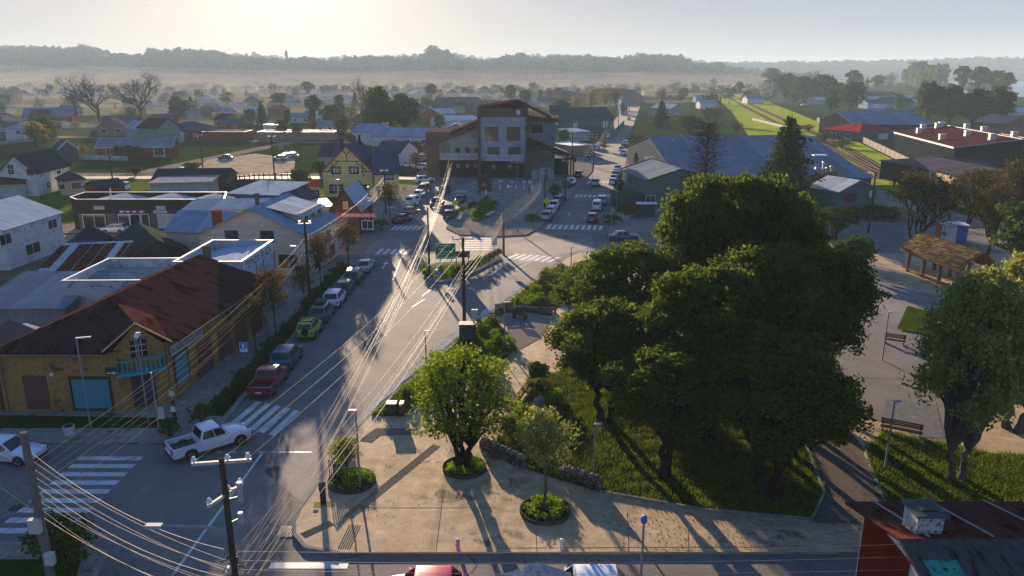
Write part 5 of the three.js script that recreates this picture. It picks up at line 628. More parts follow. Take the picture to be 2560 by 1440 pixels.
// near trees in the park
treeAt('bigA', [13.08,-47.03], 0.98, 0.95, 'dark evergreen with thick forked trunk, in the middle of the lawn', null, 0.4);
treeAt('bigB', [9.41,-42.12], 0.78, 0.66, 'leaning evergreen nearest the stone wall, with slanting trunk', null, 2.2);
treeAt('bigB', [16.53,-48.73], 1.0, 1.0, 'dark evergreen with straight pale trunk behind the forked one', null, 4.1);
treeAt('bigA', [15.17,-39.67], 0.85, 0.78, 'evergreen with flared mossy trunk beside the gravel path', null, 1.3);
treeAt('bigB', [9.6, -57], 0.98, 0.86, 'evergreen crown overhanging the round cobbled court', null, 5.2);
treeAt('bigA', [16.6, -60], 1.0, 1.27, 'tallest sunlit evergreen crown in the park clump', null, 3.3);
treeAt('bigB', [20.4, -60], 0.9, 1.25, 'evergreen crown at the back of the clump, next to the tallest', null, 0.9);
treeAt('bigB', [21.6, -52], 0.88, 0.95, 'evergreen shading the lamp posts on the inner path', null, 1.9);
treeAt('bigB', [6.6, -49.5], 0.86, 0.7, 'spreading evergreen leaning over the inner path', null, 3.1);
treeAt('bigA', [7.2, -66.5], 0.66, 0.6, 'low evergreen at the street end of the clump', null, 4.4);
treeAt('tall', [27.01,-41.49], 0.9, 1.05, 'tall silver-green tree with twin stems on the grassy slope', null, 0.5);
treeAt('tall', [34.82,-48.23], 1.05, 1.02, 'silver-green tree at the frame edge behind the twin-stemmed one', null, 2.5);
treeAt('tall', [38.5, -53], 0.85, 0.95, 'silver-green tree further back along the frame edge', null, 4);
treeAt('plazaTree', [-3.08,-43.11], 1.2, 1.03, 'round bright green tree in the kerbed circle on the plaza', null, 0.2);
treeAt('smallTree', [1.86,-38.11], 1.05, 1.05, 'slender young tree in the round bed on the plaza', null, 1);
treeAt('smallTree', [-9.86,-40.7], 0.6, 0.56, 'thin sapling in the oval bed with the lamp post', null, 3);
for (const [x, z, s, sh, l] of [[-22.53,-68.61, 1, 1.25, 'rust-leaved street tree in front of the lettered shop'], [-22.07,-84.55, 1.1, 1.25, 'half-bare street tree beside the wooden pole'], [-21.06,-95.14, 0.95, 1.05, 'half-bare street tree nearest the crossing'], [-22.08,-77.37, 0.8, 0.9, 'thin half-bare street tree between two parked cars'], [-22.96,-64.06, 0.9, 1, 'dark half-bare street tree beside the ochre store wall']]) treeAt('street', [x, z], s, sh, l, null, x);
treeAt('street', [-20.95,-128.82], 1.1, 1.2, 'bare brown street tree beside the brown shop corner'); treeAt('street', [-23.47,-186.24], 1, 1.1, 'bare thin tree near the parking lot fence'); treeAt('street', [-22.28,-202.67], 1, 1.3, 'bare thin tree next to the town hall wing');
// mid-distance trees across the road
treeAt('spruce', [47.5, -132], 21, 17.4, 'great dark spruce towering over the supermarket roof', null, 1);
treeAt('dead', [34.5, -136], 15, 16, 'leafless grey conifer with upturned branches by the hall', null, 2);
treeAt('bare2', [58.98,-108.5], 14, 15.5, 'wide many-stemmed bare tree behind the shelter', null, 0.6);
treeAt('bare2', [75.8,-124.48], 12, 13, 'brown-leaved bare tree near the blue container', null, 2.6);
treeAt('russet', [65.21,-101.41], 11, 12, 'russet thicket tree beside the shingled shelter', null, 1.2);
treeAt('russet', [75.7,-111.83], 12, 14, 'russet tree at the frame edge above the shelter', null, 2.2);
treeAt('russet', [58.05,-140.15], 9, 8, 'grey-brown thicket beside the ruined house', null, 0.3);
treeAt('oak', [48.66,-111.83], 8, 5, 'shaggy green tree beside the sunlit road', null, 1); treeAt('oak', [41.84,-106.38], 9, 6, 'shaggy dark green tree behind the park clump', null, 2); treeAt('oak', [41.97,-90.7], 7, 5, 'yellow-green bushy tree at the edge of the shelter path', null, 3); treeAt('oak', [59.65,-85.23], 12, 10, 'dark leafy tree at the frame edge beside the shelter', null, 4);
treeAt('fir', [101.16,-149.48], 10, 14, 'dark conifer at the frame edge by the black shed', null, 4);
// trees further off: kind, ground point, height, width, label
const farTree = (p, x, z, h, w, label, turn = 0, group) => treeAt(p, [x, z], w / (p === 'euc' ? 0.75 : p === 'poplar' ? 0.3 : p === 'spruce' || p === 'fir' ? 0.6 : p === 'bare' ? 0.72 : 0.95), h, label, group, turn, 0);
farTree('dome', -57.54,-337.41, 19.04, 14.82, 'dense round-topped dark cypress behind the white building, taller of two', 1);
farTree('dome', -46.08,-332.66, 16.33, 16.34, 'dense dark cypress behind the white building, lower of two', 3);
farTree('bare', -66.43,-352.48, 23.48, 9.1, 'tall leafless tree with upright branches beside the cypresses', 1);
farTree('bare', -214.01,-403.37, 24.98, 29.09, 'wide bare tree above the grey villa, with fine twigs', 2); farTree('bare', -204.76,-428.78, 25.88, 26.48, 'wide bare tree with twisted open branches, beyond the lane', 4);
farTree('bare', -237.41,-421.2, 17.81, 13.01, 'smaller bare tree at the side of the big bare trees', 5);
farTree('oak', -194.57,-453.2, 12.2, 11.65, 'dark rounded tree alone on the misty meadow', 1); farTree('gold', -186.51,-380.77, 9.55, 9.82, 'yellowing bush below the bare trees', 1); farTree('russet', -275.78,-421.2, 10.53, 8.67, 'orange tree at the frame edge in the mist', 1);
farTree('euc', -194.86,-750.4, 18.5, 17.26, 'tall eucalyptus rising out of the mist', 2); farTree('oak', -166.22,-558.94, 11.66, 14.33, 'broad dim tree in the mist', 2); farTree('oak', -107.32,-421.2, 13.66, 11.92, 'broad dark tree below the eucalyptus', 4); farTree('fir', -99.33,-386.97, 8.16, 7.98, 'pointed conifer in the gardens', 1); farTree('oak', -102.11,-461.96, 12.66, 8.31, 'dim tree between eucalyptus and cypresses', 3);
for (const [u, i] of [[0, 0]]) { }
farTree('poplar', -143.62,-386.97, 7.77, 2.39, 'slim yellowish poplar in the mist', 1); farTree('gold', -137.79,-363.28, 6.95, 7.5, 'golden hedge trees beyond the brick row', 2); farTree('gold', -129.35,-363.28, 6.58, 7.5, 'golden hedge tree beside the pale poplar', 5); farTree('oak', -104.98,-363.28, 8.4, 5.25, 'dark shrub tree near the glinting yard', 3); farTree('oak', -80.84,-291.52, 5.92, 5.29, 'dark tree beside the long low roof', 1);
farTree('oak', -30.95,-332.66, 7.55, 6.88, 'conical dark tree beside the sheet-roofed store', 3); farTree('euc', -65.41,-632.4, 17.82, 14.57, 'pale feathery tree in the haze behind the cypresses', 4); farTree('oak', -56.43,-511.3, 9.42, 11.81, 'dark tree next to the slate blue house', 5); farTree('oak', -0.65,-632.4, 16.26, 12.95, 'dark rounded tree behind the town hall tower', 2); farTree('oak', 10.03,-558.94, 13.86, 12.9, 'pale green tree behind the town hall tower', 2); farTree('dome', 25.97,-403.37, 11.5, 9.35, 'dark cypress behind the glazed block', 2); farTree('oak', 23.31,-632.4, 12.53, 5.83, 'small tree in haze beside the arched gymnasium', 2); farTree('russet', 31.09,-632.4, 13.78, 7.77, 'small russet tree beside the arched gymnasium', 3);
farTree('oak', 18.01,-266.66, 5.84, 5.54, 'clipped round dark tree beside the town hall canopy', 3); farTree('gold', 29.33,-248.24, 4.2, 3.62, 'small golden street tree on the verge', 1);
for (const [u, v, t, w, l] of [[1440, 275, 232, 40, 'first'], [1480, 272, 222, 44, 'second'], [1512, 270, 218, 46, 'third'], [1540, 272, 228, 36, 'fourth'], [1555, 285, 242, 28, 'fifth']]) { }
farTree('gold', 44.33,-540.08, 11.01, 11.64, 'golden autumn tree behind the dark hall, first from the hall tower', 1); farTree('gold', 56.1,-552.51, 13.44, 12.47, 'tall golden autumn tree behind the middle of the dark hall', 2); farTree('gold', 66.49,-558.94, 14.41, 12.61, 'golden autumn tree behind the street end of the dark hall', 3); farTree('russet', 72.84,-546.22, 15.71, 8.4, 'russet thin tree behind the street end of the dark hall', 3); farTree('russet', 65.54,-461.96, 9.23, 6.17, 'russet tree beside the tall white street front', 3);
farTree('russet', 121.43,-632.4, 14.71, 15.54, 'rounded russet tree beside the straight street', 1); farTree('fir', 68.71,-357.8, 12.91, 12.93, 'dark conifer beside the straight street', 2); farTree('dome', 73.97,-321.35, 7.63, 12.47, 'low dense dark hedge tree behind the supermarket', 1); farTree('russet', 100.13,-380.77, 9.55, 13.74, 'brown thicket beside the track', 3); farTree('russet', 93.08,-321.35, 5.69, 9.97, 'grey-brown thicket behind the big roof', 4); farTree('oak', 97.74,-386.97, 8.16, 7.98, 'dark tree next to the brown thicket', 1); farTree('oak', 143.45,-667.43, 7.61, 9.56, 'dark bush tree beside the far street', 1); farTree('oak', 38.65,-239.32, 4.91, 4.99, 'yellow-green street tree shading parked cars', 1); farTree('oak', 33.04,-198.31, 4.83, 3.95, 'olive street tree beside the shop canopy', 2); farTree('russet', 25.86,-175.52, 2.76, 4.62, 'brown shrubby tree on the shop pavement', 2); farTree('oak', 21.91,-154.6, 3.43, 2.94, 'dark shrubby tree beside the parked van', 2);
farTree('euc', 475.58,-1816.04, 54.85, 41.56, 'tall eucalyptus at the end of the green track', 1); farTree('euc', 232.17,-800.05, 18.14, 10.63, 'slim conical tree beside the green track', 1); farTree('oak', 338.96,-1323.39, 17.54, 16.17, 'small round tree in haze by the track', 1); farTree('euc', 321.64,-977.55, 33.51, 29.92, 'eucalyptus in haze beside the big cypresses', 3);
for (const [x, z, h, w, l, t] of [[254.92,-727.8, 25.06, 31.63, 'first', 1], [256.36,-686.42, 22.33, 31.61, 'second', 2], [264.7,-667.43, 23.67, 32.45, 'third', 3]]) farTree('dome', x, z, h, w, l + ' big domed cypress in the row beyond the track, counted from the street side', t);
farTree('bare', 317.9,-813.5, 29.15, 16.62, 'shaggy bare treetop above the cypress row', 1);
farTree('dome', 231.52,-534.07, 19.56, 20.55, 'dark spreading cypress beside the long warehouse', 4); farTree('dome', 232.14,-558.94, 15.79, 14.33, 'smaller cypress at the foot of the spreading one', 5); farTree('oak', 226.98,-558.94, 6.96, 8.6, 'round bush at the foot of the cypresses', 5);
farTree('euc', 353.22,-813.5, 29.94, 22.86, 'grey eucalyptus behind the spreading cypress', 1); farTree('fir', 469.49,-1040.38, 21.46, 12.73, 'pointed conifer in haze behind the green roof', 1); farTree('euc', 444.89,-958.25, 24.47, 24.44, 'pale eucalyptus in haze behind the green roof', 4); farTree('russet', 589.05,-1223.63, 28.17, 31.17, 'pinkish bare wood in haze', 2);
for (const [x, z, h, w, l] of [[496.17,-977.55, 33.51, 6.98, 'first'], [502.66,-977.55, 32.09, 6.98, 'second'], [502.58,-958.25, 35.64, 7.82, 'third'], [507.47,-958.25, 32.86, 6.84, 'fourth'], [514.31,-958.25, 33.32, 6.84, 'fifth']]) farTree('poplar', x, z, h, w, l + ' pale poplar of the row before the dark pines', x);
farTree('dome', 635.8,-1223.63, 43.01, 56.1, 'dark pine crown behind the poplars', 2); farTree('dome', 614.63,-1137.79, 38.93, 34.79, 'dark pine crown at the end of the poplars', 4); farTree('dome', 665.79,-1323.39, 36.87, 26.95, 'low dark pine at the start of the poplars', 4);
farTree('euc', 429.62,-750.4, 33.84, 23.02, 'tall eucalyptus of the lakeside group, first', 1); farTree('euc', 431.68,-727.8, 32.84, 26.05, 'tall eucalyptus of the lakeside group, middle', 3); farTree('euc', 446.57,-727.8, 29.31, 22.33, 'tall eucalyptus of the lakeside group, third', 5); farTree('euc', 408.24,-649.45, 27.16, 16.62, 'leaning eucalyptus nearest the lake', 6);
farTree('dome', 210.41,-393.37, 20.73, 15.2, 'great dark cypress behind the warehouse, first of four', 1); farTree('dome', 214.39,-380.77, 19.34, 13.74, 'great dark cypress behind the warehouse, second of four', 3); farTree('dome', 218.88,-368.93, 17.31, 19.03, 'great dark cypress behind the warehouse, third and broadest of four', 5); farTree('dome', 234.26,-374.76, 18.49, 14.5, 'great dark cypress behind the warehouse, fourth of four', 2);
farTree('oak', -46.93,-186.24, 3.88, 4.69, 'dark clipped tree beside the yellow house', 2); farTree('dome', -46.19,-165.93, 4.18, 5.07, 'big dark round bush beside the yellow side room', 2); farTree('oak', -47.03,-287.95, 3.23, 4.48, 'dark shrub beside the white building', 1); farTree('dome', -32.92,-235.68, 3.63, 5.16, 'clipped round hedge tree beside the parking lot, first', 1); farTree('dome', -30.12,-243.07, 3.74, 4.05, 'clipped round hedge tree beside the parking lot, second', 2); farTree('oak', -38.02,-239.32, 3.07, 3.74, 'loose bush beside the grey bungalow', 2); farTree('oak', -53.07,-256.43, 4.85, 4, 'dark conifer-like bush behind the yellow house', 1);
farTree('bare', -325.52,-540.08, 9.4, 7.2, 'small palm-like tree above the pale villa', 1); farTree('gold', -130.38,-233.32, 3.6, 4.87, 'yellow shrub tree beside the brick bungalow', 2); farTree('dome', -112.38,-224.3, 4.16, 9.36, 'dark hedge mass in front of the brick bungalow', 2); farTree('russet', -131.04,-222.15, 5.48, 5.8, 'brown shrub tree behind the white house', 1); farTree('oak', -119.29,-186.24, 1.46, 2.93, 'low bush beside the white house', 1); farTree('oak', -91.91,-186.24, 2.43, 5.87, 'green hedge bush on the meadow', 2); farTree('oak', -80.76,-192.5, 2.71, 5.05, 'green bush beside the gravel lot', 2);
for (const [t, d, p, h, w, l] of [[-0.284, 2200, 'euc', 46, 16, 'lone tall tree standing on the skyline'], [-0.42, 2250, 'euc', 34, 24, 'tallest skyline eucalyptus at the end of the plantation'], [-0.405, 2250, 'euc', 32, 22, 'skyline eucalyptus beside the tallest one'], [-0.392, 2250, 'bare', 30, 22, 'bare tree on the skyline below the glow'], [-0.1, 2150, 'dome', 34, 46, 'large round tree clump on the skyline'], [0.05, 2200, 'oak', 20, 24, 'round tree on the skyline beyond the far street'], [0.13, 2200, 'oak', 22, 22, 'dark tree on the wooded hilltop'], [-0.37, 2250, 'fir', 24, 14, 'pointed tree on the skyline under the sun'], [-0.18, 2250, 'dome', 24, 40, 'low round clump on the skyline behind the cypresses'], [-0.225, 2250, 'dome', 22, 34, 'flat-topped clump on the skyline']]) treeAt(p, [t * d, -d], w / 0.9, h, l, null, d + t * 100, hill1.yAt(t, d) - 1);
// the small far houses of the town, copied from a few plain kinds
{
  const kinds = [[9, 7, 2.8, 2, 'x', WALL.white, ROOF.steel], [8, 9, 2.8, 2.4, 'z', WALL.taupe, ROOF.purple], [11, 8, 3, 2, 'x', WALL.brick, ROOF.slate], [10, 8, 3, 1.8, 'x', WALL.cream, ROOF.zinc], [14, 9, 3.4, 2, 'x', WALL.grey, ROOF.pale], [8, 8, 4.6, 2.6, 'z', WALL.mint, ROOF.wine]];
  const protos = kinds.map(([w, d, h, rise, axis, wall, roof], i) => { const t = bld('far_house', 'small house in the hazy far town', 'house', [0, 0, 0, w, d], { h, rise, axis, wall, roof, group: 'small houses of the far town', win: [['f', -w / 4, 1.6, 1.4, 1.1, { nx: 1 }], ['f', w / 4, 1.6, 1.4, 1.1, { nx: 1 }]] }); scene.remove(t); used.set('far_house', 0); return t; });
  const r = rng(404), FL = ['small white far house with grey steel roof', 'small taupe far house with violet-grey roof', 'small far brick house with slate roof', 'small cream far house with zinc roof', 'long grey far house with pale sheet roof', 'tall mint green far house with wine red roof']; let n = 0;
  while (n < 250) {
    const t = lerp(-0.72, 0.6, r()), d = lerp(215, 1350, Math.pow(r(), 0.9)), x = t * d, z = -d; const st = 14.6 + (-121 - z) * 0.176;
    if (Math.abs(x - st) < 14 || (d < 560 && (x > -30 && x < 60)) || (d < 400 && x > -60) || x > 60 + (d - 200) * 0.14 && x < 120 + (d - 200) * 0.27 || (x > 100 && d < 520) || (x > 380 && d > 700) || fbm(x / 90, z / 90, 2) < -0.12 || (x > -120 && d < 330) || (d < 260 && x > -190)) { if (r() < 0.001) n++; continue; }
    dup(protos[n % 6], [x, -0.05, z], (r() - 0.5) * 1.2 + (r() < 0.3 ? PI / 2 : 0), FL[n % 6], FL[n % 6].replace('house', 'houses'), 0.9 + r() * 0.5); n++;
  }
  // garden trees between them
  const k = ['oak', 'oak', 'russet', 'gold', 'fir', 'dome', 'bush'];
  for (let i = 0; i < 170; i++) { const t = lerp(-0.72, 0.6, r()), d = lerp(225, 1100, r()), x = t * d, z = -d, st = 14.6 + (-121 - z) * 0.176, p = k[r() * k.length | 0]; if (Math.abs(x - st) < 11 || (x > 78 + (d - 200) * 0.16 && x < 118 + (d - 200) * 0.24) || (d < 560 && x > -45 && x < 120) || (x > 90 && d < 480) || (x > 420 && d > 760)) continue; const h = p === 'bush' ? 2.5 : 4 + r() * 8; treeAt(p, [x, z], h * (0.9 + r() * 0.5), h, ({ oak: 'dark leafy', russet: 'russet', gold: 'golden', fir: 'pointed conifer', dome: 'dense round', bush: 'low bushy' })[p] + ' garden tree among the far houses', p + ' garden trees of the far town', r() * 6, -0.05); }
}
// ---------- vehicles: forward is local -z ----------
const TYRE = P('#17181a', 0.9), RIM = P('#8f9498', 0.35, 0.8), LAMPW = mat('#d8dde0', { rough: 0.1 }), LAMPR = P('#8c1414', 0.25), CARGLASS = mat('#0b0e12', { rough: 0.05 }), TRIM = P('#1b1d20', 0.6);
// body shell from stations [z, deck height, half width, sill]; s: cross-section rounding
function shell(st) {
  const b = new B(), sec = ([z, y, w, s]) => { const k = [[0, s], [w * 0.84, s], [w * 0.97, s + 0.1], [w, lerp(s, y, 0.45)], [w * 0.985, lerp(s, y, 0.72)], [w * 0.93, y - 0.05], [w * 0.8, y], [0, y + 0.025]]; return [...k.map(([x, yy]) => V(x, yy, z)), ...k.slice(1, -1).reverse().map(([x, yy]) => V(-x, yy, z))]; };
  const q = st.map(sec); for (let i = 0; i + 1 < q.length; i++) for (let j = 0; j < 14; j++) { const k = (j + 1) % 14; b.quad(q[i][j], q[i][k], q[i + 1][k], q[i + 1][j]); }
  for (const [e, d] of [[q[0], 1], [q[q.length - 1], 0]]) for (let j = 1; j < 13; j++) d ? b.tri(e[0], e[j + 1], e[j]) : b.tri(e[0], e[j], e[j + 1]);
  return b;
}
function carProto(kind) {
  const S = { // L, W(half), H, belt, hood y, deck y, front glass base/top z, rear glass top/base z (from centre, front negative)
    sedan: [4.5, 0.87, 1.46, 0.92, 0.9, 0.95, -0.95, -0.25, 0.95, 1.55], hatch: [4.0, 0.86, 1.5, 0.95, 0.92, 0.97, -0.95, -0.35, 1.35, 1.85], suv: [4.5, 0.92, 1.7, 1.06, 1.04, 1.06, -1.0, -0.4, 1.6, 2.12], jeep: [3.9, 0.84, 1.72, 1.08, 1.0, 1.08, -0.75, -0.45, 1.62, 1.8], van: [4.5, 0.88, 1.85, 1.12, 1.0, 1.12, -1.35, -0.75, 1.95, 2.15], pickup: [5.2, 0.93, 1.76, 1.12, 1.1, 1.05, -1.1, -0.55, 0.55, 0.8] }[kind];
  const [L, W, H, belt, hood, deck, f0, f1, r1, r0] = S, h = L / 2, g = new THREE.Group(), lo = kind === 'pickup' || kind === 'jeep' || kind === 'suv' ? 0.3 : 0.2, bed = kind === 'pickup';
  const st = [[-h, 0.62, W * 0.72, lo + 0.12], [-h + 0.06, 0.74, W * 0.86, lo + 0.04], [-h + 0.3, hood - 0.1, W * 0.96, lo], [-h + 0.7, hood - 0.03, W, lo], [f0, hood + 0.03, W, lo], [f0 + 0.3, belt, W, lo]];
  if (bed) st.push([r0, belt, W, lo], [r0 + 0.02, 0.66, W, lo], [h - 0.1, 0.66, W, lo], [h - 0.02, 0.64, W * 0.97, lo + 0.06]); else st.push([r0 - 0.3, belt, W, lo], [Math.min(r0, h - 0.12), deck, W * 0.98, lo], [h - 0.06, deck - 0.1, W * 0.93, lo + 0.04], [h, deck - 0.25, W * 0.84, lo + 0.14]);
  shell(st).build('body', RIM, g, 0.7);
  if (bed) { const s = new B(); for (const k of [-1, 1]) s.box(k * W - (k > 0 ? 0.1 : -0.02), 0.6, r0 + 0.03, k * W - (k > 0 ? 0.02 : -0.1), deck, h - 0.06); s.box(-W + 0.06, 0.6, h - 0.13, W - 0.06, deck, h - 0.05); s.build('bed_side', RIM, g); new B().box(-W + 0.11, 0.67, r0 + 0.04, W - 0.11, 0.7, h - 0.14).build('bed_floor', TRIM, g); }
  // cabin: body-coloured frame with glass set on its faces
  const bw = W * 0.93, tw = W * 0.76, yb = belt - 0.02, A = [V(-bw, yb, f0), V(bw, yb, f0), V(bw, yb, Math.min(r0, h - 0.1)), V(-bw, yb, Math.min(r0, h - 0.1))], tf = f1, C = [V(-tw, H - 0.04, tf), V(tw, H - 0.04, tf), V(tw, H - 0.04, r1), V(-tw, H - 0.04, r1)], R2 = [V(-tw * 0.8, H, tf + 0.15), V(tw * 0.8, H, tf + 0.15), V(tw * 0.8, H, r1 - 0.12), V(-tw * 0.8, H, r1 - 0.12)], cb = new B();
  for (let i = 0; i < 4; i++) { const j = (i + 1) % 4; cb.quad(A[j], A[i], C[i], C[j]).quad(C[j], C[i], R2[i], R2[j]); } cb.quad(R2[0], R2[3], R2[2], R2[1]); const cab = cb.build('cabin', RIM, g, 0.5);
  const pane = (a, b, c, d, n, m0, m1, y0 = 0.08, y1 = 0.1) => { const at = (u, v) => a.clone().lerp(b, u).lerp(d.clone().lerp(c, u), v), nn = V(0, 0, 0).crossVectors(b.clone().sub(a), d.clone().sub(a)).normalize(), o = 0.012, s = nn.dot(at(0.5, 0.5).sub(V(0, 1.2, 0))) > 0 ? o : -o, p = [at(m0, y0), at(1 - m1, y0), at(1 - m1, 1 - y1), at(m0, 1 - y1)].map((q) => q.addScaledVector(nn, s)); new B().quad(...p).build(n, CARGLASS, g); };
  pane(A[0], A[1], C[1], C[0], 'windscreen', 0.05, 0.05, 0.05, 0.06);
  if (!(bed && 0)) pane(A[2], A[3], C[3], C[2], 'rear_window', 0.07, 0.07, 0.12, 0.12);
  for (const s of [0, 1]) { const a = s ? A[1] : A[0], d = s ? A[2] : A[3], c = s ? C[2] : C[3], e = s ? C[1] : C[0], m = 0.47, at = (p, q, u) => p.clone().lerp(q, u); pane(at(a, d, 0.0), at(a, d, m), at(e, c, m), at(e, c, 0), 'side_window', 0.1, 0.03, 0.1, 0.14); if (kind !== 'van') pane(at(a, d, m), at(a, d, bed ? 0.95 : 0.98), at(e, c, bed ? 0.95 : 0.98), at(e, c, m), 'side_window', 0.04, 0.06, 0.1, 0.14); }
  const wr = lo > 0.25 ? 0.37 : 0.32, wz = [-h + 0.85, h - (bed ? 1.15 : 0.85)];
  for (const z of wz) for (const s of [-1, 1]) { const x = s * (W - 0.1), w = new B().cyl(V(x - s * 0.12, wr, z), V(x + s * 0.11, wr, z), wr, wr * 0.97, 18).build('wheel', TYRE, g); const rm = new B().cyl(V(x + s * 0.09, wr, z), V(x + s * 0.122, wr, z), wr * 0.64, wr * 0.6, 14); rm.build('rim', RIM, w); const sp = new B(); for (let i = 0; i < 6; i++) { const a = i * PI / 3; sp.bar(V(x + s * 0.124, wr, z), V(x + s * 0.124, wr + Math.sin(a) * wr * 0.52, z + Math.cos(a) * wr * 0.52), 0.03, 0.05); } sp.build('spoke', TRIM, w); const ar = new B(); ar.cyl(V(x - s * 0.2, wr + 0.02, z), V(s * (W + 0.006), wr + 0.02, z), wr + 0.07, wr + 0.07, 18).build('wheel_arch', TRIM, g); }
  const ly = Math.min(hood, 0.95) - 0.17; for (const s of [-1, 1]) { new B().box(s * W * 0.62 - 0.16, ly - 0.07, -h + 0.0, s * W * 0.62 + 0.16, ly + 0.07, -h + 0.14).build('headlight', LAMPW, g); new B().box(s * W * 0.82 - 0.08, deck - 0.36, h - 0.16, s * W * 0.82 + 0.08, deck - (bed ? 0.02 : 0.12), h + 0.012).build('taillight', LAMPR, g); new B().box(s * (W + 0.06) - 0.09, belt + 0.02, f0 + 0.2, s * (W + 0.06) + 0.09, belt + 0.18, f0 + 0.3).build('mirror', RIM, g); }
  new B().box(-0.24, lo + 0.28, h - 0.01, 0.24, lo + 0.4, h + 0.022).build('plate', P('#c9c9c4', 0.5), g); new B().box(-W * 0.84, lo, h - 0.1, W * 0.84, lo + 0.18, h + 0.03).build('bumper', TRIM, g); new B().box(-W * 0.8, lo + 0.02, -h - 0.02, W * 0.8, lo + 0.2, -h + 0.1).build('bumper', TRIM, g);
  if (kind === 'jeep') { const k = new B(); for (let i = 0; i < 7; i++) k.box(-0.62 + i * 0.2, H + 0.1, -0.3, -0.58 + i * 0.2, H + 0.13, 1.5); k.box(-0.66, H + 0.08, -0.34, 0.66, H + 0.16, -0.28).box(-0.66, H + 0.08, 1.5, 0.66, H + 0.16, 1.56).box(-0.66, H + 0.02, -0.34, -0.6, H + 0.16, 1.56).box(0.6, H + 0.02, -0.34, 0.66, H + 0.16, 1.56).build('roof_rack', TRIM, g); new B().cyl(V(0.1, 0.95, h), V(0.1, 0.95, h + 0.16), 0.33, 0.33, 16).build('spare_wheel', TYRE, g); }
  g.name = { sedan: 'parked_sedan', hatch: 'parked_hatchback', suv: 'parked_suv', jeep: 'off_road_car', van: 'parked_van', pickup: 'pickup_truck' }[kind]; return g;
}
const CP = {}; for (const k of ['sedan', 'hatch', 'suv', 'jeep', 'van', 'pickup']) CP[k] = carProto(k);
const PAINT = { white: paint('#c6cdd4'), silver: paint('#8e9499'), dark: paint('#1d2126'), grey: paint('#4a5056'), red: paint('#8a1218'), blue: paint('#223c60'), lime: paint('#8fae2e'), wine: paint('#4a1416'), beige: paint('#9a9484'), black: paint('#0f1114'), navy: paint('#1c2742'), pink: paint('#c02048') };
function car(kind, col, [x, z], turn, label, group, y = 0) { const o = dup(CP[kind], [x, y, z], turn, label, group); o.userData.category = { suv: 'car', jeep: 'car', sedan: 'car', hatch: 'car', van: 'van', pickup: 'pickup' }[kind]; for (const c of o.children) if (c.material === RIM && c.name !== 'rim') c.material = PAINT[col]; return o; }
const KERB = 'cars parked along the avenue kerb', BST = 'cars along the straight street', CST = 'cars along the curved street';
car('pickup', 'red', [-19.3, -56.1], 0, 'red pickup parked behind the crossing, last of the kerbside row', KERB); car('suv', 'blue', [-19.35, -61.2], 0, 'blue car parked in front of the red pickup', KERB); car('jeep', 'lime', [-19.3, -68.7], 0, 'lime green off-road car with black roof rack', KERB); car('suv', 'grey', [-19.35, -73.8], 0, 'charcoal car with roof box parked ahead of the lime one', KERB); car('suv', 'white', [-19.2, -78.9], 0, 'white car in the middle of the kerbside row', KERB); car('hatch', 'navy', [-19.1, -83.6], 0, 'navy car parked ahead of the white one', KERB); car('suv', 'dark', [-18.9, -88.2], 0, 'dark car behind the silver car in the kerbside row', KERB); car('sedan', 'silver', [-18.6, -93.6], 0, 'silver car at the crossing end of the kerbside row', KERB);
{ const o = obj('roof_box', new B().box(-0.45, 0, -0.9, 0.45, 0.28, 0.8).geo(), TRIM); o.position.set(-19.35, 1.72, -73.6); tag(o, 'black roof box strapped on the charcoal parked car', 'roof box'); }
car('pickup', 'white', [-20.1, -45.8], -0.87, 'white pickup with black bed turning through the crossing');
car('sedan', 'white', [-32.6, -44.4], -PI / 2 - 0.12, 'white sedan at the frame edge beside the wooden pole');
car('hatch', 'pink', [-4.2, -30.6], PI / 2, 'bright red car roof at the bottom edge beside the tent'); car('suv', 'white', [3.3, -30.4], PI / 2, 'white and black car beside the white tent at the bottom edge');
const bx = (z) => 8.55 + (-121 - z) * 0.176, BA = -0.174;
[['suv', 'silver', -128.5, -3.9, 'silver estate first in the shaded row by the square'], ['hatch', 'white', -134, -3.9, 'white hatchback behind the silver estate'], ['suv', 'white', -139.4, -3.9, 'white car third in the shaded row by the square'], ['suv', 'dark', -145, -3.9, 'dark car fourth in the shaded row by the square'], ['hatch', 'red', -127, 4, 'red hatchback standing before the wide zebra'], ['van', 'white', -138.5, 4, 'white panel van in the lane by the shops'], ['suv', 'silver', -145, 4.6, 'silver car ahead of the white panel van'], ['suv', 'white', -171, -4, 'white car waiting beside the far zebra'], ['suv', 'dark', -167, -4.6, 'dark car beside the waiting white one'], ['suv', 'beige', -169.5, 1.6, 'beige car driving away over the far zebra'], ['suv', 'wine', -184, -3.5, 'dark red car parked beyond the far zebra'], ['hatch', 'white', -172, 5.3, 'white car at the shop kerb under the trees'], ['hatch', 'silver', -178, 5.3, 'silver car at the shop kerb under the trees'], ['suv', 'grey', -184, 5.4, 'grey car at the shop kerb'], ['sedan', 'white', -190, 5.4, 'white sedan at the shop kerb'], ['suv', 'white', -196, 5.4, 'white car by the olive street tree']].forEach(([k, c, z, o, l]) => car(k, c, [bx(z) + o, z], BA, l, BST));
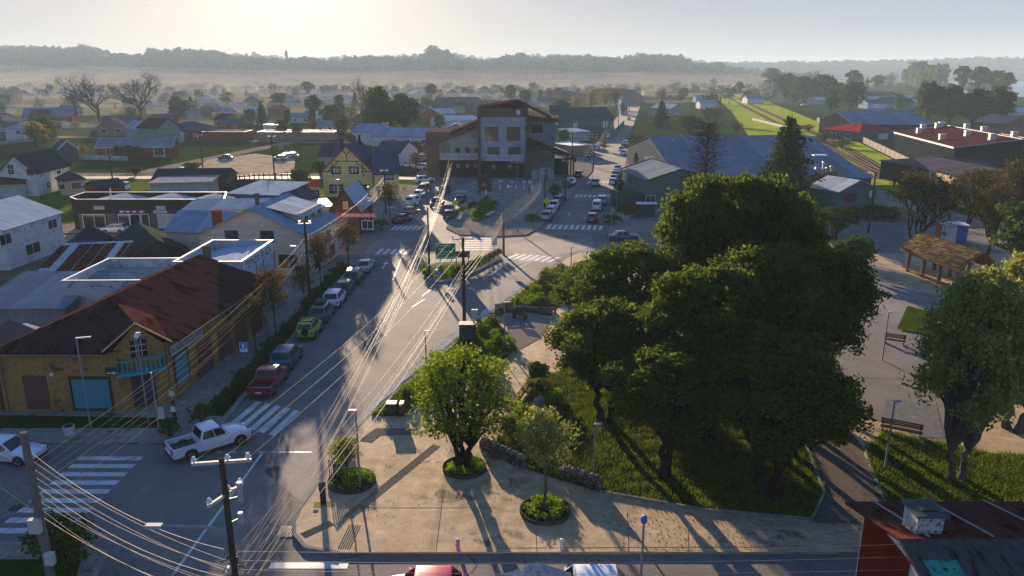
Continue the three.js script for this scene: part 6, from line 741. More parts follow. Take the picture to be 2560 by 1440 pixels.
[[-222, -4.4, 'hatch', 'blue'], [-228, -4.4, 'suv', 'dark'], [-234, -4.3, 'sedan', 'beige'], [-252, -4.2, 'suv', 'white'], [-258, -4.2, 'hatch', 'white'], [-236, 5.4, 'suv', 'white'], [-250, 4.4, 'sedan', 'silver'], [-262, 4.6, 'hatch', 'dark'], [-270, 5, 'suv', 'white'], [-300, -3, 'suv', 'white'], [-340, -5, 'hatch', 'white'], [-348, -4, 'suv', 'silver'], [-356, -4, 'sedan', 'white'], [-420, 2, 'suv', 'white'], [-300, 5, 'sedan', 'red'], [-310, 5, 'suv', 'grey'], [-480, -3, 'hatch', 'white']].forEach(([z, o, k, c]) => car(k, c, [bx(z) + o, z], BA, 'car standing far along the straight street', BST));
[['sedan', 'wine', -18.53,-126.26, -0.35, 'dark maroon sedan first at the brown shop kerb'], ['sedan', 'dark', -18.04,-133.46, -0.3, 'black sedan second at the brown shop kerb'], ['van', 'white', -18.83,-143.75, -0.25, 'white van third at the brown shop kerb'], ['hatch', 'white', -18.68,-153.55, -0.2, 'white hatchback ahead of the white van'], ['suv', 'grey', -18.55,-161.21, -0.15, 'grey car last at the brown shop kerb'], ['suv', 'black', -14.13,-157.29, PI - 0.2, 'black car coming down the curved street'], ['suv', 'wine', -14.09,-141.93, PI - 0.2, 'dark red car coming towards the junction'], ['hatch', 'dark', -10.8,-129.95, -0.1, 'black hatchback at the square kerb, nearest the zebra'], ['hatch', 'grey', -11.42,-135.9, -0.1, 'grey hatchback at the square kerb'], ['sedan', 'dark', -9.97,-147.04, -0.1, 'black sedan beside the square path'], ['suv', 'white', -19.98,-174.18, -1.2, 'white car crossing in front of the town hall'], ['sedan', 'blue', 16.7,-111.83, -1.4, 'dark blue car half hidden by the park trees']].forEach(([k, c, x, z, a, l]) => car(k, c, [x, z], a, l, CST));
[['hatch', 'white', -27.82,-204.47], ['sedan', 'dark', -27.46,-210.05], ['hatch', 'blue', -27.08,-215.94], ['suv', 'silver', -26.67,-222.15], ['sedan', 'white', -26.48,-228.72], ['hatch', 'dark', -26.41,-235.68], ['suv', 'white', -23.47,-199.16]].forEach(([k, c, x, z]) => car(k, c, [x, z], 1.1, 'car in the parking lot beside the town hall', 'cars in the town hall parking lot'));
car('sedan', 'dark', [-83.03,-222.15], 1.2, 'dark car driving across the gravel lot', null, 0.16); car('pickup', 'white', [-81.53,-188.54], 1.9, 'white pickup parked beside the person in yellow', null, 0.16); car('hatch', 'white', [-82.98,-185.49], 1.9, 'white car half hidden behind the hedge by the lot', null, 0.16); car('van', 'white', [-83.56,-161.21], 1.6, 'white van beside the brick hut', null, 0.16); car('hatch', 'white', [-62.3,-117.21], 1.6, 'white car in front of the dark shops'); car('van', 'white', [-202.38,-352.48], 1.3, 'white van on the lane by the grey villa'); car('suv', 'white', [230.4,-616.22], 1.4, 'white car on the grass beyond the track'); car('van', 'white', [142.95,-291.52], 0.4, 'white van beside the red-roofed house'); car('suv', 'white', [188.41,-363.28], 0.8, 'white car beside the big cypresses');
for (const [x, z, c] of [[-66.64,-220.04, 'silver'], [-67.12,-226.49, 'white'], [-65.54,-227.6, 'silver']]) car('hatch', c, [x, z], 1.4, 'car glinting at the end of the gravel lot', 'cars at the end of the gravel lot', 0.16);
// ---------- poles, lamps, signs, wires ----------
const TIMBER = mat('#6a5d50', { m: 'bark', s: 1, rough: 0.95 }), CPOLE = mat('#8b857c', { m: 'speck', s: 1 }), PORC = P('#c8cdd2', 0.25), WIRE = mat('#75675a', { rough: 0.6, specularIntensity: 0.2 }), WIRED = mat('#2c2a29', { rough: 0.5 });
function pole(label, [x, z], h, o = {}) {
  const t = thing('utility_pole', label, 'utility pole', [x, 0.1, z], o.turn || 0); new B().cyl(V(0, -0.1, 0), V(0, h, 0), o.r || 0.17, (o.r || 0.17) * 0.68, 10).build('shaft', o.m || TIMBER, t);
  for (const [y, w, a] of o.arms || []) { const A = new B().bar(V(-w / 2 * Math.cos(a || 0), y, w / 2 * Math.sin(a || 0)), V(w / 2 * Math.cos(a || 0), y, -w / 2 * Math.sin(a || 0)), 0.1, 0.12).build('crossarm', o.am || P('#b3aaa0', 0.6), t); for (const k of o.ins || [-0.46, -0.1, 0.46]) { const px = k * w * Math.cos(a || 0), pz = -k * w * Math.sin(a || 0); new B().cyl(V(px, y + 0.06, pz), V(px, y + 0.3, pz), 0.03, 0.03, 6).cyl(V(px, y + 0.14, pz), V(px, y + 0.2, pz), 0.12, 0.09, 8).cyl(V(px, y + 0.2, pz), V(px, y + 0.3, pz), 0.08, 0.05, 8).build('insulator', PORC, A); } if (o.brace) new B().bar(V(0, y - 0.7, 0), V(w * 0.3 * Math.cos(a || 0), y, -w * 0.3 * Math.sin(a || 0)), 0.04).bar(V(0, y - 0.7, 0.06), V(-w * 0.3 * Math.cos(a || 0), y, w * 0.3 * Math.sin(a || 0)), 0.04).build('brace', GALV, A); }
  for (const [y, len, a] of o.lamp || []) { const c = Math.cos(a), s = -Math.sin(a), arm = new B().tube([V(0, y, 0), V(c * len * 0.5, y + 0.3, s * len * 0.5), V(c * len, y + 0.4, s * len)], 0.05).build('lamp_arm', GALV, t); new B().box(-0.28, -0.05, -0.1, 0.34, 0.05, 0.1, new THREE.Matrix4().makeRotationY(a).setPosition(c * (len + 0.2), y + 0.4, s * (len + 0.2))).build('lamp_head', P('#8e9294', 0.6), arm); }
  for (const [y, w, hh, ox] of o.box || []) new B().box(ox - w / 2, y, 0.12, ox + w / 2, y + hh, 0.4).build('meter_box', P('#b5b5ae', 0.6), t);
  return t;
}
const P1 = [-22.1,-31.31], P2 = [-10.6, -25], P3 = [-22.61,-81.6], P4 = [-4.78,-72.49], P5 = [-10.13,-90.31], P6 = [-1.16,-102.13], P7 = [0.94,-117.21], P8 = [-22.38,-133.46];
pole('leaning grey concrete pole at the bottom corner with cable bundles', P1, 8.3, { m: CPOLE, r: 0.24, box: [[3.3, 0.5, 0.7, -0.1], [1.6, 0.4, 0.6, 0.3]] });
{
  const t = pole('tall dark wooden pole with crossarms, white insulators and tangled cables', P2, 10.4, { r: 0.15, arms: [[10.25, 2.1, 0.15], [8.9, 1.7, 1.15]], ins: [-0.46, 0.1, 0.44] });
  for (const [y, a] of [[9.1, 0.4], [8.7, 0.5], [7.7, 0.9]]) { const x = Math.cos(a) * 0.5, z = -Math.sin(a) * 0.5; new B().cyl(V(x, y - 0.22, z), V(x, y + 0.22, z), 0.1, 0.1, 10).build('fuse_switch', P('#9aa0a4', 0.4), t); new B().bar(V(0, y, 0), V(x, y, z), 0.05).build('bracket', GALV, t); }
  new B().tube([V(0, 6.2, 0), V(-0.1, 7.3, 0), V(-0.7, 7.6, 0.1), V(-2.4, 7.8, 0.3)], 0.06).build('lamp_arm', GALV, t); new B().box(-2.95, 7.74, 0.2, -2.35, 7.86, 0.42).build('lamp_head', P('#8e9294', 0.6), t);
  const r = rng(8), m = new B(); for (let i = 0; i < 26; i++) { const y = 4.4 + r() * 2.2, a = r() * 6.3, R = 0.2 + r() * 0.3; m.tube([V(Math.cos(a) * R, y, Math.sin(a) * R), V(Math.cos(a + 1) * R, y - 0.1 + r() * 0.3, Math.sin(a + 1) * R), V(Math.cos(a + 2.2) * R * 1.3, y - 0.3 * r(), Math.sin(a + 2.2) * R * 1.3)], 0.02, 4); } const cb = m.build('cable_tangle', WIRED, t); cb.userData.kind = 'stuff';
  for (let i = 0; i < 7; i++) { const a = i * 0.9; new B().box(-0.1, -0.14, -0.08, 0.1, 0.14, 0.08, new THREE.Matrix4().makeRotationY(a).setPosition(Math.cos(a) * 0.3, 4.9 + (i % 3) * 0.5, Math.sin(a) * 0.3)).build('junction_box', i % 2 ? TRIM : P('#a5a29a', 0.6), t); }
}
pole('dark wooden pole on the pavement before the lettered shop', P3, 8.6, { lamp: [[5.3, 1.2, PI]], arms: [[8.2, 1.4, 0.2]], ins: [-0.4, 0.4] });
pole('dark wooden pole beside the metal cabinet with white crossarm', P4, 8.6, { arms: [[8.45, 2.2, 0.05]], brace: true, r: 0.19 });
pole('slim pole standing on the traffic island by the direction sign', P5, 8.5, { r: 0.14, lamp: [[7.6, 1.4, 2.4]] });
pole('concrete lamp pole on the kerb of the square', P6, 6.4, { m: CPOLE, r: 0.19 });
pole('tall slim lamp pole inside the square kerb', P7, 7, { m: GALV, r: 0.11, lamp: [[6.7, 1.2, PI - 0.3]] });
pole('wooden pole beside the brown shop', P8, 8, { arms: [[7.6, 1.4, 0.4]] });
pole('wooden pole with floodlights in front of the town hall', [1.17,-170.92], 5, { r: 0.08, m: GALV, arms: [[4.9, 3, 0]], ins: [-0.48, 0, 0.48] });
pole('pole with crossarm under the town hall canopy end', [8.06,-180.37], 6.5, { r: 0.08, m: GALV, arms: [[6.3, 2.6, 0]], brace: true, ins: [-0.48, 0, 0.48] });
for (const [x, z, h, l, o] of [[10.36,-147.04, 9, 'wooden pole on the square kerb, first along the straight street'], [5.93,-135.9, 8, 'wooden street pole with curved lamp arm by the square'], [21.64,-202.67, 9, 'wooden pole second along the straight street'], [29.97,-248.24, 9.5, 'wooden pole third along the straight street'], [45.57,-332.66, 9.5, 'wooden pole fourth along the straight street'], [63.31,-421.2, 9.5, 'wooden pole fifth along the straight street'], [17.4,-222.15, 8, 'pole beside the white-roofed kiosk']]) pole(l, [x, z], h, { arms: [[h - 0.4, 1.8, 0.1], [h - 1.2, 1.4, 0.1]], lamp: [[h - 1.8, 1.6, 0]] });
pole('pole rising beside the gravel lot junction', [-82.01,-202.67], 9, { arms: [[8.5, 1.8, 0.5]], lamp: [[7.5, 1.4, 2.2]] }); pole('pole standing on the paddock near the yellow house', [-54.07,-173.52], 11, { arms: [[10.4, 1.8, 0.2]] }); pole('pole between the white house and the dark shops', [-90.39,-172.21], 8, {}); pole('pole at the sunlit road by the shelter', [55.76,-116.9], 9.5, { lamp: [[8.8, 1.6, 1.6]], r: 0.18 }); pole('signal pole on the railway verge', [175.83,-632.4], 12, { r: 0.2, arms: [[11, 3, 0.3]] }); pole('pole at the panel wall', [120.61,-222.15], 8, {});
// street lamps with flat heads
function lamp(label, [x, z], h, a = 0, len = 0.45, col) { const t = thing('street_lamp', label, 'street lamp', [x, 0.14, z], a); new B().cyl(V(0, 0, 0), V(0, h, 0), 0.07, 0.05, 8).build('post', GALV, t); const hd = new B().box(-0.05, h - 0.02, -0.09, len, h + 0.06, 0.09).build('head', col || P('#a5aaad', 0.6), t); new B().box(0.08, h - 0.035, -0.06, len - 0.05, h - 0.021, 0.06).build('lens', P('#e6e8ea', 0.2), hd); return t; }
lamp('tall street lamp before the ochre store, beside the white drum', [-29.21,-48.11], 6.8, 0.3, 0.9); lamp('lamp post in the oval plaza bed', [-9.06,-40.43], 5.1, PI, 0.4); lamp('lamp post at the planting bed beside the avenue', [-7.21,-59.75], 3.3, 0.1, 0.4); lamp('lamp post at the round cobbled court', [-0.66,-65.09], 4.2, 0.1, 0.5); lamp('lamp post on the lawn behind the stone wall', [5.01,-41.73], 3.6, 0.1, 0.4); lamp('lamp post on the grassy slope by the twin-stemmed tree', [23.38,-42.8], 4.6, 0.1, 0.4); lamp('lamp post in the shade of the inner path', [32.03,-61.6], 4.4, 0.1, 0.4); lamp('lamp post on the pavement before the lettered shop', [-22.8,-67.25], 3.6, PI, 0.5); lamp('lamp post at the shop pavement beside the red hatchback', [14.84,-111.83], 4.4, 0, 0.5); lamp('lamp post beside the white panel van', [18.01,-129.95], 6, 0, 0.6); lamp('lamp post in front of the brown shop sign', [-27.28,-118.47], 8, 0.2, 0.4); lamp('lamp post at the planting bed end of the avenue', [7.26,-90.7], 3.5, 0.2, 0.4); lamp('lamp by the bollards of the square', [18.47,-175.52], 4.5, 1, 0.4);
{ const t = lamp('lamp post with blue cover at the bottom edge', [6.2, -31.4], 3.7, 0.2, 0.1, BLUEM); new B().ring(0, 3.72, 0, 0.17, 0.24, 10, 6).build('cover', BLUEM, t); }
{ const t = thing('camera_pole', 'slim pole carrying a white security camera before the corner store', 'camera pole', [-25.81,-49.36, 0].reduce((a, v, i) => (i === 0 ? [v] : i === 1 ? [...a, 0.14, v] : a), [])); new B().cyl(V(0, 0, 0), V(0, 6.6, 0), 0.06, 0.045, 8).build('post', GALV, t); new B().ring(0.05, 6.55, 0.1, 0.16, 0.2, 10, 6).build('camera', WHITE, t); new B().box(-0.02, 6.6, -0.05, 0.3, 6.8, 0.05).build('bracket', WHITE, t); }
{ const t = thing('traffic_signal_post', 'grey post with back of a route board at the crossing corner', 'post', [-24.19,-47.5].reduce((a, v, i) => i ? [...a, 0.14, v] : [v], [])); new B().cyl(V(0, 0, 0), V(0, 4.6, 0), 0.07, 0.06, 8).build('post', GALV, t); new B().box(0.06, 1.2, -0.02, 0.5, 2.1, 0.02).build('board', P('#a9adb0', 0.6), t); }
{ const t = thing('litter_bin_post', 'short wooden post with small sign box at the crossing corner', 'post', [-23.72,-48.98].reduce((a, v, i) => i ? [...a, 0.14, v] : [v], [])); new B().box(-0.09, 0, -0.09, 0.09, 1.9, 0.09).build('post', TIMBER, t); new B().box(-0.16, 1.1, 0.09, 0.16, 1.5, 0.13).build('notice', WHITE, t); new B().cyl(V(0, 2.4, 0), V(0, 2.4, 0.03), 0.22, 0.22, 14).build('round_sign', P('#c0b6b0', 0.5), t); new B().cyl(V(0, 1.9, 0), V(0, 2.4, 0), 0.03).build('stem', GALV, t); }
{ const t = thing('planter_drum', 'white drum planter on the shaded corner pavement', 'planter', [-30.44,-47.62].reduce((a, v, i) => i ? [...a, 0.14, v] : [v], [])); new B().cyl(V(0, 0, 0), V(0, 0.62, 0), 0.34, 0.38, 16).build('drum', P('#b8bcc0', 0.6), t); new B().cyl(V(0, 0.62, 0), V(0, 0.64, 0), 0.33, 0.3, 16).build('soil', M.soil, t); }
// signs
const at3 = (a, y = 0.14) => [a[0], y, a[1]];
function sign(label, a, h, w, hh, m, turn = 0, y = 0.14) { const t = thing('road_sign', label, 'sign', at3(a, y), turn); new B().cyl(V(0, 0, 0), V(0, h + hh / 2, -0.03), 0.035, 0.035, 6).build('post', GALV, t); new B().box(-w / 2, h - hh / 2, -0.02, w / 2, h + hh / 2, 0).build('board', GALV, t); face('face', w, hh, m, t, [0, h, 0.008]); return t; }
const EM = letters([], { w: 96, h: 128, bg: '#dfe6ee', draw: (g) => { g.fillStyle = '#1a6fd0'; g.fillRect(6, 6, 84, 84); g.fillStyle = '#fff'; g.font = 'bold 70px sans-serif'; g.fillText('E', 48, 50); g.fillStyle = '#33506f'; g.fillRect(16, 104, 64, 8); } });
sign('blue E parking sign beside the red pickup', [-21.78,-58], 2.55, 0.62, 0.8, EM); sign('blue E parking sign by the brown shop kerb', [-20.74,-128.82], 2.4, 0.9, 1.1, EM);
{
  const t = thing('direction_sign', 'large green direction board on two posts on the traffic island', 'sign', at3([-8.38,-93.48], 0.2), 0.03), w = 2.55, h = 2, y = 2.3; for (const x of [-0.7, 0.7]) new B().cyl(V(x, 0, -0.06), V(x, y + h / 2, -0.06), 0.05, 0.05, 8).build('post', GALV, t); new B().box(-w / 2, y - h / 2, -0.03, w / 2, y + h / 2, 0).build('board', GALV, t);
  face('face', w, h, letters([['Red Interlagos', 0.46, 0.13, 'bold 42px sans-serif', '#fff'], ['↖ Ralún', 0.27, 0.36, 'bold 50px sans-serif'], ['Lago Llanquihue ↗', 0.56, 0.53, 'bold 44px sans-serif'], ['Totoral', 0.35, 0.7, 'bold 44px sans-serif'], ['Circuito Lago Llanquihue', 0.5, 0.91, 'bold 40px sans-serif']], { w: 512, h: 400, bg: '#0d7a46', draw: (g) => { g.strokeStyle = '#d8e8de'; g.lineWidth = 5; g.strokeRect(6, 6, 500, 388); g.lineWidth = 4; g.beginPath(); g.moveTo(6, 94); g.lineTo(506, 94); g.moveTo(6, 328); g.lineTo(506, 328); g.stroke(); g.beginPath(); g.arc(48, 50, 26, 0, 7); g.fillStyle = '#e8f0ec'; g.fill(); g.fillStyle = '#0d7a46'; g.fillRect(32, 42, 32, 14); } }), t, [0, y, 0.008]);
}
{ const t = thing('keep_left_sign', 'round blue arrow sign at the tip of the traffic island', 'sign', at3([-8.86,-88.25], 0.2)); new B().cyl(V(0, 0, 0), V(0, 0.7, 0), 0.03, 0.03, 6).build('post', GALV, t); const c = new THREE.Mesh(new THREE.CircleGeometry(0.34, 24), letters([], { w: 128, h: 128, bg: '#1c5fb8', draw: (g) => { g.strokeStyle = '#e8eef6'; g.lineWidth = 14; g.beginPath(); g.moveTo(96, 92); g.lineTo(52, 50); g.stroke(); g.fillStyle = '#e8eef6'; g.beginPath(); g.moveTo(26, 66); g.lineTo(66, 28); g.lineTo(30, 30); g.fill(); } })); c.name = 'face'; c.position.set(0, 0.95, 0.03); t.add(c); new B().cyl(V(0, 0.95, -0.02), V(0, 0.95, 0.02), 0.35, 0.35, 20).build('disc', GALV, t); }
const YM = letters([], { w: 96, h: 96, bg: '#c9e018', draw: (g) => { g.fillStyle = '#222'; g.beginPath(); g.arc(48, 30, 7, 0, 7); g.fill(); g.fillRect(43, 38, 10, 24); g.lineWidth = 6; g.strokeStyle = '#222'; g.beginPath(); g.moveTo(48, 60); g.lineTo(36, 80); g.moveTo(48, 60); g.lineTo(60, 80); g.stroke(); } });
for (const [x, z, l] of [[-9.77,-129.95, 'yellow diamond pedestrian sign by the black hatchback'], [6.04,-131.88, 'yellow diamond pedestrian sign by the silver estate'], [-20.88,-147.04, 'yellow diamond pedestrian sign beside the white van']]) { const t = thing('pedestrian_sign', l, 'sign', [x, 0.14, z]); new B().cyl(V(0, 0, 0), V(0, 2.6, 0), 0.04, 0.04, 6).build('post', GALV, t); const f = face('face', 0.85, 0.85, YM, t, [0, 2.5, 0.045]); f.rotation.z = PI / 4; new B().box(-0.42, -0.42, -0.01, 0.42, 0.42, 0.02, new THREE.Matrix4().makeRotationZ(PI / 4).setPosition(0, 2.5, 0.01)).build('board', GALV, t); }
sign('white square route sign by the concrete lamp pole', [-2.37,-99.54], 2.3, 0.75, 1.1, letters([['↑', 0.5, 0.5]], { w: 64, h: 96, bg: '#c9c4bc', fg: '#333', font: 'bold 60px sans-serif' }));
{ const t = thing('notice_board', 'dark low notice board behind the direction sign', 'sign', at3([-6.45,-95.99], 0.2)); new B().box(-1, 0.9, -0.05, 1, 1.7, 0.05).build('board', P('#3a2f28', 0.8), t); for (const x of [-0.8, 0.8]) new B().box(x - 0.06, 0, -0.06, x + 0.06, 0.9, 0.06).build('post', TIMBER, t); }
// metal cabinet by the pole, small box on a stem
{ const t = thing('utility_cabinet', 'tall dark grey cabinet at the foot of the wooden pole', 'cabinet', at3([-4.05,-65.94])); new B().box(-0.75, 0, -0.5, 0.75, 1.9, 0.5).build('body', mat('#4b5155', { m: 'board', s: 3, b: 'board', bs: 3 }), t); new B().box(-0.8, 1.9, -0.55, 0.8, 1.98, 0.55).build('lid', P('#3a3f42', 0.6), t); }
{ const t = thing('meter_post', 'thin post with pale grey meter box beside the wooden pole', 'meter box', at3([-3.72,-72.24])); new B().cyl(V(0, 0, 0), V(0, 3.4, 0), 0.04, 0.04, 6).build('post', GALV, t); new B().box(-0.3, 0.5, -0.15, 0.3, 1.3, 0.2).build('box', P('#a9b0b4', 0.6), t); }
// overhead cables: each its own sagging tube
let nw = 0; const rw = rng(99);
function wire([x0, z0], y0, [x1, z1], y1, sag, r = 0.016, group = 'overhead cables across the junction', label = 'thin overhead cable slung between the poles', m = WIRE) { const n = 14, p = []; for (let i = 0; i <= n; i++) { const t = i / n; p.push(V(lerp(x0, x1, t), lerp(y0, y1, t) - sag * 4 * t * (1 - t), lerp(z0, z1, t))); } const o = new B().tube(p, r * 0.46, 5).build('overhead_cable', m); tag(o, label, 'cable', group); nw++; }
const off = ([x, z], dx, dz = 0) => [x + dx, z + dz];
for (let i = 0; i < 7; i++) wire(off(P2, 0.3 + rw() * 0.3), 4.6 + i * 0.33, off(P5, (rw() - 0.5) * 0.5), 4.9 + i * 0.3, 0.5 + rw() * 0.9, i < 3 ? 0.028 : 0.016, 'cables running up the avenue to the island', 'overhead cable running up the avenue to the island pole');
for (let i = 0; i < 5; i++) wire(off(P2, 0.4), 5 + i * 0.5, off(P4, (i - 2) * 0.1), 4.2 + i * 0.5, 0.4 + rw() * 0.7, i < 2 ? 0.03 : 0.018, 'cables from the tall pole to the cabinet pole', 'overhead cable from the tall pole to the cabinet pole');
for (let i = 0; i < 3; i++) wire(off(P2, (i - 1) * 0.9), 10.45, off(P4, (i - 1) * 0.9), 8.75, 0.8, 0.014, 'top cables on insulators', 'top cable on insulators over the avenue');
for (let i = 0; i < 9; i++) wire(off(P1, 0.2), 4 + i * 0.42, off(P2, -0.3), 4.2 + i * 0.26 + (i % 3) * 0.2, 0.3 + rw() * 0.6, i % 4 === 0 ? 0.03 : 0.018, 'cables between the two corner poles', 'overhead cable between the two corner poles');
for (let i = 0; i < 8; i++) wire(off(P1, 0.1), 4.6 + i * 0.36, off(P3, (rw() - 0.5) * 0.3), 4.6 + i * 0.34, 1 + rw() * 0.9, i % 3 === 0 ? 0.03 : 0.017, 'cables along the shop fronts', 'overhead cable along the shop fronts');
for (let i = 0; i < 7; i++) wire(off(P3, 0), 4.8 + i * 0.34, off(P8, (rw() - 0.5) * 0.3), 4.6 + i * 0.32, 0.7 + rw() * 0.6, i % 3 === 0 ? 0.034 : 0.02, 'cables on to the brown shop', 'overhead cable from the shop pole to the brown shop');
for (let i = 0; i < 8; i++) wire(off(P1, -0.2), 4.4 + i * 0.36, [-46, -50 + i * 0.5], 5.2 + i * 0.45, 0.6 + rw() * 0.5, i % 3 === 0 ? 0.036 : 0.018, 'cables leaving past the corner store', 'overhead cable leaving past the corner store');
for (let i = 0; i < 5; i++) wire(off(P1, -0.2), 4 + i * 0.3, [-30, -22 - i], 5, 0.5, 0.022, 'dark cables leaving the bottom corner', 'dark overhead cable leaving the bottom corner', WIRED);
for (let i = 0; i < 6; i++) wire(off(P2, 0.3), 4.6 + i * 0.4, [30, -23 - i * 0.5], 6 + i * 0.3, 0.5, 0.016, 'cables over the bottom street', 'overhead cable over the bottom street', i < 3 ? WIRED : WIRE);
for (let i = 0; i < 6; i++) wire(P5, 4.8 + i * 0.36, off([-12.95,-165.93], (rw() - 0.5) * 0.8), 5.6 + i * 0.3, 0.5 + rw() * 0.5, i < 4 ? 0.03 : 0.02, 'cables towards the town hall', 'overhead cable from the island towards the town hall');
for (let i = 0; i < 5; i++) wire(P4, 4.2 + i * 0.55, P6, 4.6 + i * 0.34, 0.4, i < 2 ? 0.04 : 0.022, 'cables from the cabinet pole to the square', 'overhead cable from the cabinet pole to the square');
for (let i = 0; i < 7; i++) wire(P6, 4.6 + i * 0.26, [5.93,-135.9], 5 + i * 0.35, 0.8 + rw() * 0.4, i < 3 ? 0.03 : 0.02, 'cables round the square', 'overhead cable along the kerb of the square');
const bp = [[5.93,-135.9], [10.36,-147.04], [21.64,-202.67], [29.97,-248.24], [45.57,-332.66], [63.31,-421.2], [99.73,-608.44]]; for (let k = 0; k + 1 < bp.length; k++) for (let i = 0; i < 5; i++) wire(off(bp[k], (i - 2) * 0.3), 5.4 + i * 0.7, off(bp[k + 1], (i - 2) * 0.3), 5.4 + i * 0.7, 0.9 + rw() * 0.4, 0.024 + k * 0.007, 'cables along the straight street', 'overhead cable along the straight street');
for (let i = 0; i < 3; i++) wire(P8, 6 + i * 0.6, P5, 6 + i * 0.5, 0.5, 0.02, 'cables over the side street', 'overhead cable over the side street', WIRED);
for (let i = 0; i < 4; i++) { wire([-82.01,-202.67], 7 + i * 0.5, [-54.07,-173.52], 8.6 + i * 0.5, 1, 0.05, 'cables over the paddock', 'overhead cable over the paddock'); wire([-90.39,-172.21], 5 + i * 0.6, [-82.01,-202.67], 7 + i * 0.5, 1.2, 0.045, 'cables over the meadow', 'overhead cable over the meadow'); wire([-54.07,-173.52], 8.6 + i * 0.5, [-14, -181], 11 + i * 0.4, 1.4, 0.045, 'cables over the yellow house', 'overhead cable passing behind the yellow house'); }
// ---------- plaza and park furniture ----------
const inPoly = (x, z, p) => { let c = false; for (let i = 0, j = p.length - 1; i < p.length; j = i++) if ((p[i][1] > z) !== (p[j][1] > z) && x < (p[j][0] - p[i][0]) * (z - p[i][1]) / (p[j][1] - p[i][1]) + p[i][0]) c = !c; return c; };
const scatter = (poly, r) => { const xs = poly.map((p) => p[0]), zs = poly.map((p) => p[1]); for (let i = 0; i < 500; i++) { const x = lerp(Math.min(...xs), Math.max(...xs), r()), z = lerp(Math.min(...zs), Math.max(...zs), r()); if (inPoly(x, z, poly)) return [x, z]; } return poly[0]; };
// kerbed round beds
function roundBed(label, [x, z], R, hole, seed) {
  const t = thing('round_bed', label, 'flower bed', [x, 0.14, z]), n = 28, rim = new B(); for (let i = 0; i < n; i++) { const a = i / n * 2 * PI, b = (i + 1) / n * 2 * PI, f = (r, k, y) => V(Math.cos(k) * r, y, Math.sin(k) * r); rim.quad(f(R, a, 0), f(R, b, 0), f(R, b, 0.2), f(R, a, 0.2)).quad(f(R - 0.1, b, 0.02), f(R - 0.1, a, 0.02), f(R - 0.1, a, 0.2), f(R - 0.1, b, 0.2)).quad(f(R, a, 0.2), f(R, b, 0.2), f(R - 0.1, b, 0.2), f(R - 0.1, a, 0.2)); } rim.build('rim', P('#4a443c', 0.9), t);
  const p = []; for (let i = 0; i < 24; i++) p.push([Math.cos(i / 24 * 2 * PI) * (R - 0.1), Math.sin(i / 24 * 2 * PI) * (R - 0.1)]); new B().prism(p, 0.12, 0.12).build('soil', M.soil, t);
  const r = rng(seed), L = []; for (let i = 0; i < 34; i++) { const a = r() * 6.3, q = Math.sqrt(r()) * (R - 0.35); if (hole && q < hole + 0.25 * Math.sin(a * 3)) continue; const s = 0.2 + r() * 0.16; L.push([Math.cos(a) * q, 0.14, Math.sin(a) * q, s, s * (0.7 + r() * 0.7), s]); } crown(r, L, 5200, 0.045, 12, 0.5, 0.5).b.build('ground_cover', LEAF.ground, t);
}
roundBed('oval bed of bright ground cover around the lamp post', [-9.73,-41.26], 1.45, 0, 1); roundBed('round bed at the foot of the bright green tree', [-2.99,-42.9], 1.38, 0.6, 2); roundBed('round bed at the foot of the slender young tree', [1.88,-38.02], 1.45, 0.35, 3);
// tactile strips: ribs let into the paving
{ const rib = (a, b, n, w) => { const dx = b[0] - a[0], dz = b[1] - a[1], L = Math.hypot(dx, dz), nx = -dz / L, nz = dx / L; for (let i = 0; i < n; i++) { const o = (i - (n - 1) / 2) * w; new B().bar(V(a[0] + nx * o, 0.145, a[1] + nz * o), V(b[0] + nx * o, 0.145, b[1] + nz * o), 0.035, 0.02).build('tactile_rib', P('#5d564c', 0.9), park); } }; rib([-9.21,-37.38], [-5.02,-45.99], 5, 0.13); rib([-8.78,-34.5], [-8.63,-36.68], 6, 0.12); rib([-11.24,-35.67], [-9.96,-36.91], 5, 0.12); }
sheet('paving_band', [[-10.22,-47.03], [-9.53,-48.54], [-6.66,-48.48], [-6.38,-47.5], [-9,-47.38], [-9.41,-46.33], [-10.27,-46.56]], 0.147, mat('#857a6e', { m: 'speck', s: 2 }), park);
for (let i = 0; i < 5; i++) { const a = [-8.89,-47.74], k = i * 0.62; sheet('paver', [[a[0] + k, a[1]], [a[0] + k + 0.5, a[1]], [a[0] + k + 0.5, a[1] - 0.4], [a[0] + k, a[1] - 0.4]], 0.151, P('#6b665f', 0.8), park); }
// joints between the plaza slabs: narrow sunk gaps read as thin dark fillets
for (const [a, b] of [[[1.32,-36.53], [1.29,-34.29]], [[6.53,-37.98], [6.07,-34.29]], [[9.58,-36.23], [9.19,-34.29]], [[16.34,-35.67], [20.17,-36.53]], [[-4.06,-40.34], [-3.95,-34.29]], [[-9.84,-38.39], [-0.91,-38.39]], [[-0.84,-34.56], [19.11,-34.7]]]) new B().bar(V(a[0], 0.138, a[1]), V(b[0], 0.138, b[1]), 0.03, 0.014).build('joint', P('#4d463d', 1), park);
const at0 = (a) => [a[0], 0.14, a[1]];
{ const t = thing('plaque_post', 'dark slanted plaque post on the plaza corner', 'plaque', at0([-10.86,-38.77]), 0.15); new B().box(-0.16, 0, -0.06, 0.16, 1.05, 0.06).build('post', P('#3a322b', 0.8), t); const M4 = new THREE.Matrix4().makeRotationX(-0.5).setPosition(0, 1.15, 0); new B().box(-0.2, -0.22, -0.04, 0.2, 0.25, 0.04, M4).build('plaque', P('#4a3f36', 0.5), t); new B().box(-0.55, 0, -0.3, 0.55, 0.006, 0.3).build('base_mark', P('#8d8450', 0.9), t); }
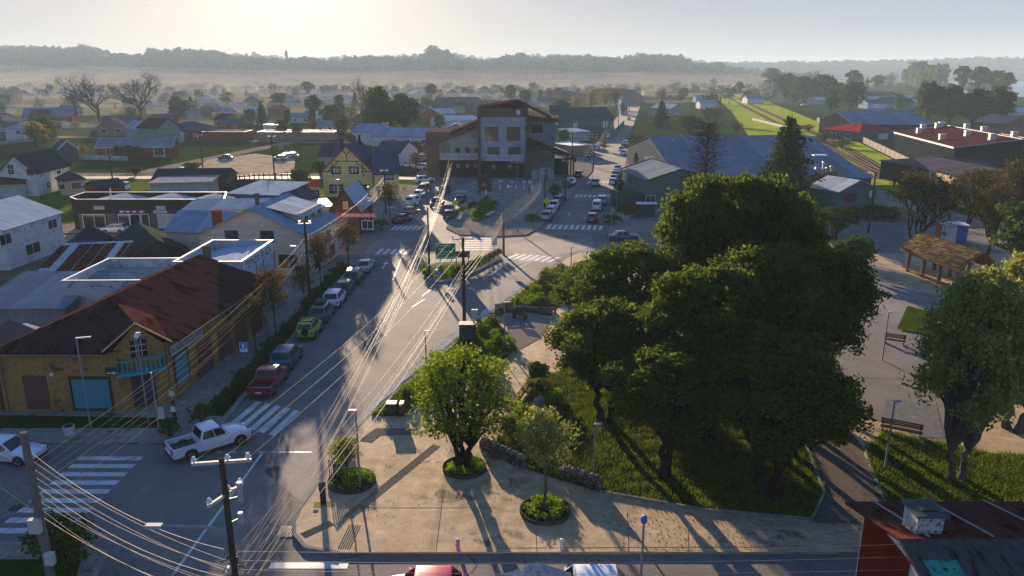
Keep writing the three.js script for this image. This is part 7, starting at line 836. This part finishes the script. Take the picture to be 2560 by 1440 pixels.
for (const [a, c, l] of [[[-2.82,-34.5], '#b59aa8', 'pinkish bollard on the plaza kerb'], [[2.59,-34.5], '#cfcac2', 'white bollard on the plaza kerb']]) { const t = thing('bollard', l, 'bollard', at0(a)); new B().cyl(V(0, 0, 0), V(0, 0.56, 0), 0.1, 0.1, 14).build('shaft', P(c, 0.6), t); new B().cyl(V(0, 0.56, 0), V(0, 0.6, 0), 0.1, 0.05, 14).build('cap', P(c, 0.5), t); }
{ const t = thing('drain_grate', 'iron drain grate in the gutter at the plaza corner', 'drain grate', [-12.28,-36.23].reduce((a, v, i) => i ? [...a, 0.012, v] : [v], [])); for (let i = 0; i < 9; i++) new B().box(-0.4 + i * 0.095, 0, -0.5, -0.35 + i * 0.095, 0.03, 0.5).build('bar', P('#5a554f', 0.6), t); new B().box(-0.44, -0.008, -0.54, 0.48, 0.0, 0.54).build('pit', BLACK, t); }
{ const o = new B().cyl(V(0, 0, 0), V(0, 0.012, 0), 0.16, 0.16, 16).build('manhole_cover', P('#5c5248', 0.7)); o.position.set(...at0([-11.13,-38.06])); tag(o, 'small round cover in the paving near the plaque post', 'cover'); }
{ const o = new B().cyl(V(0, 0, 0), V(0, 0.01, 0), 0.36, 0.36, 20).build('manhole_cover', P('#4a4845', 0.7)); o.position.set(-28.5, 0.005, -38.6); tag(o, 'round iron cover in the shaded zebra crossing', 'cover'); }
{ const a = [-11.36,-42.41], b = [-10.52,-45.43], t = thing('bike_rack', 'row of curved steel bike hoops beside the avenue kerb', 'bike rack', [a[0], 0.14, a[1]]); for (let i = 0; i < 15; i++) { const x = (b[0] - a[0]) * i / 14, z = (b[1] - a[1]) * i / 14; new B().tube([V(x, 0, z), V(x, 0.75, z), V(x + 0.06, 0.95, z + 0.1), V(x + 0.25, 1.0, z + 0.3), V(x + 0.42, 0.85, z + 0.5), V(x + 0.45, 0, z + 0.55)], 0.035, 5).build('hoop', P('#3a3d40', 0.5), t); } }
// dry stone walls: every stone its own piece
function stoneWall(label, pts, h, seed) { const t = thing('stone_wall', label, 'wall', [0, 0, 0]), r = rng(seed), ms = ['#837c71', '#6f695f', '#938a7c', '#5f5a52'].map((c) => mat(c, { m: 'speck', s: 1, rough: 1 })), gs = [0, 1, 2].map((k) => { const q = rng(k + 40), g = new THREE.DodecahedronGeometry(0.5, 0), p = g.attributes.position, mv = new Map(); for (let i = 0; i < p.count; i++) { const key = [p.getX(i), p.getY(i), p.getZ(i)].map((v) => v.toFixed(3)).join(); if (!mv.has(key)) mv.set(key, 0.8 + q() * 0.35); const s = mv.get(key); p.setXYZ(i, p.getX(i) * s, p.getY(i) * s, p.getZ(i) * s); } g.computeVertexNormals(); return g; }); let c = 0;
  for (let i = 0; i + 1 < pts.length; i++) { const [x, z] = pts[i], [a, b] = pts[i + 1], L = Math.hypot(a - x, b - z), n = Math.ceil(L / 0.34), yaw = Math.atan2(-(b - z), a - x); new B().bar(V(x, 0.14 + h / 2, z), V(a, 0.14 + h / 2, b), 0.34, h - 0.06).build('core', P('#3f3a34', 1), t); for (let row = 0; row < Math.round(h / 0.24) + 1; row++) for (let j = 0; j < n; j++) { if (c++ > 290) continue; const u = (j + 0.5 + (row % 2) * 0.4) / n, top = row === Math.round(h / 0.24), o = obj('stone', gs[c % 3], ms[r() * 4 | 0], t); o.position.set(lerp(x, a, u) + (r() - 0.5) * 0.04, 0.14 + row * 0.24 + (top ? 0.02 : 0.1), lerp(z, b, u) + (top ? 0 : 0.1)); o.rotation.set(r() * 0.5, yaw + r() * 0.5, r() * 0.5); o.scale.set(0.4 + r() * 0.1, 0.25 + r() * 0.06, top ? 0.52 : 0.36); } } }
stoneWall('low dry stone wall behind the bright green tree', [[-2.04,-45.6], [0.76,-42.95]], 0.62, 5); stoneWall('low dry stone wall ending at the lawn corner', [[2.96,-41.97], [5.3,-40.34]], 0.62, 6);
stoneWall('curved stone bench wall round the cobbled court', [[-1.73,-74.59], [-0.75,-75.13], [1.25,-75.68], [4.03,-74.32]], 0.4, 7);
// benches
function bench(label, a, turn, L = 2) { const t = thing('park_bench', label, 'bench', at0(a), turn), W = P('#4a3526', 0.8); for (let i = 0; i < 4; i++) new B().box(-L / 2, 0.42, -0.22 + i * 0.12, L / 2, 0.46, -0.13 + i * 0.12).build('seat_slat', W, t); for (let i = 0; i < 3; i++) new B().box(-L / 2, 0.55 + i * 0.14, -0.3, L / 2, 0.65 + i * 0.14, -0.26).build('back_slat', W, t); for (const x of [-L / 2 + 0.15, L / 2 - 0.15]) new B().box(x - 0.04, 0, -0.3, x + 0.04, 0.44, 0.2).box(x - 0.04, 0.44, -0.34, x + 0.04, 0.95, -0.29).build('leg', P('#2e2c2a', 0.6), t); }
bench('slatted bench on the street side of the cobbled court', [-0.75,-75.27], 0.3); bench('slatted bench at the tree side of the cobbled court', [3.66,-75.27], -0.3); bench('dark slatted bench above the grassy slope', [26.67,-47.5], -0.5, 2.6); bench('low slatted bench on the inner shaded path', [35.02,-65.62], -0.5, 1.8); bench('bench beside the shelter path', [0.81,-73.27], 2.6, 1.6);
for (const [a, w, l, c] of [[[-8.11,-50.8], 0.45, 'red litter bin behind the planting bed', '#5a1f22'], [[-8.63,-50.8], 0.9, 'dark green box at the end of the planting bed', '#20302a']]) { const t = thing('litter_bin', l, 'bin', at0(a)); new B().box(-w / 2, 0, -0.3, w / 2, 0.9, 0.3).build('body', P(c, 0.6), t); new B().box(-w / 2 - 0.03, 0.9, -0.33, w / 2 + 0.03, 0.96, 0.33).build('lid', P('#2a2c2c', 0.5), t); }
{ const t = thing('timber_edge', 'orange-brown timber bench edge along the inner path', 'bench', [0, 0.14, 0]); const a = [-0.35,-50.67], b = [1.54,-56.58]; for (let i = 0; i < 5; i++) { const f = (k) => V(lerp(a[0], b[0], k), 0.3, lerp(a[1], b[1], k)); new B().bar(f(i / 5 + 0.01), f((i + 1) / 5 - 0.01), 0.4, 0.3).build('block', P('#9a7350', 0.8), t); } }
// shrubs in the beds
{ const r = rng(21); for (let i = 0; i < 64; i++) { const [x, z] = scatter(bed, r), s = 0.45 + r() * 0.5; treeAt(r() < 0.5 ? 'bush' : 'mound', [x, z], s * 1.3, s, 'small rounded shrub in the roadside planting bed', 'shrubs in the planting bed', r() * 6, 0.17, 'shrub'); } }
{ const r = rng(22), L = [[-6.29,-88.81], [-1.62,-99.54]]; for (let i = 0; i < 9; i++) { const t = i / 8; treeAt('bush', [lerp(L[0][0], L[1][0], t) - 0.2, lerp(L[0][1], L[1][1], t) - 0.9], 1.2, 1 + r() * 0.4, 'clipped shrub in the row on the traffic island', 'shrubs on the traffic island', r() * 6, 0.17, 'shrub'); } for (let i = 0; i < 7; i++) treeAt('mound', [-8.64,-90.7].map((v, k) => v + (r() - 0.5) * (k ? 3.4 : 4.5)), 1.4, 0.9, 'leafy mound on the traffic island lawn', 'shrubs on the traffic island', r() * 6, 0.17, 'shrub'); }
for (const [x, z, s, p, l] of [[2.08,-56.34, 1.9, 'dome', 'dark purple clipped bush beside the inner path'], [1.82,-53.26, 1.7, 'bush', 'round green bush beside the inner path'], [0.57,-49.81, 1.2, 'mound', 'leafy shrub at the end of the timber edge'], [-1.11,-47.93, 1.3, 'bush', 'dark shrub behind the bright green tree'], [-0.22,-47.33, 1.5, 'bush', 'dark shrub behind the stone wall'], [0.81,-46.45, 1.6, 'mound', 'leafy shrub behind the stone wall'], [3.28,-52.18, 1.3, 'mound', 'shrub beside the pale boulder']]) treeAt(p, [x, z], s * 1.1, s, l, null, x, 0.17, 'shrub');
{ const o = new B().ring(0, 0.4, 0, 0.5, 0.6, 10, 7).build('boulder', mat('#8f9296', { m: 'speck', s: 1, b: 'lump', bs: 1, bh: 0.06 }), null, 1); o.position.set(...at0([2.04,-51.62])); tag(o, 'pale standing boulder among the shrubs', 'boulder'); }
{ const r = rng(23); for (let i = 0; i < 26; i++) treeAt('bush', [-21.6 + (r() - 0.5) * 0.4, -52 - i * 1.65], 1 + r() * 0.5, 0.7 + r() * 0.4, 'dark low shrub in the kerbside verge', 'shrubs in the kerbside verge', r() * 6, 0.14, 'shrub'); for (const [x, z, s, l] of [[-23.28,-33.92, 2.2, 'broad dark shrub at the bottom corner kerb'], [-22.15,-32.46, 2, 'low shrub behind the broad one at the bottom corner'], [-22.03,-49.36, 1.4, 'dark shrub beside the turning pickup'], [-23.35,-47.15, 1, 'small dark shrub on the corner kerb'], [-20.62,-118.47, 1.8, 'dark bush at the brown shop corner'], [-22.3,-117.21, 1.3, 'small bush at the brown shop corner']]) treeAt('bush', [x, z], s * 1.2, s, l, null, x, 0.14, 'shrub'); }
for (const [x, z, h, w, l] of [[16.53,-123.79, 1.6, 3.4, 'dark hedge beside the red hatchback'], [19.74,-129.95, 2.2, 4, 'dark hedge beside the shop terrace'], [3.37,-126.26, 1.2, 3, 'dark hedge at the corner of the square'], [8.31,-149.48, 3, 2.6, 'brown-green tree bush by the silver estate'], [60.26,-129.95, 2.5, 9, 'brown bramble under the ruined house'], [63.88,-128.82, 2.2, 9, 'brown bramble at the roadside bank'], [114.4,-282.74, 3.4, 14, 'grey-green bramble along the panel wall'], [127.25,-332.66, 3.4, 14, 'grey-green bramble at the start of the panel wall'], [111.19,-259.27, 2.6, 7, 'bright green bush at the panel wall'], [76.72,-119.44, 3.4, 8, 'dark undergrowth behind the shelter']]) treeAt(h > 3 ? 'russet' : 'bush', [x, z], w / 1.1, h, l, null, x, 0.1, 'bush');
treeAt('gold', [23.5, -21.5], 6.5, 7.4, 'yellow-flowering tree top at the bottom corner', null, 1, 0);
// grass blades on the lawns
{
  const r = rng(50), polys = [[lawn1, 9500], [lawn2, 4500], [bed, 3000]], n = polys.reduce((a, p) => a + p[1], 0), b = new B(); for (let i = 0; i < 7; i++) { const a = i * 0.9, x = Math.cos(a) * 0.07, z = Math.sin(a) * 0.07; b.tri(V(x - 0.03, 0, z), V(x + 0.03, 0, z + 0.02), V(x * 2.6, 0.15, z * 2.6), [a, 0.1], [a, 0.1], [a, 0.2]); }
  const im = new THREE.InstancedMesh(b.geo(), LEAF.lawn, n), q = new THREE.Matrix4(), c = new THREE.Color(); let i = 0; for (const [p, k] of polys) for (let j = 0; j < k; j++) { const [x, z] = scatter(p, r), s = 0.6 + r() * 1.1; q.compose(V(x, 0.16, z), new THREE.Quaternion().setFromEuler(new THREE.Euler(0, r() * 7, 0)), V(s * 1.3, s, s * 1.3)); im.setMatrixAt(i, q); const t = 0.6 + r() * 0.6; im.setColorAt(i++, c.setRGB(t * 0.9, t, t * 0.8)); } im.name = 'grass'; tag(im, 'rough sunlit grass on the park lawns', 'grass', null, 'stuff'); scene.add(im);
}
// fallen leaves on the paths
{ const r = rng(51), b = new B(); leaf(b, r, V(0, 0, 0), 0.035); const im = new THREE.InstancedMesh(b.geo(), LEAF.rust, 1500), q = new THREE.Matrix4(), poly = [[4.96,-37.78], [5.82,-34.29], [18.92,-34.29], [21.44,-39.24], [23.37,-49.49], [20.44,-47.03], [16.73,-36.99]]; for (let i = 0; i < 1500; i++) { const [x, z] = i % 5 === 0 ? [lerp(-9, 20, r()), lerp(-34.5, -46, r())] : scatter(poly, r); q.compose(V(x, 0.16, z), new THREE.Quaternion().setFromEuler(new THREE.Euler(r() * 0.3, r() * 7, r() * 0.3)), V(1, 1, 1)); im.setMatrixAt(i, q); } im.name = 'fallen_leaves'; tag(im, 'brown leaves scattered over the paths', 'leaves', null, 'stuff'); scene.add(im); }
// tent at the bottom edge
{ const t = thing('market_tent', 'white peaked tent roof at the bottom edge between two cars', 'tent', [1.1, 0, -28.45], 0.1), C = mat('#e6e4e0', { m: 'stain', s: 3, rough: 1, transmission: 0.5, thickness: 0 }), b = new B(), R = 1.8, y = 1.7, ap = V(0, 3.65, 0), c = [V(-R, y, -R), V(R, y, -R), V(R, y, R), V(-R, y, R)]; for (let i = 0; i < 4; i++) { const a = c[i], d = c[(i + 1) % 4]; b.tri(a, ap, d, [0, 0], [R, 2], [2 * R, 0]).quad(a, d, d.clone().setY(y - 0.25), a.clone().setY(y - 0.25)); } b.build('canopy', C, t); for (const p of c) new B().cyl(V(p.x, 0, p.z), p, 0.03).build('pole', GALV, t); }
// square before the town hall: hut, planters, blocks
{ const t = thing('wooden_hut', 'small brown wooden kiosk hut with peaked roof on the square', 'kiosk', at0([-5.79,-161.21]), 0.2); new B().box(-1.3, 0, -1.1, 1.3, 2.2, 1.1).build('wall', WALL.brown, t); const b = new B(); plate(b, V(-1.7, 2.1, 1.5), V(0, 3.4, 1.5), V(0, 3.4, -1.4), V(-1.7, 2.1, -1.4), 0.1); plate(b, V(0, 3.4, 1.5), V(1.7, 2.1, 1.5), V(1.7, 2.1, -1.4), V(0, 3.4, -1.4), 0.1); b.elev([[-1.3, 2.2], [1.3, 2.2], [0, 3.25]], -1, 1.1); b.build('roof', WALL.brown, t); windowOn(t, rotM(-0.4, 1.5, 1.1, 0), 0.7, 0.8, { fr: P('#8a5a3a'), glass: P('#b07a4a', 0.5) }); }
for (const [x, z, l] of [[-2.56,-173.52, 'first'], [0,-173.52, 'second'], [2.73,-172.86, 'third'], [4.19,-172.86, 'fourth']]) { const t = thing('square_planter', l + ' white square planter in the row before the town hall, from the hut', 'planter', [x, 0.14, z]); new B().box(-0.45, 0, -0.45, 0.45, 0.7, 0.45).build('tub', P('#b9c0c6', 0.6), t); new B().box(-0.4, 0.7, -0.4, 0.4, 0.72, 0.4).build('soil', M.soil, t); }
for (const [x, z] of [[-2.59,-163.54], [-0.86,-163.54], [0.86,-162.95], [2.58,-162.95], [4.3,-162.95], [-5.35,-155.67]]) { const t = thing('white_bollard', 'slim white bollard on the square', 'bollard', [x, 0.14, z], 0, 'white bollards on the square'); new B().cyl(V(0, 0, 0), V(0, 0.9, 0), 0.14, 0.14, 8).build('shaft', WHITE, t); new B().cyl(V(0, 0.9, 0), V(0, 0.96, 0), 0.14, 0.08, 8).build('cap', WHITE, t); }
sheet('square_bed', [[-7.13,-127.34], [-6.55,-140.15], [-5.11,-148.5], [-3.12,-147.04], [-2.79,-137.99], [-3.81,-129.95], [-5.71,-125.9]], 0.3, M.grass, muniBlock); { const r = rng(61), p = [[-6.97,-128.08], [-6.33,-140.15], [-5.06,-147.04], [-3.25,-146.09], [-3.08,-137.99], [-5.77,-127.34]]; for (let i = 0; i < 18; i++) { const q = scatter(p, r); treeAt('mound', q, 1.3, 0.8 + r() * 0.6, 'leafy shrub in the bed on the square', 'shrubs in the square bed', r() * 6, 0.2, 'shrub'); } for (let i = 0; i < 6; i++) treeAt('bush', [-9.83,-131.88].map((v, k) => v + (k ? -1.8 : 0.55) * i), 1.4, 1, 'dark shrub along the strip beside the parked cars', 'shrubs along the square kerb', i, 0.14, 'shrub'); }
for (const [a, b, l] of [[[-9.07,-125.9], [-8.76,-133.86], 'pale stone bench along the square path'], [[-4.29,-129.95], [-3.28,-133.86], 'pale stone bench at the square bed'], [[-3.78,-136.73], [-2.64,-142.38], 'reddish stone bench at the square bed']]) { const t = thing('stone_bench', l, 'bench', [0, 0, 0]); new B().bar(V(a[0], 0.5, a[1]), V(b[0], 0.5, b[1]), 0.7, 0.14).build('seat', P(l[0] === 'r' ? '#7a5a50' : '#b3a896', 0.8), t); for (const k of [0.15, 0.85]) new B().box(-0.25, 0.1, -0.25, 0.25, 0.44, 0.25, rotM(lerp(a[0], b[0], k), 0, lerp(a[1], b[1], k), 0)).build('leg', M.concrete, t); }
{ const t = thing('site_toilet', 'white and blue cabin with orange side behind the bare tree', 'cabin', at0([65,-110.42]), -0.3); new B().box(-1.6, 0, -1.3, 0.4, 2.6, 1.3).build('white_wall', P('#b9c4cc', 0.6), t); new B().box(0.42, 0, -1.3, 1.8, 2.6, 1.3).build('blue_wall', P('#2a5fae', 0.6), t); new B().box(-1.9, 0, -1.2, -1.62, 2.4, 1.2).build('orange_side', P('#b8603a', 0.6), t); new B().box(-1.9, 2.6, -1.4, 1.9, 2.72, 1.4).build('roof', P('#c5ccd0', 0.5), t); }
{ const t = thing('wood_fence', 'short white picket fence beside the shop terrace', 'fence', at0([18.16,-126.98])); for (let i = 0; i < 12; i++) new B().box(-1.6 + i * 0.28, 0, -0.03, -1.46 + i * 0.28, 0.9, 0.03).build('picket', P('#a9aca6', 0.7), t); new B().box(-1.7, 0.6, -0.06, 1.7, 0.68, -0.03).build('rail', P('#a9aca6', 0.7), t); }
{ const t = thing('bus_shelter', 'white-topped bus shelter with green sides beside the park trees', 'bus shelter', at0([23.2,-129.95])); new B().box(-1.8, 2.4, -1, 1.8, 2.5, 1).build('roof', P('#c3c8cc', 0.5), t); new B().box(-1.7, 0, -0.95, 1.7, 2.4, -0.9).build('back_panel', mat('#2f4a40', { rough: 0.2 }), t); for (const x of [-1.7, 1.7]) new B().box(x - 0.05, 0, 0.8, x + 0.05, 2.4, 0.9).build('post', P('#2f5a48', 0.5), t); }
// paddock fence: posts and wires
{ const pts = [[-64.36,-170.92], [-62.79,-175.52], [-58.33,-178.96], [-51.67,-180.37]], t = thing('paddock_fence', 'thin post and wire fence round the sunny paddock', 'fence', [0, 0, 0]); for (let i = 0; i + 1 < pts.length; i++) for (let j = 0; j < 5; j++) { const x = lerp(pts[i][0], pts[i + 1][0], j / 5), z = lerp(pts[i][1], pts[i + 1][1], j / 5); new B().box(x - 0.09, 0.1, z - 0.09, x + 0.09, 1.6, z + 0.09).build('post', TIMBER, t); } for (const y of [0.7, 1.4]) for (let i = 0; i + 1 < pts.length; i++) new B().bar(V(pts[i][0], y, pts[i][1]), V(pts[i + 1][0], y, pts[i + 1][1]), 0.04).build('wire', GALV, t); }
// garden walls and yard fences of the meadow quarter
for (const [a, b, h, l] of [[[-129.93,-224.3], [-110.3,-220.04], 1.4, 'pale garden wall before the brick bungalow'], [[-180.31,-271.3], [-176.92,-287.95], 1.2, 'pale wall beside the pale villa'], [[123.81,-332.66], [130.09,-421.2], 1.2, 'weathered fence along the track'], [[54.97,-380.77], [38.96,-300.84], 2.2, 'green hoarding beside the straight street']]) { const t = thing('garden_wall', l, 'wall', [0, 0, 0]), n = 6; for (let i = 0; i < n; i++) { const f = (k) => V(lerp(a[0], b[0], k), h / 2, lerp(a[1], b[1], k)); new B().bar(f(i / n), f((i + 0.98) / n), 0.2, h).build('panel', l[0] === 'g' ? P('#3f7a62', 0.7) : WALL.pale, t); } }
// a low smoke-blue scrub line and hedges on the meadow
// ---------- people: one continuous body each ----------
function personGeo(walk) {
  const J = [[[0, 0.95, 0], [0, 1.2, 0.01], 0.15, 0.16], [[0, 1.2, 0.01], [0, 1.42, 0], 0.165, 0.15], [[0, 1.45, 0], [0, 1.55, 0.01], 0.06, 0.055], [[0, 1.6, 0.0], [0, 1.68, 0.01], 0.095, 0.1], [[0, 1.62, 0.09], [0, 1.6, 0.11], 0.02, 0.02]];
  for (const s of [-1, 1]) { const k = walk * s; J.push([[s * 0.09, 0.95, 0], [s * 0.1, 0.5, k * 0.16], 0.1, 0.065], [[s * 0.1, 0.5, k * 0.16], [s * 0.1, 0.08, k * 0.24 - 0.05], 0.065, 0.045], [[s * 0.1, 0.06, k * 0.24 - 0.06], [s * 0.1, 0.045, k * 0.24 + 0.12], 0.05, 0.042], [[s * 0.2, 1.4, 0], [s * 0.25, 1.12, -k * 0.08], 0.062, 0.05], [[s * 0.25, 1.12, -k * 0.08], [s * 0.24, 0.86, -k * 0.16 + 0.06], 0.048, 0.036], [[s * 0.24, 0.84, -k * 0.16 + 0.07], [s * 0.23, 0.74, -k * 0.16 + 0.09], 0.04, 0.025], [[s * 0.225, 0.8, -k * 0.16 + 0.12], [s * 0.215, 0.76, -k * 0.16 + 0.14], 0.016, 0.013]); }
  const N = 72, mc = new MarchingCubes(N, new THREE.MeshBasicMaterial(), false, false, 60000); mc.isolation = 0; const p = V(0, 0, 0), a = V(0, 0, 0), ab = V(0, 0, 0), S = 0.92, cy = 0.88;
  for (let z = 0; z < N; z++) for (let y = 0; y < N; y++) for (let x = 0; x < N; x++) { p.set((x / N * 2 - 1) * S, (y / N * 2 - 1) * S + cy, (z / N * 2 - 1) * S); let d = 9; for (const [u, v, r0, r1] of J) { a.set(...u); ab.set(v[0] - u[0], v[1] - u[1], v[2] - u[2]); const t = clamp(p.clone().sub(a).dot(ab) / ab.lengthSq()), q = p.distanceTo(a.addScaledVector(ab, t)) - lerp(r0, r1, t), h = clamp(0.5 + 0.5 * (d - q) / 0.04); d = lerp(d, q, h) - 0.04 * h * (1 - h); } mc.field[z * N * N + y * N + x] = -d; }
  mc.update(); const n = mc.count, pos = new Float32Array(n * 3); for (let i = 0; i < n; i++) { pos[i * 3] = mc.positionArray[i * 3] * S; pos[i * 3 + 1] = mc.positionArray[i * 3 + 1] * S + cy; pos[i * 3 + 2] = mc.positionArray[i * 3 + 2] * S; } const g = new THREE.BufferGeometry(); g.setAttribute('position', new THREE.BufferAttribute(pos, 3)); g.computeVertexNormals(); return g;
}
{
  const G0 = personGeo(0.2), G1 = personGeo(1), PM = new THREE.MeshStandardMaterial({ vertexColors: true, roughness: 0.9 });
  for (const [a, y, g, turn, top, legs, l] of [[[-81.84,-186.24], 0.16, G0, 0.5, '#c8e020', '#2a3040', 'person in a bright yellow vest beside the white pickup'], [[3.63,-156.21], 0.14, G1, 1.2, '#20242a', '#23262c', 'person in dark clothes walking across the square'], [[-7.25,-163.54], 0.14, G0, 2, '#33302e', '#20242a', 'person in dark clothes standing at the wooden hut'], [[-6.62,-152.52], 0.14, G1, 0.4, '#2a2d33', '#1d2024', 'person in a dark coat walking from the wooden hut'], [[21.46,-135.9], 0.14, G0, 2.6, '#5a2a30', '#20242a', 'person in a maroon top on the shop terrace'], [[29.23,-173.52], 0.14, G1, 1, '#3a3431', '#20242a', 'person in brown walking under the front canopy'], [[-21.39,-125.19], 0.14, G0, 1, '#8a5a52', '#2a2c33', 'person in a pinkish coat beside the brown shop bush']]) {
    const gg = g.clone(), p = gg.attributes.position, c = new Float32Array(p.count * 3), cs = [hx(top), hx(legs), hx('#a87b62'), hx('#1a1512')]; for (let i = 0; i < p.count; i++) { const yy = p.getY(i), k = yy > 1.68 || (yy > 1.58 && p.getZ(i) < -0.01) ? 3 : yy > 1.49 ? 2 : yy < 0.84 && Math.abs(p.getX(i)) > 0.19 ? 2 : yy > 0.93 || Math.abs(p.getX(i)) > 0.19 ? 0 : yy < 0.1 ? 3 : 1; cs[k].toArray(c, i * 3); } gg.setAttribute('color', new THREE.BufferAttribute(c, 3)); const o = obj('person', gg, PM); o.position.set(a[0], y, a[1]); o.rotation.y = turn; tag(o, l, 'person', 'people on the pavements');
  }
}
renderer.render(scene, camera);
